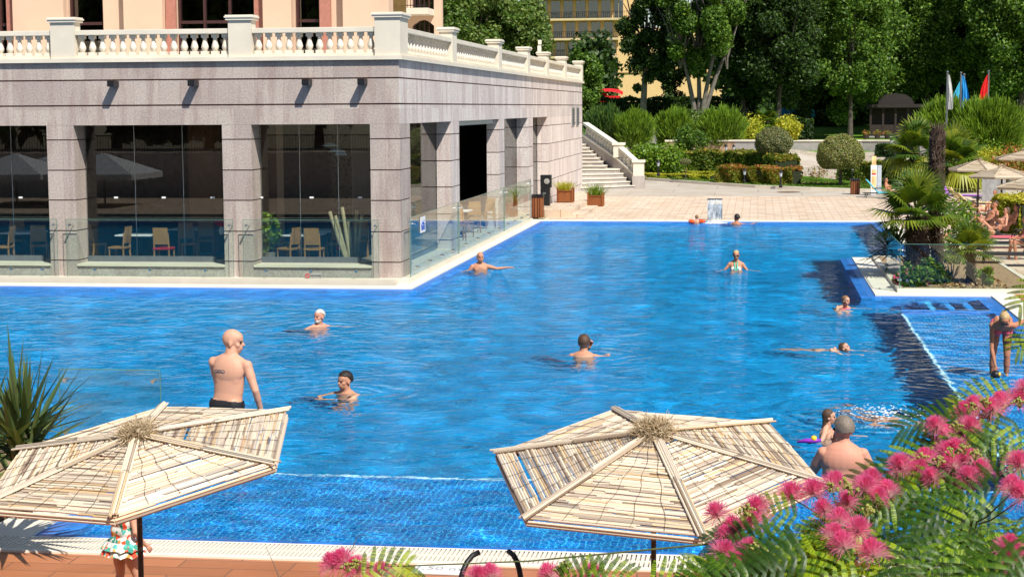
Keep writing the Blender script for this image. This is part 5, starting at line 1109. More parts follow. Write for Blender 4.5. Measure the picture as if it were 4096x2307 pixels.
def hedge(label, pts, w_, h, n, leaf, seed, size=.09, group='clipped garden hedges', red_top=None, bumpy=.06, zf=gz, base_z=None, name='hedge', lo=0.0):
    """leafy strip following plan points"""
    rng = np.random.default_rng(seed); c0 = pts[0]; z0 = zf(*c0) if base_z is None else base_z; e = empty(name, (c0[0], c0[1], z0), label, 'hedge', group)
    P = []; L = [math.dist(pts[i], pts[i+1]) for i in range(len(pts)-1)]; tot = sum(L)
    s = rng.random(n)*tot; a = np.zeros((n, 3)); acc = 0; N = np.zeros((n, 3))
    side = rng.random(n)
    for i, l in enumerate(L):
        k = (s >= acc) & (s <= acc+l); t = (s[k]-acc)/l; p0, p1 = np.array(pts[i]), np.array(pts[i+1]); xy = p0+(p1-p0)*t[:, None]; d = (p1-p0)/l; nn = np.array([-d[1], d[0]]); nk = k.sum()
        sd = side[k]; u = np.where(sd < .32, -1+.12*rng.random(nk), np.where(sd < .5, 1-.12*rng.random(nk), rng.uniform(-1, 1, nk))); v = np.where(sd < .5, rng.random(nk)*(1-lo)+lo, 1-.12*rng.random(nk)); v = v + np.where(sd > .93, .10*rng.random(nk), 0)
        off = bumpy*np.sin(s[k]*5.3+v*4)+bumpy*np.sin(s[k]*2.1)
        xx = xy + nn*(u*w_/2*(1-.12*v)+off*np.sign(u))[:, None]
        zz = np.array([zf(q[0], q[1]) if base_z is None else base_z for q in xy[::max(1, nk//200)]]); zz = np.interp(np.arange(nk), np.arange(0, nk, max(1, nk//200)), zz) if base_z is None and nk > 0 else (base_z if base_z is not None else 0)
        if base_z is None: zz = np.array([zf(float(q[0]), float(q[1])) for q in xy])
        a[k, 0] = xx[:, 0]; a[k, 1] = xx[:, 1]; a[k, 2] = zz+v*h*(1+.06*np.sin(s[k]*3.1)); N[k] = np.stack([nn[0]*u*(sd < .5), nn[1]*u*(sd < .5), (sd >= .5)*1.0+.1], 1); acc += l
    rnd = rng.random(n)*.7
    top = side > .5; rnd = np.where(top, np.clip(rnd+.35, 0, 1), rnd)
    a -= np.array([c0[0], c0[1], z0]); quads_np('foliage', leaves_at(a, size, .3, 1.6, rng, N, .4), MATS[leaf], e, rnd)
    m = MB()
    for i in range(len(pts)-1):
        p0, p1 = Vector((*pts[i], 0)), Vector((*pts[i+1], 0)); d = (p1-p0).normalized(); nn = Vector((-d.y, d.x, 0))*w_*.36; za, zb = (zf(*pts[i]), zf(*pts[i+1])) if base_z is None else (base_z, base_z); V = []
        for p, z in ((p0, za), (p1, zb)):
            for sg_ in (-1, 1):
                for zz in (lo*h, h*.84): V.append((p.x+nn.x*sg_-c0[0], p.y+nn.y*sg_-c0[1], z+zz-z0))
        m.add(V, [(0, 1, 3, 2), (4, 6, 7, 5), (0, 4, 5, 1), (2, 3, 7, 6), (1, 5, 7, 3), (0, 2, 6, 4)])
    m.build('branches', simple('hedge_core', (.02, .028, .008), .9, .4, 8), e); return e
G = lambda px, py, z=.3: tuple(at_z(px, py, z))[:2]
def PL(*a, z=.3): return [G(x, y, z) for x, y in a]
def pxat(px, y): return (at_y(px, 420, y).x, y)
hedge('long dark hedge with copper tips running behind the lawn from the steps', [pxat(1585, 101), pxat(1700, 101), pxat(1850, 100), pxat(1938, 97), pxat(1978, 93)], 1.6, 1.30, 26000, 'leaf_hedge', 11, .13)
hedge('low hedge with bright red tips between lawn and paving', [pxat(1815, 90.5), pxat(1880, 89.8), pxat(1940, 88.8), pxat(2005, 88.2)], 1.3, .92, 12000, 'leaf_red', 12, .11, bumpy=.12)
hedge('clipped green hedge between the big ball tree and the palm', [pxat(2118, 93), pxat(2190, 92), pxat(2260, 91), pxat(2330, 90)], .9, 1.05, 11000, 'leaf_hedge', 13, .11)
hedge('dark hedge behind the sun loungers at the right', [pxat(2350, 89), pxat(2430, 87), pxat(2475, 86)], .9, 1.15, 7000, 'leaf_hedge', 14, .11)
hedge('small yellow box hedge, front row beside the steps', [pxat(1612, 95), pxat(1700, 94.5), pxat(1795, 93)], .6, .34, 6500, 'leaf_yellow', 15, .07, 'yellow box hedges')
hedge('small yellow box hedge, rear row beside the steps', [pxat(1612, 97.6), pxat(1700, 97.2), pxat(1812, 95.8)], .55, .36, 5500, 'leaf_yellow', 16, .07, 'yellow box hedges')
hedge('short green block hedge behind the right sunbathers', [pxat(2527, 60), pxat(2600, 58)], 1.0, 1.15, 7000, 'leaf_yellow', 17, .07)
hedge('low green hedge bed on the cobbled plaza', [pxat(2262, 101), pxat(2330, 100)], 1.2, .45, 3500, 'leaf_yellow', 18, .09)
hedge('dark clipped hedge below the grey terrace wall', [pxat(2208, 117), pxat(2250, 116.5), pxat(2310, 116)], 1.0, .85, 3500, 'leaf_dark', 19, .12)
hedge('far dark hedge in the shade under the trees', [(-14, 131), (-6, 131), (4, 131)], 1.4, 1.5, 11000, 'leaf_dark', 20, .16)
# lawn tufts on the sunny near lawn and the kerb of the paving
kb = [G(1500, 440), G(1640, 447), G(1900, 468), G(2180, 491), G(2400, 520)]
kb = [pxat(1560, 97.0), pxat(1640, 94.0), pxat(1760, 90.6), pxat(1900, 87.2), pxat(2040, 85.2), pxat(2180, 83.8), pxat(2330, 82.8)]
m = MB()
for i in range(len(kb)-1):
    (x0, y0), (x1, y1) = kb[i], kb[i+1]; z0, z1 = gz(x0, y0), gz(x1, y1); m.add([(x0, y0, z0-.1), (x1, y1, z1-.1), (x1, y1, z1+.14), (x0, y0, z0+.14), (x0, y0+.35, z0-.1), (x1, y1+.35, z1-.1), (x1, y1+.35, z1+.14), (x0, y0+.35, z0+.14)], [(0, 1, 2, 3), (3, 2, 6, 7), (4, 7, 6, 5)])
structure(m.build('kerb', MATS['limestone']))
m = MB(); dz = .10
nx = 12
back = [pxat(1540, 108), pxat(1640, 108), pxat(1760, 108), pxat(1900, 100), pxat(2040, 96), pxat(2180, 90), pxat(2330, 88.5)]
V = []
for j in range(6):
    for (a, b) in zip(kb, back): k = j/5; x = a[0]*(1-k)+b[0]*k; y = (a[1]+.2)*(1-k)+b[1]*k; V.append((x, y, gz(x, y)+dz))
m.add(V, [(j*7+i, j*7+i+1, (j+1)*7+i+1, (j+1)*7+i) for j in range(5) for i in range(6)]); structure(m.build('lawn', MATS['ground']))
rng = np.random.default_rng(5); n = 16000; ii = rng.integers(0, 6, n); t_ = rng.random(n); kk = rng.random(n)*.8; kbA = np.array(kb); bkA = np.array(back); A = kbA[ii]*(1-t_[:, None])+kbA[ii+1]*t_[:, None]; Bk = bkA[ii]*(1-t_[:, None])+bkA[ii+1]*t_[:, None]; XY = (A+np.array([0, .3]))*(1-kk[:, None])+Bk*kk[:, None]
Z = np.array([gz(float(a), float(b)) for a, b in XY])+dz; P = np.column_stack([XY, Z]); W = np.column_stack([rng.normal(0, 1, n), rng.normal(0, 1, n), np.zeros(n)])*.03; T = np.column_stack([rng.normal(0, .03, n), rng.normal(0, .03, n), .05+.04*rng.random(n)])
go = quads_np('grass', np.stack([P-W, P+W, P+T+W*.3, P+T-W*.3], 1), MATS['grass_blade']); tag(go, 'short lawn grass between the kerb and the hedges', 'grass', kind='stuff')
# cobbled plaza and brick path, terraced walls
sheet('cobbled_plaza', [1.6, 4, 8, 14, 40], [94.5, 98, 104, 112, 121.5], MATS['cobbles'], .03)
sheet('brick_path', [pxat(1900, 90)[0], pxat(2100, 90)[0]], [88.9, 90.0], MATS['brick_path'], .13)
def wall_run(label, pts, z0, z1, th, mat, cap=True, name='garden_wall'):
    c = pts[0]; e = empty(name, (c[0], c[1], z0), label, 'wall', 'low garden walls'); m = MB(); k = MB()
    for i in range(len(pts)-1):
        p0, p1 = Vector((*pts[i], 0)), Vector((*pts[i+1], 0)); L = (p1-p0).length; mt = Matrix.Translation((p0.x-c[0], p0.y-c[1], 0)) @ Matrix.Rotation(math.atan2((p1-p0).y, (p1-p0).x), 4, 'Z')
        m.box(0, L, -th/2, th/2, -.5, z1-z0-.1, mtx=mt); k.box(-.05, L+.05, -th/2-.06, th/2+.06, z1-z0-.098, z1-z0, mtx=mt)
    m.build('wall', MATS[mat], e); k.build('coping', MATS['limestone'], e); return e
wy = lambda px, y, py: at_y(px, py, y).z
wall_run('rubble stone planter wall below the round pine shrubs', [pxat(1675, 107.5), pxat(1935, 107.5)], 1.2, wy(1800, 107.5, 352), .5, 'rubble')
wall_run('smooth grey planter wall right of the round pine shrubs', [pxat(1850, 106.5), pxat(1908, 106.2)], .5, wy(1880, 106.3, 352), .3, 'grey_wall')
wall_run('smooth grey planter wall beside the stair balustrade', [pxat(1600, 111.5), pxat(1690, 111.5)], .8, wy(1640, 111.5, 324), .3, 'grey_wall')
wall_run('long grey terrace wall in the shade in front of the kiosk', [(1.45, 122.2), pxat(2170, 122.2), pxat(2340, 120.5)], .8, wy(2180, 122, 352), .4, 'grey_wall')
wall_run('grey retaining wall running back beside the cobbled plaza', [(1.45, 106.2), (1.45, 122.2)], .5, wy(1930, 114, 350), .3, 'grey_wall')
wall_run('pale low wall at the far right behind the umbrellas', [pxat(2470, 110), pxat(2620, 108)], .8, wy(2550, 110, 372), .4, 'limestone')
# round pine shrubs
def pine_shrub(px, pyc, y, rx, rz, label, seed, n=9000, leaf='leaf_pine', trunk=True, pyb=None):
    c = at_y(px, pyc, y); zb = gz(c.x, y) if pyb is None else at_y(px, pyb, y).z; rng = np.random.default_rng(seed); e = empty('pine_shrub', (c.x, y, zb), label, 'shrub', 'round pine shrubs'); h = c.z-zb
    m = MB(); m.tube([(0, 0, -.3), (0, 0, h)], [.12, .05], 7)
    for k in range(9): a = k*.7; m.tube([(0, 0, .2*h), (rx*.6*math.cos(a), rx*.6*math.sin(a), h*.9+.2*rz*math.sin(k*2.0))], [.05, .015], 5)
    m.build('trunk', MATS['bark'], e)
    k = 90; C, d0 = ellipsoid_shell(k, (0, 0, 0), (1, 1, 1), .72, rng); C *= .86; idx = rng.integers(0, k, n); P0 = C[idx]+rng.normal(0, .13, (n, 3))
    P0 = P0*np.array([rx, rx, rz])+np.array([0, 0, h]); kk = P0[:, 2] > .05; P0 = P0[kk]; nn = P0-np.array([0, 0, h*.6]); nn /= np.linalg.norm(nn, axis=1, keepdims=True); nn[:, 2] += .8; D = nn*.20+rng.normal(0, .06, P0.shape); W = np.cross(D, rng.normal(size=D.shape)); W /= np.linalg.norm(W, axis=1, keepdims=True); W *= .028
    quads_np('needles', np.stack([P0-W, P0+W, P0+D+W*.5, P0+D-W*.5], 1), MATS[leaf], e, rng.random(len(P0))); return e
pine_shrub(1521, 322, 108, 1.15, 1.25, 'dark round pine shrub just right of the restaurant end', 31, 9000, 'leaf_blue_pine')
pine_shrub(1596, 330, 107.0, 1.12, 1.0, 'yellowish round pine shrub, second from the restaurant', 32, 9500)
pine_shrub(1695, 328, 109, 1.12, 1.15, 'round pine shrub standing left of the biggest one', 33, 10000)
pine_shrub(1815, 330, 108.2, 1.40, 1.25, 'biggest round bright green pine shrub above the rubble wall', 34, 14000)
pine_shrub(2393, 320, 103, 1.9, 1.5, 'tall upswept pine behind the white flagpole', 35, 12000, 'leaf_pine')
pine_shrub(2492, 330, 100, 2.0, 1.65, 'broad round pine behind the sun umbrellas at the right', 36, 20000, 'leaf_pine', pyb=430)
def bush(px, pyc, y, rx, rz, label, leaf, seed, n=3000, size=.09, name='bush', group=None):
    c = at_y(px, pyc, y); rng = np.random.default_rng(seed); e = empty(name, (c.x, y, c.z-rz), label, 'shrub', group); m = MB(); m.tube([(0, 0, -.4), (0, 0, rz)], [.05, .02], 5); m.build('stem', MATS['bark'], e)
    P, d = clumpy(n, (0, 0, rz), (rx, rx, rz), rng, 14, .5); quads_np('foliage', leaves_at(P, size, .4, 1.8, rng, d, .3), MATS[leaf], e, rng.random(n)); return e
bush(1662, 404, 96, 1.4, .55, 'spreading feathery lime green juniper by the long hedge', 'leaf_pine', 41, 5000, .11)
bush(1628, 398, 97, .9, .5, 'feathery lime green juniper beside the stair balustrade', 'leaf_pine', 42, 3000, .11)
bush(1752, 312, 112, .9, .7, 'glossy mid green laurel bush between the pine shrubs', 'leaf_light', 43, 2500, .12)
bush(1738, 365, 101.8, .9, 1.3, 'slim young conifer in front of the pine shrubs', 'leaf_mid', 44, 3500, .09)
bush(1876, 330, 116, 1.3, .5, 'yellow green clipped bush near the small palm', 'leaf_yellow', 45, 3000, .1)
bush(1978, 326, 118, 1.0, .7, 'yellow green bush behind the left ball tree', 'leaf_yellow', 46, 3000, .1)
bush(2500, 412, 95, 1.2, .5, 'yellow green bush behind the upper umbrellas', 'leaf_yellow', 47, 3500, .09)
bush(2440, 398, 98, 1.3, .6, 'fresh green bush at the foot of the broad pine', 'leaf_pine', 48, 3500, .09)
bush(2560, 420, 92, 1.2, .5, 'red tipped low bush at the right picture edge', 'leaf_red', 49, 3500, .09)
bush(2060, 440, 95, .7, .75, 'thin twiggy bush left of the largest ball tree', 'leaf_red', 50, 350, .07)
# fan palms
def fan_palm(loc, label, trunk_h, trunk_r, n_fr, flen, seed, leaf='palm_leaf', shaggy=True, nleaf=26, group='fan palms', dead=0, lean=0.0, wleaf=.035, tilt=(20, 125)):
    rd = random.Random(seed); e = empty('fan_palm', loc, label, 'palm', group)
    m = MB(); N = 14
    m.tube([(lean*(i/N)**1.5, 0, -.1+(trunk_h+.1)*i/N) for i in range(N+1)], [trunk_r*(1.15-.25*i/N+.06*math.sin(i*2.3)) for i in range(N+1)], 10, .3)
    if shaggy:
        for k in range(int(240*trunk_h*trunk_r/.15)):
            a = rd.random()*6.283; z = rd.random()*trunk_h; r = trunk_r*(1.1-.2*z/trunk_h); c = Vector((lean*(z/trunk_h)**1.5+r*math.cos(a), r*math.sin(a), z)); o = Vector((math.cos(a), math.sin(a), 0)); m.tube([c, c+o*.03+Vector((0, 0, .05)), c+o*.06+Vector((rd.uniform(-.04, .04), rd.uniform(-.04, .04), .09-.16*rd.random()))], [.012, .009, .002], 4)
    m.build('trunk', MATS['palm_trunk'], e)
    top = Vector((lean, 0, trunk_h)); Q = []; rn = []; st = MB()
    for f in range(n_fr):
        a = f*2.399+rd.uniform(-.3, .3); k = f/max(1, n_fr-1); el = R_(tilt[0]+(tilt[1]-tilt[0])*k+rd.uniform(-8, 8)); d = Vector((math.sin(el)*math.cos(a), math.sin(el)*math.sin(a), math.cos(el))); L = flen*(.55+.15*rd.random())
        hub = top+d*L+Vector((0, 0, -.10*L*math.sin(el))); st.tube([top, top+d*L*.5+Vector((0, 0, .03)), hub], [.018, .013, .009], 5)
        side = d.cross(Vector((0, 0, 1))).normalized() if abs(d.z) < .99 else Vector((1, 0, 0)); nrm = side.cross(d).normalized(); col = rd.random()*.75
        dead_f = f >= n_fr-dead; fl = flen*(.72+.2*rd.random())
        for j in range(nleaf):
            th = R_(-118+236*j/(nleaf-1)); dd = (d*math.cos(th)+side*math.sin(th)).normalized(); ll = fl*(1-.28*abs(th)/2.1)*rd.uniform(.9, 1.05); droop = .28 if not dead_f else .9
            p1 = hub+dd*ll*.55+nrm*.05*ll; p2 = hub+dd*ll+nrm*(-.02*ll)-Vector((0, 0, droop*ll*(.35+.5*abs(math.sin(th))))); ww = dd.cross(nrm).normalized()*wleaf
            Q.append([hub-ww*.35, hub+ww*.35, p1+ww, p1-ww]); Q.append([p1-ww, p1+ww, p2+ww*.12, p2-ww*.12]); rr = 1.0 if dead_f else min(1, col+rd.uniform(0, .25)); rn += [rr, rr]
    st.build('stalk', MATS['leaf_pine'] if not dead else MATS['palm_leaf'], e)
    quads_np('fronds', np.array([[list(v) for v in q] for q in Q]), MATS[leaf], e, np.array(rn)); return e
# the planted island by the pool: soil bed, palms, flowers, glass panels
m = MB(); m.box(3.25, 6.2, 39.95, 48.4, -.1, .12); structure(m.build('planting_bed', MATS['soil']))
slab('island_coping', [(3.12, 6.3, 39.77, 39.95), (3.12, 3.25, 39.95, 48.5), (3.12, 6.3, 48.4, 48.6), (6.2, 6.3, 39.95, 48.4)], .135, MATS['limestone'], .2)
def P_at(px, py, y): return tuple(at_y(px, py, y))
c = at_y(2305, 700, 43.5); fan_palm((c.x, 43.5, .1), 'bushy fan palm with a shaggy brown trunk on the pool island', at_y(2305, 545, 43.5).z-.1, .26, 26, .98, 51, nleaf=30, wleaf=.026, tilt=(5, 106))
c = at_y(2352, 700, 44.6); z_t = at_y(2352, 325, 44.6).z; e = empty('palm_stump', (c.x, 44.6, .1), 'tall bare palm trunk without a crown, cut off at the top', 'palm'); m = MB(); N = 26
m.tube([(.05*math.sin(i*.5), 0, (z_t-.1)*i/N) for i in range(N+1)], [.155+.02*math.sin(i*2.4)+(.02 if i > 22 else 0) for i in range(N+1)], 10, .2)
rd = random.Random(4)
for k in range(700):
    a = rd.random()*6.283; z = rd.random()*(z_t-.15); p = Vector((.16*math.cos(a), .16*math.sin(a), z)); o = Vector((math.cos(a), math.sin(a), 0)); m.tube([p, p+o*.035+Vector((0, 0, .05)), p+o*.055+Vector((0, 0, .02+.08*rd.random()))], [.016, .012, .003], 4)
for k in range(16): a = k*.39; m.tube([(.1*math.cos(a), .1*math.sin(a), z_t-.15), (.2*math.cos(a), .2*math.sin(a), z_t+.02+.1*rd.random())], [.02, .004], 4)
m.build('trunk', MATS['palm_trunk'], e)
c = at_y(2440, 715, 41.2); fan_palm((c.x, 41.2, .1), 'small young fan palm behind the glass at the right of the island', at_y(2440, 632, 41.2).z-.1, .09, 22, .62, 52, nleaf=24, wleaf=.018, tilt=(5, 105))
c = at_y(2395, 420, 84); fan_palm((c.x, 84, .5), 'large fan palm with dead skirt behind the bare trunk, right side', at_y(2392, 415, 84).z-.5, .28, 30, 1.45, 53, nleaf=28, wleaf=.06, dead=8, tilt=(5, 125))
c = at_y(2300, 420, 88); fan_palm((c.x, 88, .5), 'large fan palm with dead skirt on the plaza, left of the bare trunk', at_y(2310, 385, 88).z-.5, .25, 24, 1.35, 54, nleaf=26, wleaf=.06, dead=7, tilt=(5, 125))
c = at_y(1930, 320, 118); fan_palm((c.x, 118, gz(c.x, 118)), 'small fan palm above the left ball tree', at_y(1930, 305, 118).z-gz(c.x, 118), .15, 18, .8, 55, nleaf=18, wleaf=.05, tilt=(20, 110))
c = at_y(1487, 300, 116); c = at_y(1487+2, 300, 116)
# agave / yucca on the island
def spiky(loc, label, n, L, seed, leaf='yucca_leaf', w_=.035, el=(5, 105), name='yucca', off=None, group=None):
    rd = random.Random(seed); e = empty(name, loc, label, 'plant', group); Q = []; rn = []
    for k in range(n):
        a = rd.random()*6.283; t = R_(el[0]+(el[1]-el[0])*(k/n)**.8+rd.uniform(-6, 6)); d = Vector((math.sin(t)*math.cos(a), math.sin(t)*math.sin(a), math.cos(t))); l = L*rd.uniform(.75, 1.1); o = Vector((rd.uniform(-.08, .08), rd.uniform(-.08, .08), rd.uniform(0, .25)*L)); s_ = d.cross(Vector((0, 0, 1))); s_ = s_.normalized() if s_.length > .01 else Vector((1, 0, 0)); up = s_.cross(d); g = Vector((0, 0, -1))*l*.22*math.sin(t)*rd.random(); r_ = rd.random()
        P0, P1, P2 = o, o+d*l*.5+g*.2, o+d*l+g
        for sg_ in (-1, 1):
            mid = up*.25*w_; Q.append([P0+s_*sg_*w_*.6+mid, P0, P1, P1+s_*sg_*w_+mid]); Q.append([P1+s_*sg_*w_+mid, P1, P2, P2+s_*sg_*w_*.02]); rn += [r_, r_]
    quads_np('leaves', np.array([[list(v) for v in q] for q in Q]), MATS[leaf], e, np.array(rn)); m = MB(); m.tube([(0, 0, -.5), (0, 0, .3*L)], [.09, .05], 8); m.build('stem', MATS['palm_trunk'], e); return e
c = at_y(2250, 640, 44.5); spiky((c.x, 44.5, c.z), 'dark spiky yucca leaning over the water on the island', 90, 1.05, 61, 'leaf_dark', .03, (10, 120))
def flowers(px, py, y, rx, rz, label, seed, leaf='leaf_mid', n=900, nf=45, col='flower_mix'):
    c = at_y(px, py, y); rng = np.random.default_rng(seed); e = empty('flowering_bush', (c.x, y, c.z-rz), label, 'shrub'); P, d = clumpy(n, (0, 0, rz), (rx, rx*.7, rz), rng, 10, .5); quads_np('foliage', leaves_at(P, .08, .5, 1.4, rng), MATS[leaf], e)
    P, d = ellipsoid_shell(nf, (0, 0, rz), (rx, rx*.75, rz*1.02), .93, rng); P = np.repeat(P, 5, 0)+rng.normal(0, .012, (nf*5, 3)); quads_np('blossom', leaves_at(P, .045, .3, 1.0, rng), MATS[col], e); m = MB(); m.tube([(0, 0, -.1), (0, 0, rz)], .02, 5); m.build('stem', MATS['bark'], e)
flowers(2295, 702, 40.6, .42, .24, 'low bush with magenta flowers behind the island glass', 71)
flowers(2350, 690, 41.0, .34, .26, 'leafy green bush at the foot of the shaggy palm', 72, nf=4)
flowers(2480, 690, 40.6, .22, .30, 'light green bamboo like plant at the right end of the island', 73, 'leaf_pine', 300, 2)
flowers(2400, 600, 46.5, .7, .9, 'loose light green climber behind the palms', 74, 'leaf_pine', 1500, 3)
for px, y, lb in ((2395, 42.0, 'clump of cut pale stems in the middle of the island bed'),):
    c = at_z(px, 700, .12); e = empty('cut_stems', (c.x, c.y, .12), lb, 'plant'); rd = random.Random(3); m = MB()
    for k in range(16): a = rd.random()*6.28; m.tube([(.05*math.cos(a), .05*math.sin(a), 0), (.22*math.cos(a), .22*math.sin(a), .2+.25*rd.random())], [.02, .014], 5)
    m.build('stems', simple('stem_pale', (.42, .30, .18), .8), e)
rng = np.random.default_rng(9); n = 700; P = np.column_stack([rng.uniform(4.1, 5.6, n), rng.uniform(40.1, 42.2, n), .125+.02*rng.random(n)]); go = quads_np('wood_chips', leaves_at(P, .06, 1.2, 1.6, rng), attrmat('chips', [(0, (.30, .17, .07)), (1, (.55, .38, .2))], .9)); tag(go, 'pale wood chips strewn over the island bed', 'mulch', kind='stuff')
glass_run((3.18, 39.86, 0), (6.25, 39.86, 0), .136, 1.12, 'glass barrier panel across the front of the palm island', studs=2)
glass_run((3.18, 44.2, 0), (3.18, 39.9, 0), .136, 1.12, 'glass barrier panel along the left side of the palm island', horiz=False, studs=2)
# palm-like yucca at the lower left with its bed
m = MB(); m.box(-12, -7.75, 16.6, 20.9, -1.4, .04); structure(m.build('corner_bed', MATS['soil']))
m = MB(); m.box(-12, -7.6, 15.5, 16.05, -.2, .05); structure(m.build('corner_coping', MATS['coping']))
c = at_y(40, 1085, 15.2); spiky((c.x+.05, 15.2, c.z-.30), 'big green yucca rising at the lower left picture edge', 120, 1.0, 62, 'yucca_leaf', .032, (0, 112))
c = at_y(10, 1090, 16.5); spiky((c.x-.2, 16.5, c.z-.25), 'second yucca rosette just behind the first at the lower left', 90, .95, 63, 'yucca_leaf', .035, (0, 110))
glass_run((-8.6, 20.6, 0), (-7.30, 20.6, 0), .05, 1.0, 'small glass barrier corner behind the lower left yucca', studs=2)

# ---------------------------------------------------------------- big trees
TR = 'trees at the back of the garden'
tree('broadleaf_tree', 'bright leafy linden rising behind the roof balustrade, nearest the hotel', -17.2, 104, 2, 4, (7.6, 2.9, 3.0, 5.2), 42000, 'leaf_light', .15, 101, .25, group=TR, k=110, cr=.24)
tree('broadleaf_tree', 'leafy linden with pale bracts in front of the balconied block', -14.2, 107, 2, 4, (5.6, 2.6, 2.3, 4.2), 36000, 'leaf_light', .15, 102, .22, group=TR, k=100, cr=.24)
tree('broadleaf_tree', 'dark leafy tree between the hotel wing and the linden', -19.8, 112, 2, 4, (8, 3.0, 3.0, 6), 34000, 'leaf_mid', .16, 103, .25, group=TR, k=90, cr=.25)
tree('broadleaf_tree', 'small dark tree just behind the end of the restaurant', -11.2, 112, 2.2, 1.0, (3.0, 1.3, 1.3, 2.6), 15000, 'leaf_mid', .14, 104, .12, group=TR, k=60, cr=.28)
tree('conifer_tree', 'dark upright conifer with straight grey trunk before the yellow building', at_y(1618, 250, 126).x, 126, 3.0, 4.2, (8.0, 2.1, 2.0, 6.4), 26000, 'leaf_dark', .15, 105, .24, group=TR, k=90, cr=.22, lean=.2, bark='bark_pale')
tree('forked_tree', 'pale multi stemmed tree with sunlit feathery crown in the middle', at_y(1760, 250, 124).x, 124, 2.9, 4.6, (8.9, 3.2, 3.0, 5.6), 46000, 'leaf_mid', .15, 106, .17, group=TR, k=60, bark='bark_pale', trunks=[(-.9, 0, -.4), (0, .4, -.15), (.55, -.3, .5), (1.0, .3, .9)], cr=.2)
tree('conifer_tree', 'dark drooping conifer left of the multi stemmed tree', at_y(1690, 250, 132).x, 132, 3.3, 2.2, (5.0, 1.3, 1.3, 4.0), 16000, 'leaf_dark', .15, 107, .15, group=TR)
fx = [(1870, 130, 'leaf_dark', 'dark evergreen right of the multi stemmed tree'), (1960, 127, 'leaf_dark', 'deep green conifer above the left ball tree'), (2030, 134, 'leaf_dark', 'tall dark tree with pale trunk behind the left ball tree'), (2140, 131, 'leaf_mid', 'leafy tree with yellowing top branches left of the kiosk')]
for i, (px, y, lf, lb) in enumerate(fx):
    x = at_y(px, 250, y).x; tree('conifer_tree' if lf == 'leaf_dark' else 'broadleaf_tree', lb, x, y, gz(x, y), 2.6, (7.6, 3.3, 2.8, 7.2), 44000, lf, .15, 110+i, .2, group=TR, k=110, cr=.24)
fx = [(2215, 138, 'broad dark green tree standing directly behind the kiosk'), (2330, 141, 'broad leafy tree behind the white and blue flags'), (2450, 137, 'great rounded leafy tree behind the red flag'), (2570, 132, 'leafy tree closing the view at the right edge')]
for i, (px, y, lb) in enumerate(fx):
    x = at_y(px, 250, y).x; tree('broadleaf_tree', lb, x, y, gz(x, y), 3.5, (8.8, 5.0, 3.8, 7.0), 70000, 'leaf_mid', .16, 120+i, .3, group=TR, k=150, cr=.22)
for i, (px, y) in enumerate(((1500, 162), (1870, 158), (1900, 150), (2010, 152), (2110, 150), (2200, 154), (2300, 156), (2400, 152), (2500, 150), (2600, 148))):
    x = at_y(px, 250, y).x
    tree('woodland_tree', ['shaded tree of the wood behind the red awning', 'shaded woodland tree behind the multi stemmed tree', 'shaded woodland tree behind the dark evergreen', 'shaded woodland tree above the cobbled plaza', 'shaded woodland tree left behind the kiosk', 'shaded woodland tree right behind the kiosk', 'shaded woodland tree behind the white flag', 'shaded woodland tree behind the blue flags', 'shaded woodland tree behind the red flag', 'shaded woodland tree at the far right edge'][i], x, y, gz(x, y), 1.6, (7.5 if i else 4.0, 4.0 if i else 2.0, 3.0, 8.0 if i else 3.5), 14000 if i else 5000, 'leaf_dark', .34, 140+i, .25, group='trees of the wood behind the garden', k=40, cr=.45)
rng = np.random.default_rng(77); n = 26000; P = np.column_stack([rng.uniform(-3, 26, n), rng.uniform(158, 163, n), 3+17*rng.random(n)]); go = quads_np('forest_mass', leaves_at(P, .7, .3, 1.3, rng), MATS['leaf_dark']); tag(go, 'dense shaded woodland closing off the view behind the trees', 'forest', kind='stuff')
# ---------------------------------------------------------------- buildings beyond the trees
def balcony_block():
    Y = 270.0; ox = at_y(1470, 100, Y).x; e = empty('apartment_hotel', (ox, Y, 3), 'yellow beige hotel with stacked glazed balconies behind the linden tree', 'hotel')
    X = lambda px: at_y(px, 100, Y).x-ox; Zz = lambda py: at_y(1480, py, Y).z-3
    fl = [-60, -5, 50, 100, 145, 195, 240, 290]
    m = MB(); m.box(X(1330), X(1600), 1.6, 8, -1, Zz(-90)); m.build('wall', MATS['yellow_wall'], e)
    for i in range(len(fl)-1):
        z1, z0 = Zz(fl[i]), Zz(fl[i+1]); sh = (i % 2)*1.2; x0 = X(1340+i*6); x1 = X(1560+sh*20)
        m = MB(); m.box(x0, x1, -1.2+sh*.5, 1.6, z0-.12, z0+.20); sb = m.build('balcony_slab', simple('slab_cream', (.58, .45, .25), .7), e)
        m = MB(); m.box(x0, x1, -1.15+sh*.5, -1.12+sh*.5, z0+1.15, z0+1.21); m.box(x0, x1, -1.15+sh*.5, -1.12+sh*.5, z0+.3, z0+.34)
        x = x0
        while x < x1: m.box(x, x+.05, -1.15+sh*.5, -1.12+sh*.5, z0+.2, z0+1.2); x += .32
        m.build('railing', MATS['dark_metal'], sb)
        x = x0+.4
        while x < x1-1.6:
            m = MB(); m.box(x, x+1.35, 1.5, 1.56, z0+.25, z1-.35); w_ = m.build('window', MATS['hotel_glass'], e); m = MB(); m.box(x-.05, x, 1.46, 1.58, z0+.25, z1-.3); m.box(x+.65, x+.70, 1.46, 1.58, z0+.25, z1-.3); m.box(x+1.35, x+1.4, 1.46, 1.58, z0+.25, z1-.3); m.box(x-.05, x+1.4, 1.46, 1.58, z1-.35, z1-.28); m.build('frame', simple('frame_beige', (.45, .36, .22), .6), w_); x += 1.95
balcony_block()
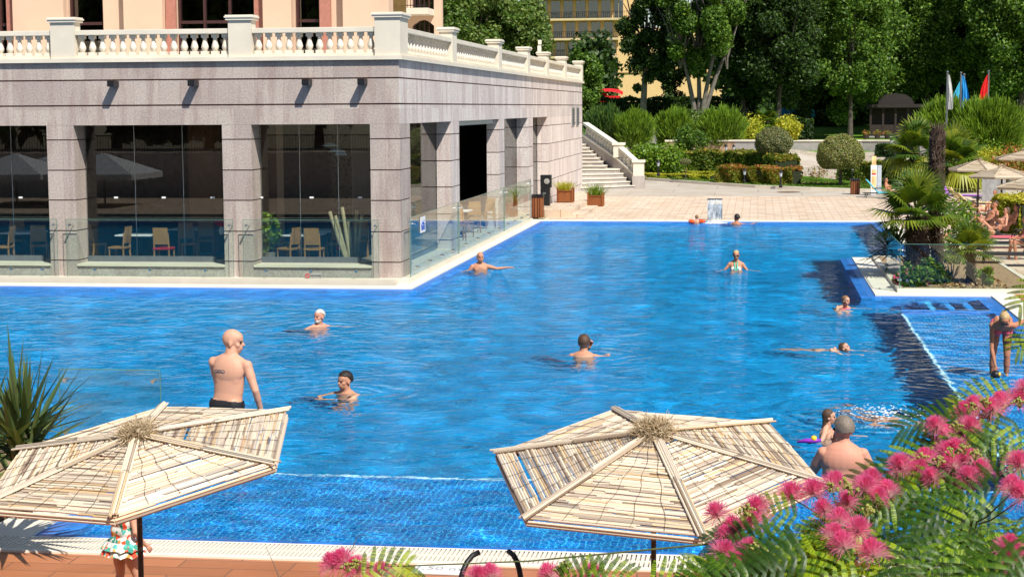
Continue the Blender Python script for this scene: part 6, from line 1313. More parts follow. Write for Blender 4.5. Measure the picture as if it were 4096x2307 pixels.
Y = 240.0; ox = at_y(1680, 200, Y).x; e = empty('yellow_building', (ox, Y, 3), 'plain yellow plastered building glimpsed between the tree trunks', 'building'); X = lambda px: at_y(px, 200, Y).x-ox; Zz = lambda py: at_y(1680, py, Y).z-3
m = MB(); m.box(X(1555), X(1830), 0, 6, Zz(256), Zz(70)); m.build('upper_wall', MATS['yellow_wall'], e); m = MB(); m.box(X(1470), X(1870), 2.0, 6, -1, Zz(200)); m.build('lower_wall', MATS['yellow_wall'], e)
m = MB(); m.box(X(1480), X(1880), 1.6, 1.66, Zz(285), Zz(258)); m.build('window', MATS['hotel_glass'], e)
m = MB(); m.box(X(1610), X(1700), -.04, -.003, Zz(182), Zz(160)); m.box(X(1555), X(1830), -.15, -.003, Zz(184), Zz(182)); m.build('balcony_opening', simple('ochre_dark', (.25, .15, .05), .8), e)
m = MB(); m.box(X(1585), X(1880), 1.40, 1.55, Zz(258), Zz(232)); m.build('white_band', MATS['white_paint'], e)
p = at_y(1530, 234, 140); e = empty('awning', tuple(p), 'red awning beneath the trees left of the yellow building', 'awning'); m = MB(); m.add([(-1.2+2.2*math.cos(math.pi*i/10)*-.55+1.2, -1.2*(j==1)-.1, .35*math.sin(math.pi*i/10)-.25*j) for j in (0, 1) for i in range(11)], [(i, i+1, i+12, i+11) for i in range(10)]); m.box(-1.1, 1.1, -1.32, -1.29, -.75, -.25); m.box(-1.1, -.1, -.1, 0, -.9, .0); m.build('canopy', MATS['red_fabric'], e); m = MB(); m.tube([(-1.15, -1.55, -.5), (-1.15, -1.55, -3)], .05, 6); m.tube([(1.25, -1.55, -.5), (1.25, -1.55, -3)], .05, 6); m.build('frame', MATS['white_paint'], e)
# parked cars glimpsed under the trees
def car(px, py, y, mat, lb, rz=0):
    p = at_y(px, py, y); e = empty('parked_car', (p.x, y, p.z-.7), lb, 'car', 'cars parked behind the trees', R_(rz)); prof = [(-2.1, .25), (-2.1, .75), (-1.4, .85), (-.8, 1.35), (.7, 1.38), (1.4, .9), (2.05, .72), (2.1, .25)]
    m = MB(); V = [(x, s, z) for s in (-.85, .85) for x, z in prof]; n_ = len(prof); m.add(V, [tuple(range(n_)), tuple(range(2*n_-1, n_-1, -1))]+[(i, i+n_, (i+1) % n_+n_, (i+1) % n_) for i in range(n_)]); m.build('body', MATS[mat], e, bevel=.05)
    m = MB(); m.add([(-1.2, -.86, .88), (1.2, -.86, .9), (.65, -.86, 1.3), (-.75, -.86, 1.28)], [(0, 1, 2, 3)]); m.build('side_window', MATS['black_plastic'], e)
    for x in (-1.3, 1.35):
        m = MB(); m.tube([(x, -.88, .32), (x, -.66, .32)], .32, 14); m.build('wheel', MATS['black_plastic'], e)
car(1905, 272, 140, 'white_paint', 'white car parked behind the trees right of the tree stems'); car(1500, 292, 141, 'white_paint', 'white van roof showing under the red awning', 10); car(1980, 279, 139, 'blue_fabric', 'blue car parked in the shade further right', -8)
# garden kiosk
p = at_z(2250, 346, 1.95); p = at_y(2250, 346, 133); e = empty('garden_kiosk', tuple(p), 'dark wooden kiosk with a curved roof in the shade of the trees', 'kiosk')
m = MB(); m.box(-1.9, 1.9, -.9, .9, 0, .12); m.build('floor', MATS['grey_wall'], e)
for x in (-1.8, -.9, 0, .9, 1.8):
    m = MB(); m.box(x-.07, x+.07, -.9, -.76, .12, 2.2); m.build('post', MATS['brown_paint'], e)
m = MB(); m.box(-1.8, 1.8, .75, .85, .12, 2.2); m.build('back_wall', MATS['brown_paint'], e); m = MB(); m.box(-1.85, 1.85, -.86, -.8, .12, .95); m.build('counter', MATS['brown_paint'], e)
m = MB(); m.box(-2.1, 2.1, -1.2, 1.1, 2.2, 2.45); m.add([(x, y, z) for y in (-1.0, .9) for x, z in ((-1.3, 2.451), (-1.15, 2.85), (-.7, 3.15), (0, 3.25), (.7, 3.15), (1.15, 2.85), (1.3, 2.451))], [tuple(range(7)), tuple(range(13, 6, -1))]+[(i, i+7, i+8, i+1) for i in range(6)]); m.build('roof', MATS['roof_dark'], e)
for k, (px, lb) in enumerate(((2178, 'leftmost flower pot on the grey terrace wall'), (2207, 'middle flower pot on the grey terrace wall'), (2232, 'rightmost flower pot on the grey terrace wall'))):
    q = at_y(px, 350, 122.2); e = empty('flower_pot', tuple(q), lb, 'flower pot', 'flower pots on the terrace wall'); m = MB(); m.lathe([(.15, 0), (.22, .28)], 10); m.build('pot', MATS['brown_paint'], e); P, d = ellipsoid_shell(110, (0, 0, .42), (.30, .3, .2), .3, RNG); quads_np('blossom', leaves_at(P, .07), MATS['leaf_red'], e)
# pergola with fence at the far right
q = at_y(2545, 400, 104); e = empty('pergola', (q.x, 104, q.z-.8), 'brown lattice pergola roof with slatted fence at the right edge', 'pergola')
for x in (-1.0, 1.4):
    m = MB(); m.box(x-.1, x+.1, -.1, .1, 0, 1.9); m.build('post', MATS['brown_paint'], e)
m = MB(); m.box(-1.2, 3, -.8, .8, 1.9, 2.05)
for k in range(20): m.box(-1.2+k*.2, -1.12+k*.2, -.82, -.78, 1.4, 1.9)
m.build('roof', MATS['planter_wood'], e); m = MB(); x = -3.2
while x < 2.5: m.box(x, x+.05, .3, .34, .1, 1.15); x += .12
m.box(-3.2, 2.5, .27, .3, .3, .36); m.build('fence', MATS['limestone'], e)
# ================================================================ reed umbrellas
def umbrella(apex, ground, label, R=1.16, phase=13.0, tilt=(0, 0), hgt=.26, n_reed=58, old=False, cell=.024, seed=1, group='reed sun umbrellas', detail=True, pole_r=.019):
    """six-sided reed canopy on a pole; apex = world point"""
    rd = random.Random(seed); e = empty('reed_umbrella', (apex.x, apex.y, ground), label, 'umbrella', group); T = Matrix.Translation((0, 0, apex.z-ground)) @ Matrix.Rotation(R_(tilt[1]), 4, 'Y') @ Matrix.Rotation(R_(tilt[0]), 4, 'X'); mat = MATS['reed_old' if old else 'reed']
    m = MB(); m.tube([(0, 0, 0), (0, 0, apex.z-ground-.03)], pole_r, 10); m.build('pole', simple('pole_brown', (.028, .018, .014), .45), e)
    V = [Vector((R*math.cos(R_(phase+60*k)), R*math.sin(R_(phase+60*k)), -hgt)) for k in range(6)]
    for k in range(6):
        a, b = V[k], V[(k+1) % 6]; m = MB(); nrm = (a.cross(b)).normalized(); 
        if nrm.z < 0: nrm = -nrm
        for i in range(n_reed):
            t = (i+.9)/n_reed; t = min(1.02, t); pa, pb = a*t, b*t; 
            if rd.random() < .015 and t < .95: continue
            L = (pb-pa).length; segs = 1+int(L/.42) if detail else 1; cuts = sorted([0, 1]+[rd.random() for _ in range(segs)])
            for s0, s1 in zip(cuts[:-1], cuts[1:]):
                if s1-s0 < .02: continue
                j = rd.uniform(-.005, .005); r = rd.uniform(.43, .58)*R/n_reed*.95; sag = nrm*(rd.uniform(-.004, .004)); dr = (pb-pa)*.004
                q0 = pa.lerp(pb, s0)+nrm*j+sag; q1 = pa.lerp(pb, s1+.01)+nrm*j+a.normalized()*rd.uniform(-.006, .006); m.tube([T @ q0, T @ q1], [r, r*rd.uniform(.85, 1)], 5, None, True)
        m.build('canopy_panel', mat, e)
        if detail:   # twisted binding wires
            w_ = MB()
            for j in range(1, 5):
                f = j/5; c0 = a.lerp(b, f); pts = []
                for i in range(16):
                    t = .12+.88*i/15; q = c0*t+(b-a)*.008*math.sin(i*1.3+j)+nrm*(R/n_reed*.55+.003); pts.append(T @ q)
                w_.tube(pts, .0015, 4)
            w_.build('binding_wire', MATS['dark_metal'], e)
    for k in range(6):
        m = MB(); a = V[k]; s_ = Vector((-a.y, a.x, 0)).normalized()
        for j in range(5):
            o = s_*(-.028+.014*j)+Vector((0, 0, .020+.012*(1-abs(j-2)/2)))
            for (t0, t1) in ((.05, .52), (.5, 1.03)): m.tube([T @ (a*(t0+rd.uniform(-.02, .02))+o), T @ (a*(t1+rd.uniform(-.02, .02))+o)], .0072 if detail else .012, 5)
        m.build('rib_bundle', mat, e)
        m = MB(); m.tube([T @ (a*.05+Vector((0, 0, -.03))), T @ (a*.98+Vector((0, 0, -.03)))], .011, 6); m.build('strut', simple('pole_brown', (.028, .018, .014)), e)
    # rim of doubled reeds
    m = MB()
    for k in range(6):
        a, b = V[k]*1.005, V[(k+1) % 6]*1.005
        for dz in (-.022, -.044): m.tube([T @ (a+Vector((0, 0, dz))), T @ (b+Vector((0, 0, dz)))], .011, 5)
    m.build('rim', mat, e)
    # grass tuft
    Q = []; rn = []
    for k in range(3600 if detail else 260):
        a = rd.random()*6.283; t = rd.random()**.7*1.45; d = Vector((math.cos(a)*math.sin(t), math.sin(a)*math.sin(t), math.cos(t))); l = R*rd.uniform(.035, .105); o = Vector((rd.gauss(0, .04), rd.gauss(0, .04), rd.uniform(-.03, .03))); s_ = Vector((rd.gauss(0, 1), rd.gauss(0, 1), rd.gauss(0, 1))); s_ = s_.cross(d).normalized()*(.0024 if detail else .012); p0 = o+d*l*.15; p1 = o+d*l+Vector((rd.gauss(0, .03), rd.gauss(0, .03), -.07*rd.random()*t)); mid = (p0+p1)/2+Vector((rd.gauss(0, .016), rd.gauss(0, .016), .012))
        Q.append([T @ (p0-s_), T @ (p0+s_), T @ (mid+s_), T @ (mid-s_)]); Q.append([T @ (mid-s_), T @ (mid+s_), T @ (p1+s_*.4), T @ (p1-s_*.4)]); rr = rd.random(); rn += [rr, rr]
    quads_np('grass_tuft', np.array([[list(v) for v in q] for q in Q]), MATS['tuft'], e, np.array(rn)); return e
umbrella(at_y(1645, 1088, 11.9), .03, 'reed sun umbrella nearest the pink blossoms, centre right', 1.166, -12.2, (10.9, -.9), seed=11)
umbrella(at_y(345, 1096, 11.0), .03, 'reed sun umbrella at the lower left, tipped down to the left', 1.07, 39.9, (9.6, -6.1), hgt=.15, seed=12)
for px, py, y, R, lb, ph in ((2521, 420, 62, 1.12, 'weathered reed umbrella, the middle one over the sunbathers', 10), (2462, 404, 66, 1.08, 'weathered reed umbrella furthest left over the loungers', 40), (2600, 444, 56, 1.2, 'weathered reed umbrella cut by the right edge, lowest of them', 20), (2580, 380, 78, 1.35, 'weathered reed umbrella at the right edge, behind the others', 30)):
    umbrella(at_y(px, py, y), .06, lb, R, ph, (0, 0), .33, 26, True, seed=px, detail=False, pole_r=.035)

# ================================================================ sun loungers and sunbathers at the right
def lounger(x, y, rz, lb, towel=None, back=50, dark=True):
    e = empty('sun_lounger', (x, y, .05), lb, 'sun lounger', 'sun loungers beside the pool', R_(rz)); fm = MATS['black_plastic']; b = R_(back)
    m = MB(); m.box(-.32, .32, -1.25, .1, .30, .34); m.build('bed', MATS[towel or 'black_plastic'], e)
    m = MB(); c, s_ = math.cos(b), math.sin(b); m.add([(x_, .1+c*t-s_*o, .32+s_*t+c*o) for t in (0, .78) for x_ in (-.32, .32) for o in (-.02, .02)], [(0, 1, 3, 2), (4, 6, 7, 5), (0, 4, 5, 1), (2, 3, 7, 6), (1, 5, 7, 3), (0, 2, 6, 4)]); m.build('backrest', MATS[towel or 'black_plastic'], e)
    for x_ in (-.34, .34):
        m = MB(); m.tube([(x_, -1.27, .30), (x_, .75, .30)], .018, 6); m.build('side_rail', fm, e)
        for y_ in (-1.1, .6): m = MB(); m.tube([(x_, y_, .30), (x_*1.05, y_+(.08 if y_ > 0 else -.08), 0)], .018, 6); m.build('leg', fm, e)
        m = MB(); m.tube([(x_, -.15, .32), (x_, -.05, .52), (x_, .35, .52)], .015, 6); m.build('armrest', fm, e)
    return e
def on(px, py, z=.35): return at_z(px, py, z)
LG = [(2215, 486, 92, 'lounger with a turquoise towel beside the information board', 'cyan_towel', 48), (2392, 492, 75, 'lounger draped with a lilac towel behind the palm', 'purple_towel', 62), (2425, 512, 95, 'lounger covered with a cream towel, rear left', 'cream_towel', 52), (2470, 510, 250, 'lounger with a cream towel over its raised back, rear right', 'cream_towel', 60), (2450, 540, 100, 'cream topped lounger carrying the woman lying down', 'cream_towel', 12), (2545, 560, 265, 'black lounger with the woman in the black bikini', 'black_plastic', 50), (2560, 598, 268, 'lounger with a pink towel near the glass barrier', 'pink_fabric', 8), (2568, 525, 262, 'cream towelled lounger behind the black bikini', 'cream_towel', 40), (2590, 640, 265, 'empty black lounger at the right picture edge', 'black_plastic', 40), (2448, 522, 100, 'lounger with a cream towel just left of the child in pink', 'cream_towel', 45), (2555, 612, 268, 'dark lounger in front of the pink towel', 'black_plastic', 35), (2570, 500, 262, 'purple towelled lounger at the back right', 'purple_towel', 35)]
for px, py, rz, lb, tw, bk in LG: p = at_z(px, py, .35); lounger(p.x, p.y, rz, lb, tw, bk)
def sunbather(px, py, z, lb, face, skin, hair, pose='lie', fem=True, s=.95, wear=(), hs='long'):
    """lying or half sitting figure; px,py,z = the neck"""
    p = at_z(px, py, z); 
    if pose == 'sit': lean, L = (0, .10), {'L': ((-.10, -.42, -.46), (-.12, -.48, -.90), (0, -1, -.1)), 'R': ((.10, -.40, -.44), (.12, -.36, -.90), (0, -1, -.1))}
    elif pose == 'knees': lean, L = (0, -.33), {'L': ((-.10, -.68, -.20), (-.12, -.86, -.62), (0, -1, -.1)), 'R': ((.10, -.80, -.40), (.12, -1.2, -.60), (0, -1, .3))}
    else: lean, L = (0, -.52, .44), {'L': ((-.10, -.97, -.06), (-.12, -1.40, -.12), (0, -.4, 1)), 'R': ((.10, -.95, .02), (.12, -1.38, -.12), (0, -.4, 1))}
    return person(lb, tuple(p), face, (0, -8), skin, hair, hs, s=s, fem=fem, lean=lean, legs=L, wear=wear, arms={'L': ((-.30, -.10, -.28), (-.16, -.34, -.36), (.4, -.9, 0), (0, 0, -1)), 'R': ((.30, -.10, -.28), (.16, -.34, -.36), (-.4, -.9, 0), (0, 0, -1))})
pants_ = [('pants', .01, .08)]
sunbather(2229, 462, .82, 'dark haired woman reading on the turquoise towel', 70, 'skin_tan', 'hair_dark', 'knees')
sunbather(2531, 543, .85, 'woman in a black bikini reclining with one knee up', -78, 'skin_mid', 'hair_brown', 'knees', wear=[('bikini_top', 'trunks_black', [('ell', (-.07, -.13, -.19), (.07, .06, .06)), ('ell', (.07, -.13, -.19), (.07, .06, .06))]), ('bikini_bottom', 'trunks_black', pants_)])
sunbather(2455, 523, .45, 'fair person lying behind the palm on a cream towel', 95, 'skin_pale', 'hair_blond', 'lie', wear=[('bikini_bottom', 'blue_fabric', pants_)])
sunbather(2556, 534, .85, 'tanned woman sitting up behind the woman in the black bikini', -85, 'skin_tan', 'hair_dark', 'knees')
sunbather(2502, 528, .85, 'brown haired man sitting low behind the black bikini', -60, 'skin_tan', 'hair_brown', 'knees', False, hs='short')
sunbather(2505, 492, .95, 'child in a pink top and trousers sitting at the back', -70, 'skin_mid', 'hair_lightbrown', 'sit', s=.75, wear=[('shirt', 'pink_fabric', [('cap', (-.07, 0, -.16), .115, (.07, 0, -.16), .115), ('cap', (-.06, .05, -.32), .11, (.06, .05, -.32), .11)]), ('trousers', 'pink_fabric', [('pants', .012, .95)])])
sunbather(2470, 556, .48, 'long haired woman lying flat on the cream lounger', 100, 'skin_pale', 'hair_brown', 'lie', wear=[('bikini_bottom', 'blue_fabric', pants_)])
sunbather(2470, 588, .52, 'long haired woman lying on the pink towel', -88, 'skin_pink', 'hair_brown', 'lie', wear=[('bikini_bottom', 'pink_fabric', pants_), ('bikini_top', 'pink_fabric', [('cap', (-.07, -.1, -.18), .075, (.07, -.1, -.18), .075)])])
sunbather(2587, 566, .98, 'tanned person sitting sideways at the right edge with feet on the paving', -80, 'skin_tan', 'hair_dark', 'sit', False, 1.0, wear=[('trunks', 'trunks_black', [('pants', .012, .4)])], hs='short')
sunbather(2578, 470, .95, 'man in a blue shirt far back at the right edge', -90, 'skin_pink', 'hair_grey', 'sit', False, .95, wear=[('shirt', 'blue_fabric', [('cap', (-.09, 0, -.12), .12, (.09, 0, -.12), .12), ('cap', (-.07, .05, -.34), .12, (.07, .05, -.34), .12)])], hs='short')
for px, py, lb, mt in ((2476, 600, 'pair of pale blue flip flops on the paving', 'teal_fabric'), (2474, 622, 'dark sandals beside the seated person', 'black_plastic')):
    p = at_z(px, py, .06); e = empty('flip_flops', (p.x, p.y, .058), lb, 'shoes')
    for dx in (-.14, .08):
        m = MB(); m.cbox((dx, 0, .012), (.10, .26, .022)); m.build('sole', MATS[mt], e, bevel=.008); m = MB(); m.tube([(dx-.04, -.02, .02), (dx, -.07, .06), (dx+.04, -.02, .02)], .009, 5); m.build('strap', MATS['grey_fabric'], e)
e = None
p = at_y(2470, 455, 70); m = MB(); m.add([(0.15*i, .04*math.sin(i*2), -.0) for i in range(7)]+[(0.15*i+.02, .05*math.sin(i*2+1), -1.15+.05*math.sin(i)) for i in range(7)], [(i, i+1, i+8, i+7) for i in range(6)]); o = m.build('towel', MATS['grey_fabric'], smooth=True); o.location = (p.x, 70, 1.6); tag(o, 'grey patterned towel hanging beneath the reed umbrellas', 'towel')

# ================================================================ the silk tree in the foreground
def pinna(Q, rn, p0, d, side_v, nrm, L, npair, w_, lw, rd, curve, c0):
    """one feathered leaflet stalk: many narrow leaflets in two rows, laid herringbone"""
    pts = []; p = Vector(p0); dd = Vector(d).normalized()
    for i in range(npair+1):
        pts.append(p.copy()); dd = (dd+Vector((0, 0, -1))*curve/npair).normalized(); p = p+dd*L/npair
    for i in range(npair):
        t = (i+.5)/npair; q = pts[i]; f = (pts[i+1]-pts[i]).normalized(); s_ = f.cross(nrm).normalized(); n2 = s_.cross(f); ww = w_*math.sin(math.pi*min(1, .12+t*.88))**.5; c = min(1, max(0, c0+rd.uniform(-.28, .28)))
        for sg_ in (-1, 1):
            o = s_*sg_*ww+f*ww*.22-n2*ww*.12; h = f*lw*.5; Q.append([q-h*.95, q+h*.95, q+o+h*.95, q+o-h*.7]); rn.append(c)
def silk_leaf(seed, npin=8, L=.26, npair=24):
    """mesh data of one compound leaf along +X, upper side +Z"""
    rd = random.Random(seed); Q = []; rn = []; m = MB(); p = Vector((0, 0, 0)); d = Vector((1, 0, .15)); pts = [p.copy()]
    for i in range(npin):
        d = (d+Vector((0, rd.uniform(-.03, .03), -.11))).normalized(); p = p+d*L/npin; pts.append(p.copy())
        for sg_ in (-1, 1):
            k = (i+.5)/npin; dl = (d*(.45+.5*k)+Vector((0, sg_, 0))*(1.1-.45*k)+Vector((0, 0, .10))).normalized(); l = .125*(.72+.5*math.sin(math.pi*min(1, .15+k*.75))); nr = Vector((0, 0, 1))-dl*dl.z
            pinna(Q, rn, p, dl, None, nr.normalized(), l, npair, .0108, l/npair*.92, rd, .55+rd.random()*.3, .25+.5*rd.random())
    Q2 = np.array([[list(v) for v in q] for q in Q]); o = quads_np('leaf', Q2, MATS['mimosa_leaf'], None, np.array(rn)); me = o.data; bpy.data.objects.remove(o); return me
leaf_meshes = [silk_leaf(200+i, 7+i % 3, .235+.02*(i % 3), 24) for i in range(5)]
def silk_flower_mesh(seed):
    rd = random.Random(seed); n = 900; Q = []; r = []
    for k in range(n):
        t = abs(rd.gauss(0, .62)); t = min(t, 1.45); a = rd.random()*6.283; d = Vector((math.sin(t)*math.cos(a), math.sin(t)*math.sin(a), math.cos(t))); l = rd.uniform(.030, .042); s_ = d.cross(Vector((rd.gauss(0, 1), rd.gauss(0, 1), rd.gauss(0, 1)))).normalized()*.00042
        b = d*.003; g = Vector((0, 0, -.004*t)); p1 = b+d*l*.45; p2 = b+d*l*.8+g; p3 = b+d*l+g*2+Vector((rd.gauss(0, .0015), rd.gauss(0, .0015), 0))
        for (u, v, c0, c1) in ((b, p1, .02, .3), (p1, p2, .4, .8), (p2, p3, .85, 1.0)): Q.append([u-s_, u+s_, v+s_, v-s_]); r.append([c0, c0, c1, c1])
    me_o = quads_np('flower', np.array([[list(v) for v in q] for q in Q]), MATS['silk_flower'], None, np.zeros(len(Q))); me = me_o.data; me.attributes['rnd'].data.foreach_set('value', np.array(r, dtype=np.float32).reshape(-1)); bpy.data.objects.remove(me_o); return me
flower_meshes = [silk_flower_mesh(300+i) for i in range(4)]
def bud_mesh(seed):
    rd = random.Random(seed); m = MB()
    for k in range(16):
        a = rd.random()*6.283; t = rd.random()*1.3; d = Vector((math.sin(t)*math.cos(a), math.sin(t)*math.sin(a), math.cos(t))); p = d*rd.uniform(.012, .022); m.tube([(0, 0, -.01), p], .0008, 4); m.sphere(tuple(p), .0036, 6, 4)
    o = m.build('bud_cluster', simple('bud_green', (.30, .30, .07), .6, .2), None); me = o.data; bpy.data.objects.remove(o); return me
bud_meshes = [bud_mesh(400), bud_mesh(401)]
ST = empty('silk_tree', (1.9, 4.7, .03), 'silk tree with feathery green leaves and fluffy pink flowers filling the lower right foreground', 'tree'); STo = Vector((1.9, 4.7, .03))
rs_ = random.Random(42)
def orient(d, up):
    x = Vector(d).normalized(); z = Vector(up); z = (z-x*z.dot(x)).normalized(); y = z.cross(x); return Matrix((x, y, z)).transposed()
def add_leaf(px, py, y, ang, pitch=-10, sc=1.0, k=None, roll=0):
    """ang: direction in the picture plane seen from the camera, 0 = right, 90 = away"""
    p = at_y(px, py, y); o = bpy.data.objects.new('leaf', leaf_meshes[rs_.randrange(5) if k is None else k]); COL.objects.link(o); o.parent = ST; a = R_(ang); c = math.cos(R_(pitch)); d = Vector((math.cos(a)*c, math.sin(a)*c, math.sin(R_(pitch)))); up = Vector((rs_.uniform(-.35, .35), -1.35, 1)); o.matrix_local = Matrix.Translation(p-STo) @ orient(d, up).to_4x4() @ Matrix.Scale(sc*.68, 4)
def add_flower(px, py, y, sc=1.0, tilt=None):
    p = at_y(px, py, y); o = bpy.data.objects.new('flower', flower_meshes[rs_.randrange(4)]); COL.objects.link(o); o.parent = ST; t = tilt or (rs_.uniform(-.5, .5), rs_.uniform(-.9, .1)); z = Vector((t[0], t[1], 1)).normalized(); x = z.cross(Vector((0, 1, .3))).normalized(); o.matrix_local = Matrix.Translation(p-STo) @ Matrix((x, z.cross(x), z)).transposed().to_4x4() @ Matrix.Scale(sc, 4)
def add_bud(px, py, y, sc=1.0):
    p = at_y(px, py, y); o = bpy.data.objects.new('bud_cluster', bud_meshes[rs_.randrange(2)]); COL.objects.link(o); o.parent = ST; o.location = p-STo; o.scale = (sc,)*3; o.rotation_euler = (rs_.uniform(-.6, .3), rs_.uniform(-.4, .4), rs_.random()*6)
# flower heads: (px, py, depth)
FL = [(1805, 1300, 4.5), (1850, 1335, 4.5), (1832, 1362, 4.45), (1905, 1290, 4.55), (1888, 1318, 4.5), (1815, 1400, 4.3), (1850, 1430, 4.3), (1880, 1395, 4.35),
      (1992, 1252, 4.6), (2045, 1240, 4.6), (2095, 1235, 4.6), (2130, 1270, 4.55), (2170, 1235, 4.7), (2200, 1262, 4.7), (2235, 1250, 4.75), (2075, 1290, 4.5), (2110, 1320, 4.4), (2150, 1345, 4.35), (2090, 1355, 4.35), (2125, 1385, 4.3), (2190, 1215, 4.75),
      (2270, 1182, 4.9), (2300, 1195, 4.9), (2335, 1170, 4.95), (2375, 1150, 5.0), (2410, 1140, 5.0), (2445, 1160, 4.95), (2350, 1210, 4.85), (2470, 1190, 4.9), (2435, 1215, 4.85), (2400, 1175, 4.95),
      (2355, 1080, 5.1), (2385, 1098, 5.1), (2430, 1045, 5.2), (2460, 1025, 5.2), (2495, 1030, 5.2), (2520, 1020, 5.25), (2555, 1005, 5.3), (2440, 1075, 5.1), (2575, 985, 5.3),
      (2545, 1240, 4.5), (2570, 1255, 4.5), (2565, 1170, 4.8), (2530, 1385, 4.4), (2550, 1410, 4.4),
      (840, 1430, 4.6), (872, 1420, 4.6), (905, 1442, 4.6), (955, 1448, 4.55), (1235, 1458, 4.5), (1196, 1462, 4.5), (1480, 1452, 4.5), (1390, 1450, 4.5), (2200, 1400, 4.3)]
for a, b, c in FL: add_flower(a+rs_.uniform(-4, 4), b+rs_.uniform(-4, 4), c, rs_.uniform(1.0, 1.3))
for a, b, c in ((2090, 1232, 4.5), (2125, 1222, 4.5), (2145, 1240, 4.5), (1868, 1300, 4.4), (1880, 1288, 4.4), (2395, 1142, 4.85), (2425, 1135, 4.85), (2455, 1150, 4.85), (2360, 1165, 4.85), (2440, 1030, 5.1), (2480, 1018, 5.1), (2405, 1078, 5.0), (2180, 1290, 4.4), (2210, 1275, 4.6), (2320, 1158, 4.9), (875, 1432, 4.5), (895, 1425, 4.5), (1410, 1440, 4.4), (1425, 1432, 4.4), (1905, 1385, 4.3), (1920, 1400, 4.3), (2565, 1018, 5.1)): add_bud(a, b, c, 1.0)
# leaves: layered sprays
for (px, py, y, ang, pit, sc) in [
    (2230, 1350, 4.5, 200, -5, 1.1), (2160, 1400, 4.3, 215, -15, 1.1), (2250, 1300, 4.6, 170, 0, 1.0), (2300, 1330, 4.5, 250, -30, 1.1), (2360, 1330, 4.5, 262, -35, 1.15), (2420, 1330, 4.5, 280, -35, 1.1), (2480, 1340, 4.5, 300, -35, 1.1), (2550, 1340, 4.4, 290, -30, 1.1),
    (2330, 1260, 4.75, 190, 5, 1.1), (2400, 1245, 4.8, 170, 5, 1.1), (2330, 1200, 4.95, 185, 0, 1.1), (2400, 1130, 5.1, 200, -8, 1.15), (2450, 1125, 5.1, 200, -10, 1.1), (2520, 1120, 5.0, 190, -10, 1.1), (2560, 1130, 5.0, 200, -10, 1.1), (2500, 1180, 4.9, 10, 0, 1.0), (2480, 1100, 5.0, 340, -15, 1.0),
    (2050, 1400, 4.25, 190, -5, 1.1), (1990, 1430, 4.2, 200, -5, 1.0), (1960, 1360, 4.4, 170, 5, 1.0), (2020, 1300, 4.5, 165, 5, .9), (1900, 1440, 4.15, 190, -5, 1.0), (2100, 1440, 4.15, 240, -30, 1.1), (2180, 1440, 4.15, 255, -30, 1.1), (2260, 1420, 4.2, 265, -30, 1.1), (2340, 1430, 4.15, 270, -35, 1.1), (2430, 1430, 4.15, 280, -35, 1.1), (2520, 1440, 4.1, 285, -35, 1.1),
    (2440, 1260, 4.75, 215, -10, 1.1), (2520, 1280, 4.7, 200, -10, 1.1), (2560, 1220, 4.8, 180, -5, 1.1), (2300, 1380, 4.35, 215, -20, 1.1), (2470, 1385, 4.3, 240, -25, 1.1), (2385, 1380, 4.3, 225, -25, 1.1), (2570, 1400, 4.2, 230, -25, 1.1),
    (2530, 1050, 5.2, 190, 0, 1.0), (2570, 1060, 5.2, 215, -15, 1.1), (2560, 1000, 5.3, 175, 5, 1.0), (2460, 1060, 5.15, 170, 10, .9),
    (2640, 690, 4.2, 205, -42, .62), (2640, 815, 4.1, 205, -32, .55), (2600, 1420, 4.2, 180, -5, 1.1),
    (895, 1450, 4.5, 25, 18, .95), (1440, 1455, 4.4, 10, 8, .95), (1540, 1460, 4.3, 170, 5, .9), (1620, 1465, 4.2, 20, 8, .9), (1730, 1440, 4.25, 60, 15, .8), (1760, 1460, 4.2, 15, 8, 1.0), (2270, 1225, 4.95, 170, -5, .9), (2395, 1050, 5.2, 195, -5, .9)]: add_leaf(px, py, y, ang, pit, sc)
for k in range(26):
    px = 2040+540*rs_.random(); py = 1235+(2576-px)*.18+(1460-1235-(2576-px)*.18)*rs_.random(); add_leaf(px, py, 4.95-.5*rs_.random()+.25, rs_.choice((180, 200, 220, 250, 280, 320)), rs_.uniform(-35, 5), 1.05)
# branches
m = MB()
def br(pts, r): m.tube([Vector(p)-STo for p in pts], r, 7)
tb = at_y(2480, 1500, 4.9); br([(1.9, 4.7, -.1), (1.8, 4.75, 1.0), (1.6, 4.8, 1.9), tb], [.10, .08, .06, .04])
hub1 = at_y(2420, 1330, 4.75); hub2 = at_y(2120, 1300, 4.55); hub3 = at_y(2400, 1180, 5.0); hub4 = at_y(2470, 1050, 5.2)
br([tb, hub1, hub3, hub4], [.035, .02, .012, .006]); br([tb, at_y(2300, 1440, 4.4), hub2, at_y(2060, 1250, 4.6)], [.03, .018, .009, .004]); br([tb, at_y(2200, 1470, 4.3), at_y(1950, 1440, 4.3), at_y(1860, 1340, 4.5)], [.025, .015, .009, .004])
br([tb, at_y(1900, 1600, 4.3), at_y(1500, 1600, 4.4), at_y(1150, 1560, 4.5), at_y(880, 1450, 4.6)], [.03, .02, .015, .009, .004])
for (a, b, c) in FL[:46]:
    h = min((hub1, hub2, hub3, hub4, at_y(1860, 1360, 4.45)), key=lambda q: (q-at_y(a, b, c)).length); q = at_y(a, b, c); br([h, (h+q)/2+Vector((0, 0, -.015)), q], [.003, .0022, .0016])
m.build('branch', simple('mimosa_bark', (.10, .12, .04), .8, .3, 30), ST)
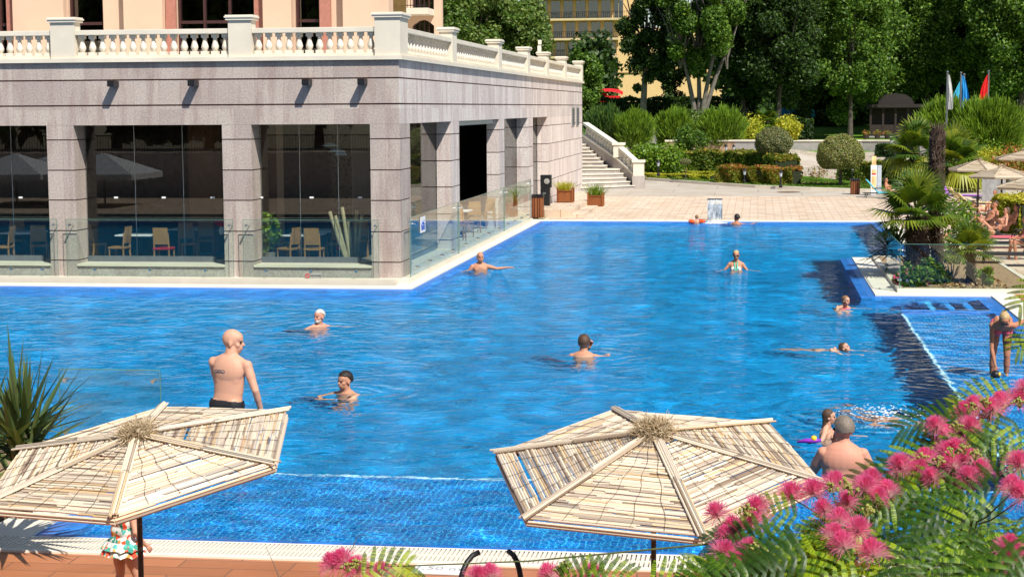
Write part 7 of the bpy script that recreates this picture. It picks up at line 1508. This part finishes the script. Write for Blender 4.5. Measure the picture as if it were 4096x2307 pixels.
# thin bare twigs in front of the grating
e = at_y(700, 1450, 5.0); tw = empty('bare_twig', tuple(e), 'thin dry twig in front of the drain grating', 'twig'); m = MB(); q = lambda a, b: at_y(a, b, 5.0)-e
m.tube([q(715, 1480), q(700, 1445), q(690, 1420), q(668, 1372)], [.002, .0016, .0012, .0006], 4); m.tube([q(705, 1450), q(722, 1435)], [.0013, .0005], 4); m.build('stem', MATS['bark_pale'], tw)
e = at_y(880, 1400, 5.2); tw = empty('bare_twig', tuple(e), 'curly dry twig above the lower pink blossom', 'twig'); m = MB(); q = lambda a, b: at_y(a, b, 5.2)-e
m.tube([q(845, 1420), q(868, 1400), q(888, 1375), q(900, 1346)], [.0022, .0018, .0014, .0008], 4); m.tube([q(868, 1400), q(895, 1412), q(905, 1400)], [.0014, .001, .0005], 4); m.build('stem', MATS['bark_pale'], tw)

# ================================================================ what stands behind the camera and shows in the windows
m = MB(); m.box(-45, 30, 1.2, 1.6, 0, 2.15); tag(m.build('retaining_wall', MATS['granite_pale']), 'long granite retaining wall below the photographer, mirrored in the windows', 'wall')
slab('upper_terrace', [(-45, 30, -14, 1.2)], 2.0, MATS['deck_beige'])
m = MB()
x = -45
while x < 30: m.box(x, x+.03, 1.3, 1.33, 2.051, 2.95); x += .14
m.box(-45, 30, 1.29, 1.34, 2.95, 3.0)
if True: tag(m.build('terrace_railing', MATS['dark_metal']), 'dark iron railing on top of the retaining wall', 'railing')
for i, (px_, y, lb) in enumerate(((40, 9, 'white square parasol mirrored in the leftmost window'), (150, 7, 'white square parasol mirrored between the left windows'), (262, 9, 'white square parasol mirrored in the middle window'))):
    e = empty('white_parasol', (at_y(px_, 420, 83.5-y).x, y, -.85), lb, 'parasol', 'white parasols'); m = MB(); m.add([(-2, -2, 2.3), (2, -2, 2.3), (2, 2, 2.3), (-2, 2, 2.3), (0, 0, 3.2), (-2, -2, 2.05), (2, -2, 2.05), (2, 2, 2.05), (-2, 2, 2.05)], [(0, 1, 4), (1, 2, 4), (2, 3, 4), (3, 0, 4), (0, 5, 6, 1), (1, 6, 7, 2), (2, 7, 8, 3), (3, 8, 5, 0)]); m.build('canopy', MATS['cloth_white'], e); m = MB(); m.tube([(0, 0, 0), (0, 0, 3.2)], .04, 8); m.build('pole', MATS['grey_metal'], e)
for i in range(14):
    x = -52+i*6.5; tree('rear_tree', 'dark tree standing behind the photographer, seen only as a dim reflection', x, -18-(i % 3), 2, 1.5, (8.0, 4.6, 3, 7.6), 5200, 'leaf_dark', .75, 500+i, .3, group='trees behind the photographer', k=26, cr=.5)
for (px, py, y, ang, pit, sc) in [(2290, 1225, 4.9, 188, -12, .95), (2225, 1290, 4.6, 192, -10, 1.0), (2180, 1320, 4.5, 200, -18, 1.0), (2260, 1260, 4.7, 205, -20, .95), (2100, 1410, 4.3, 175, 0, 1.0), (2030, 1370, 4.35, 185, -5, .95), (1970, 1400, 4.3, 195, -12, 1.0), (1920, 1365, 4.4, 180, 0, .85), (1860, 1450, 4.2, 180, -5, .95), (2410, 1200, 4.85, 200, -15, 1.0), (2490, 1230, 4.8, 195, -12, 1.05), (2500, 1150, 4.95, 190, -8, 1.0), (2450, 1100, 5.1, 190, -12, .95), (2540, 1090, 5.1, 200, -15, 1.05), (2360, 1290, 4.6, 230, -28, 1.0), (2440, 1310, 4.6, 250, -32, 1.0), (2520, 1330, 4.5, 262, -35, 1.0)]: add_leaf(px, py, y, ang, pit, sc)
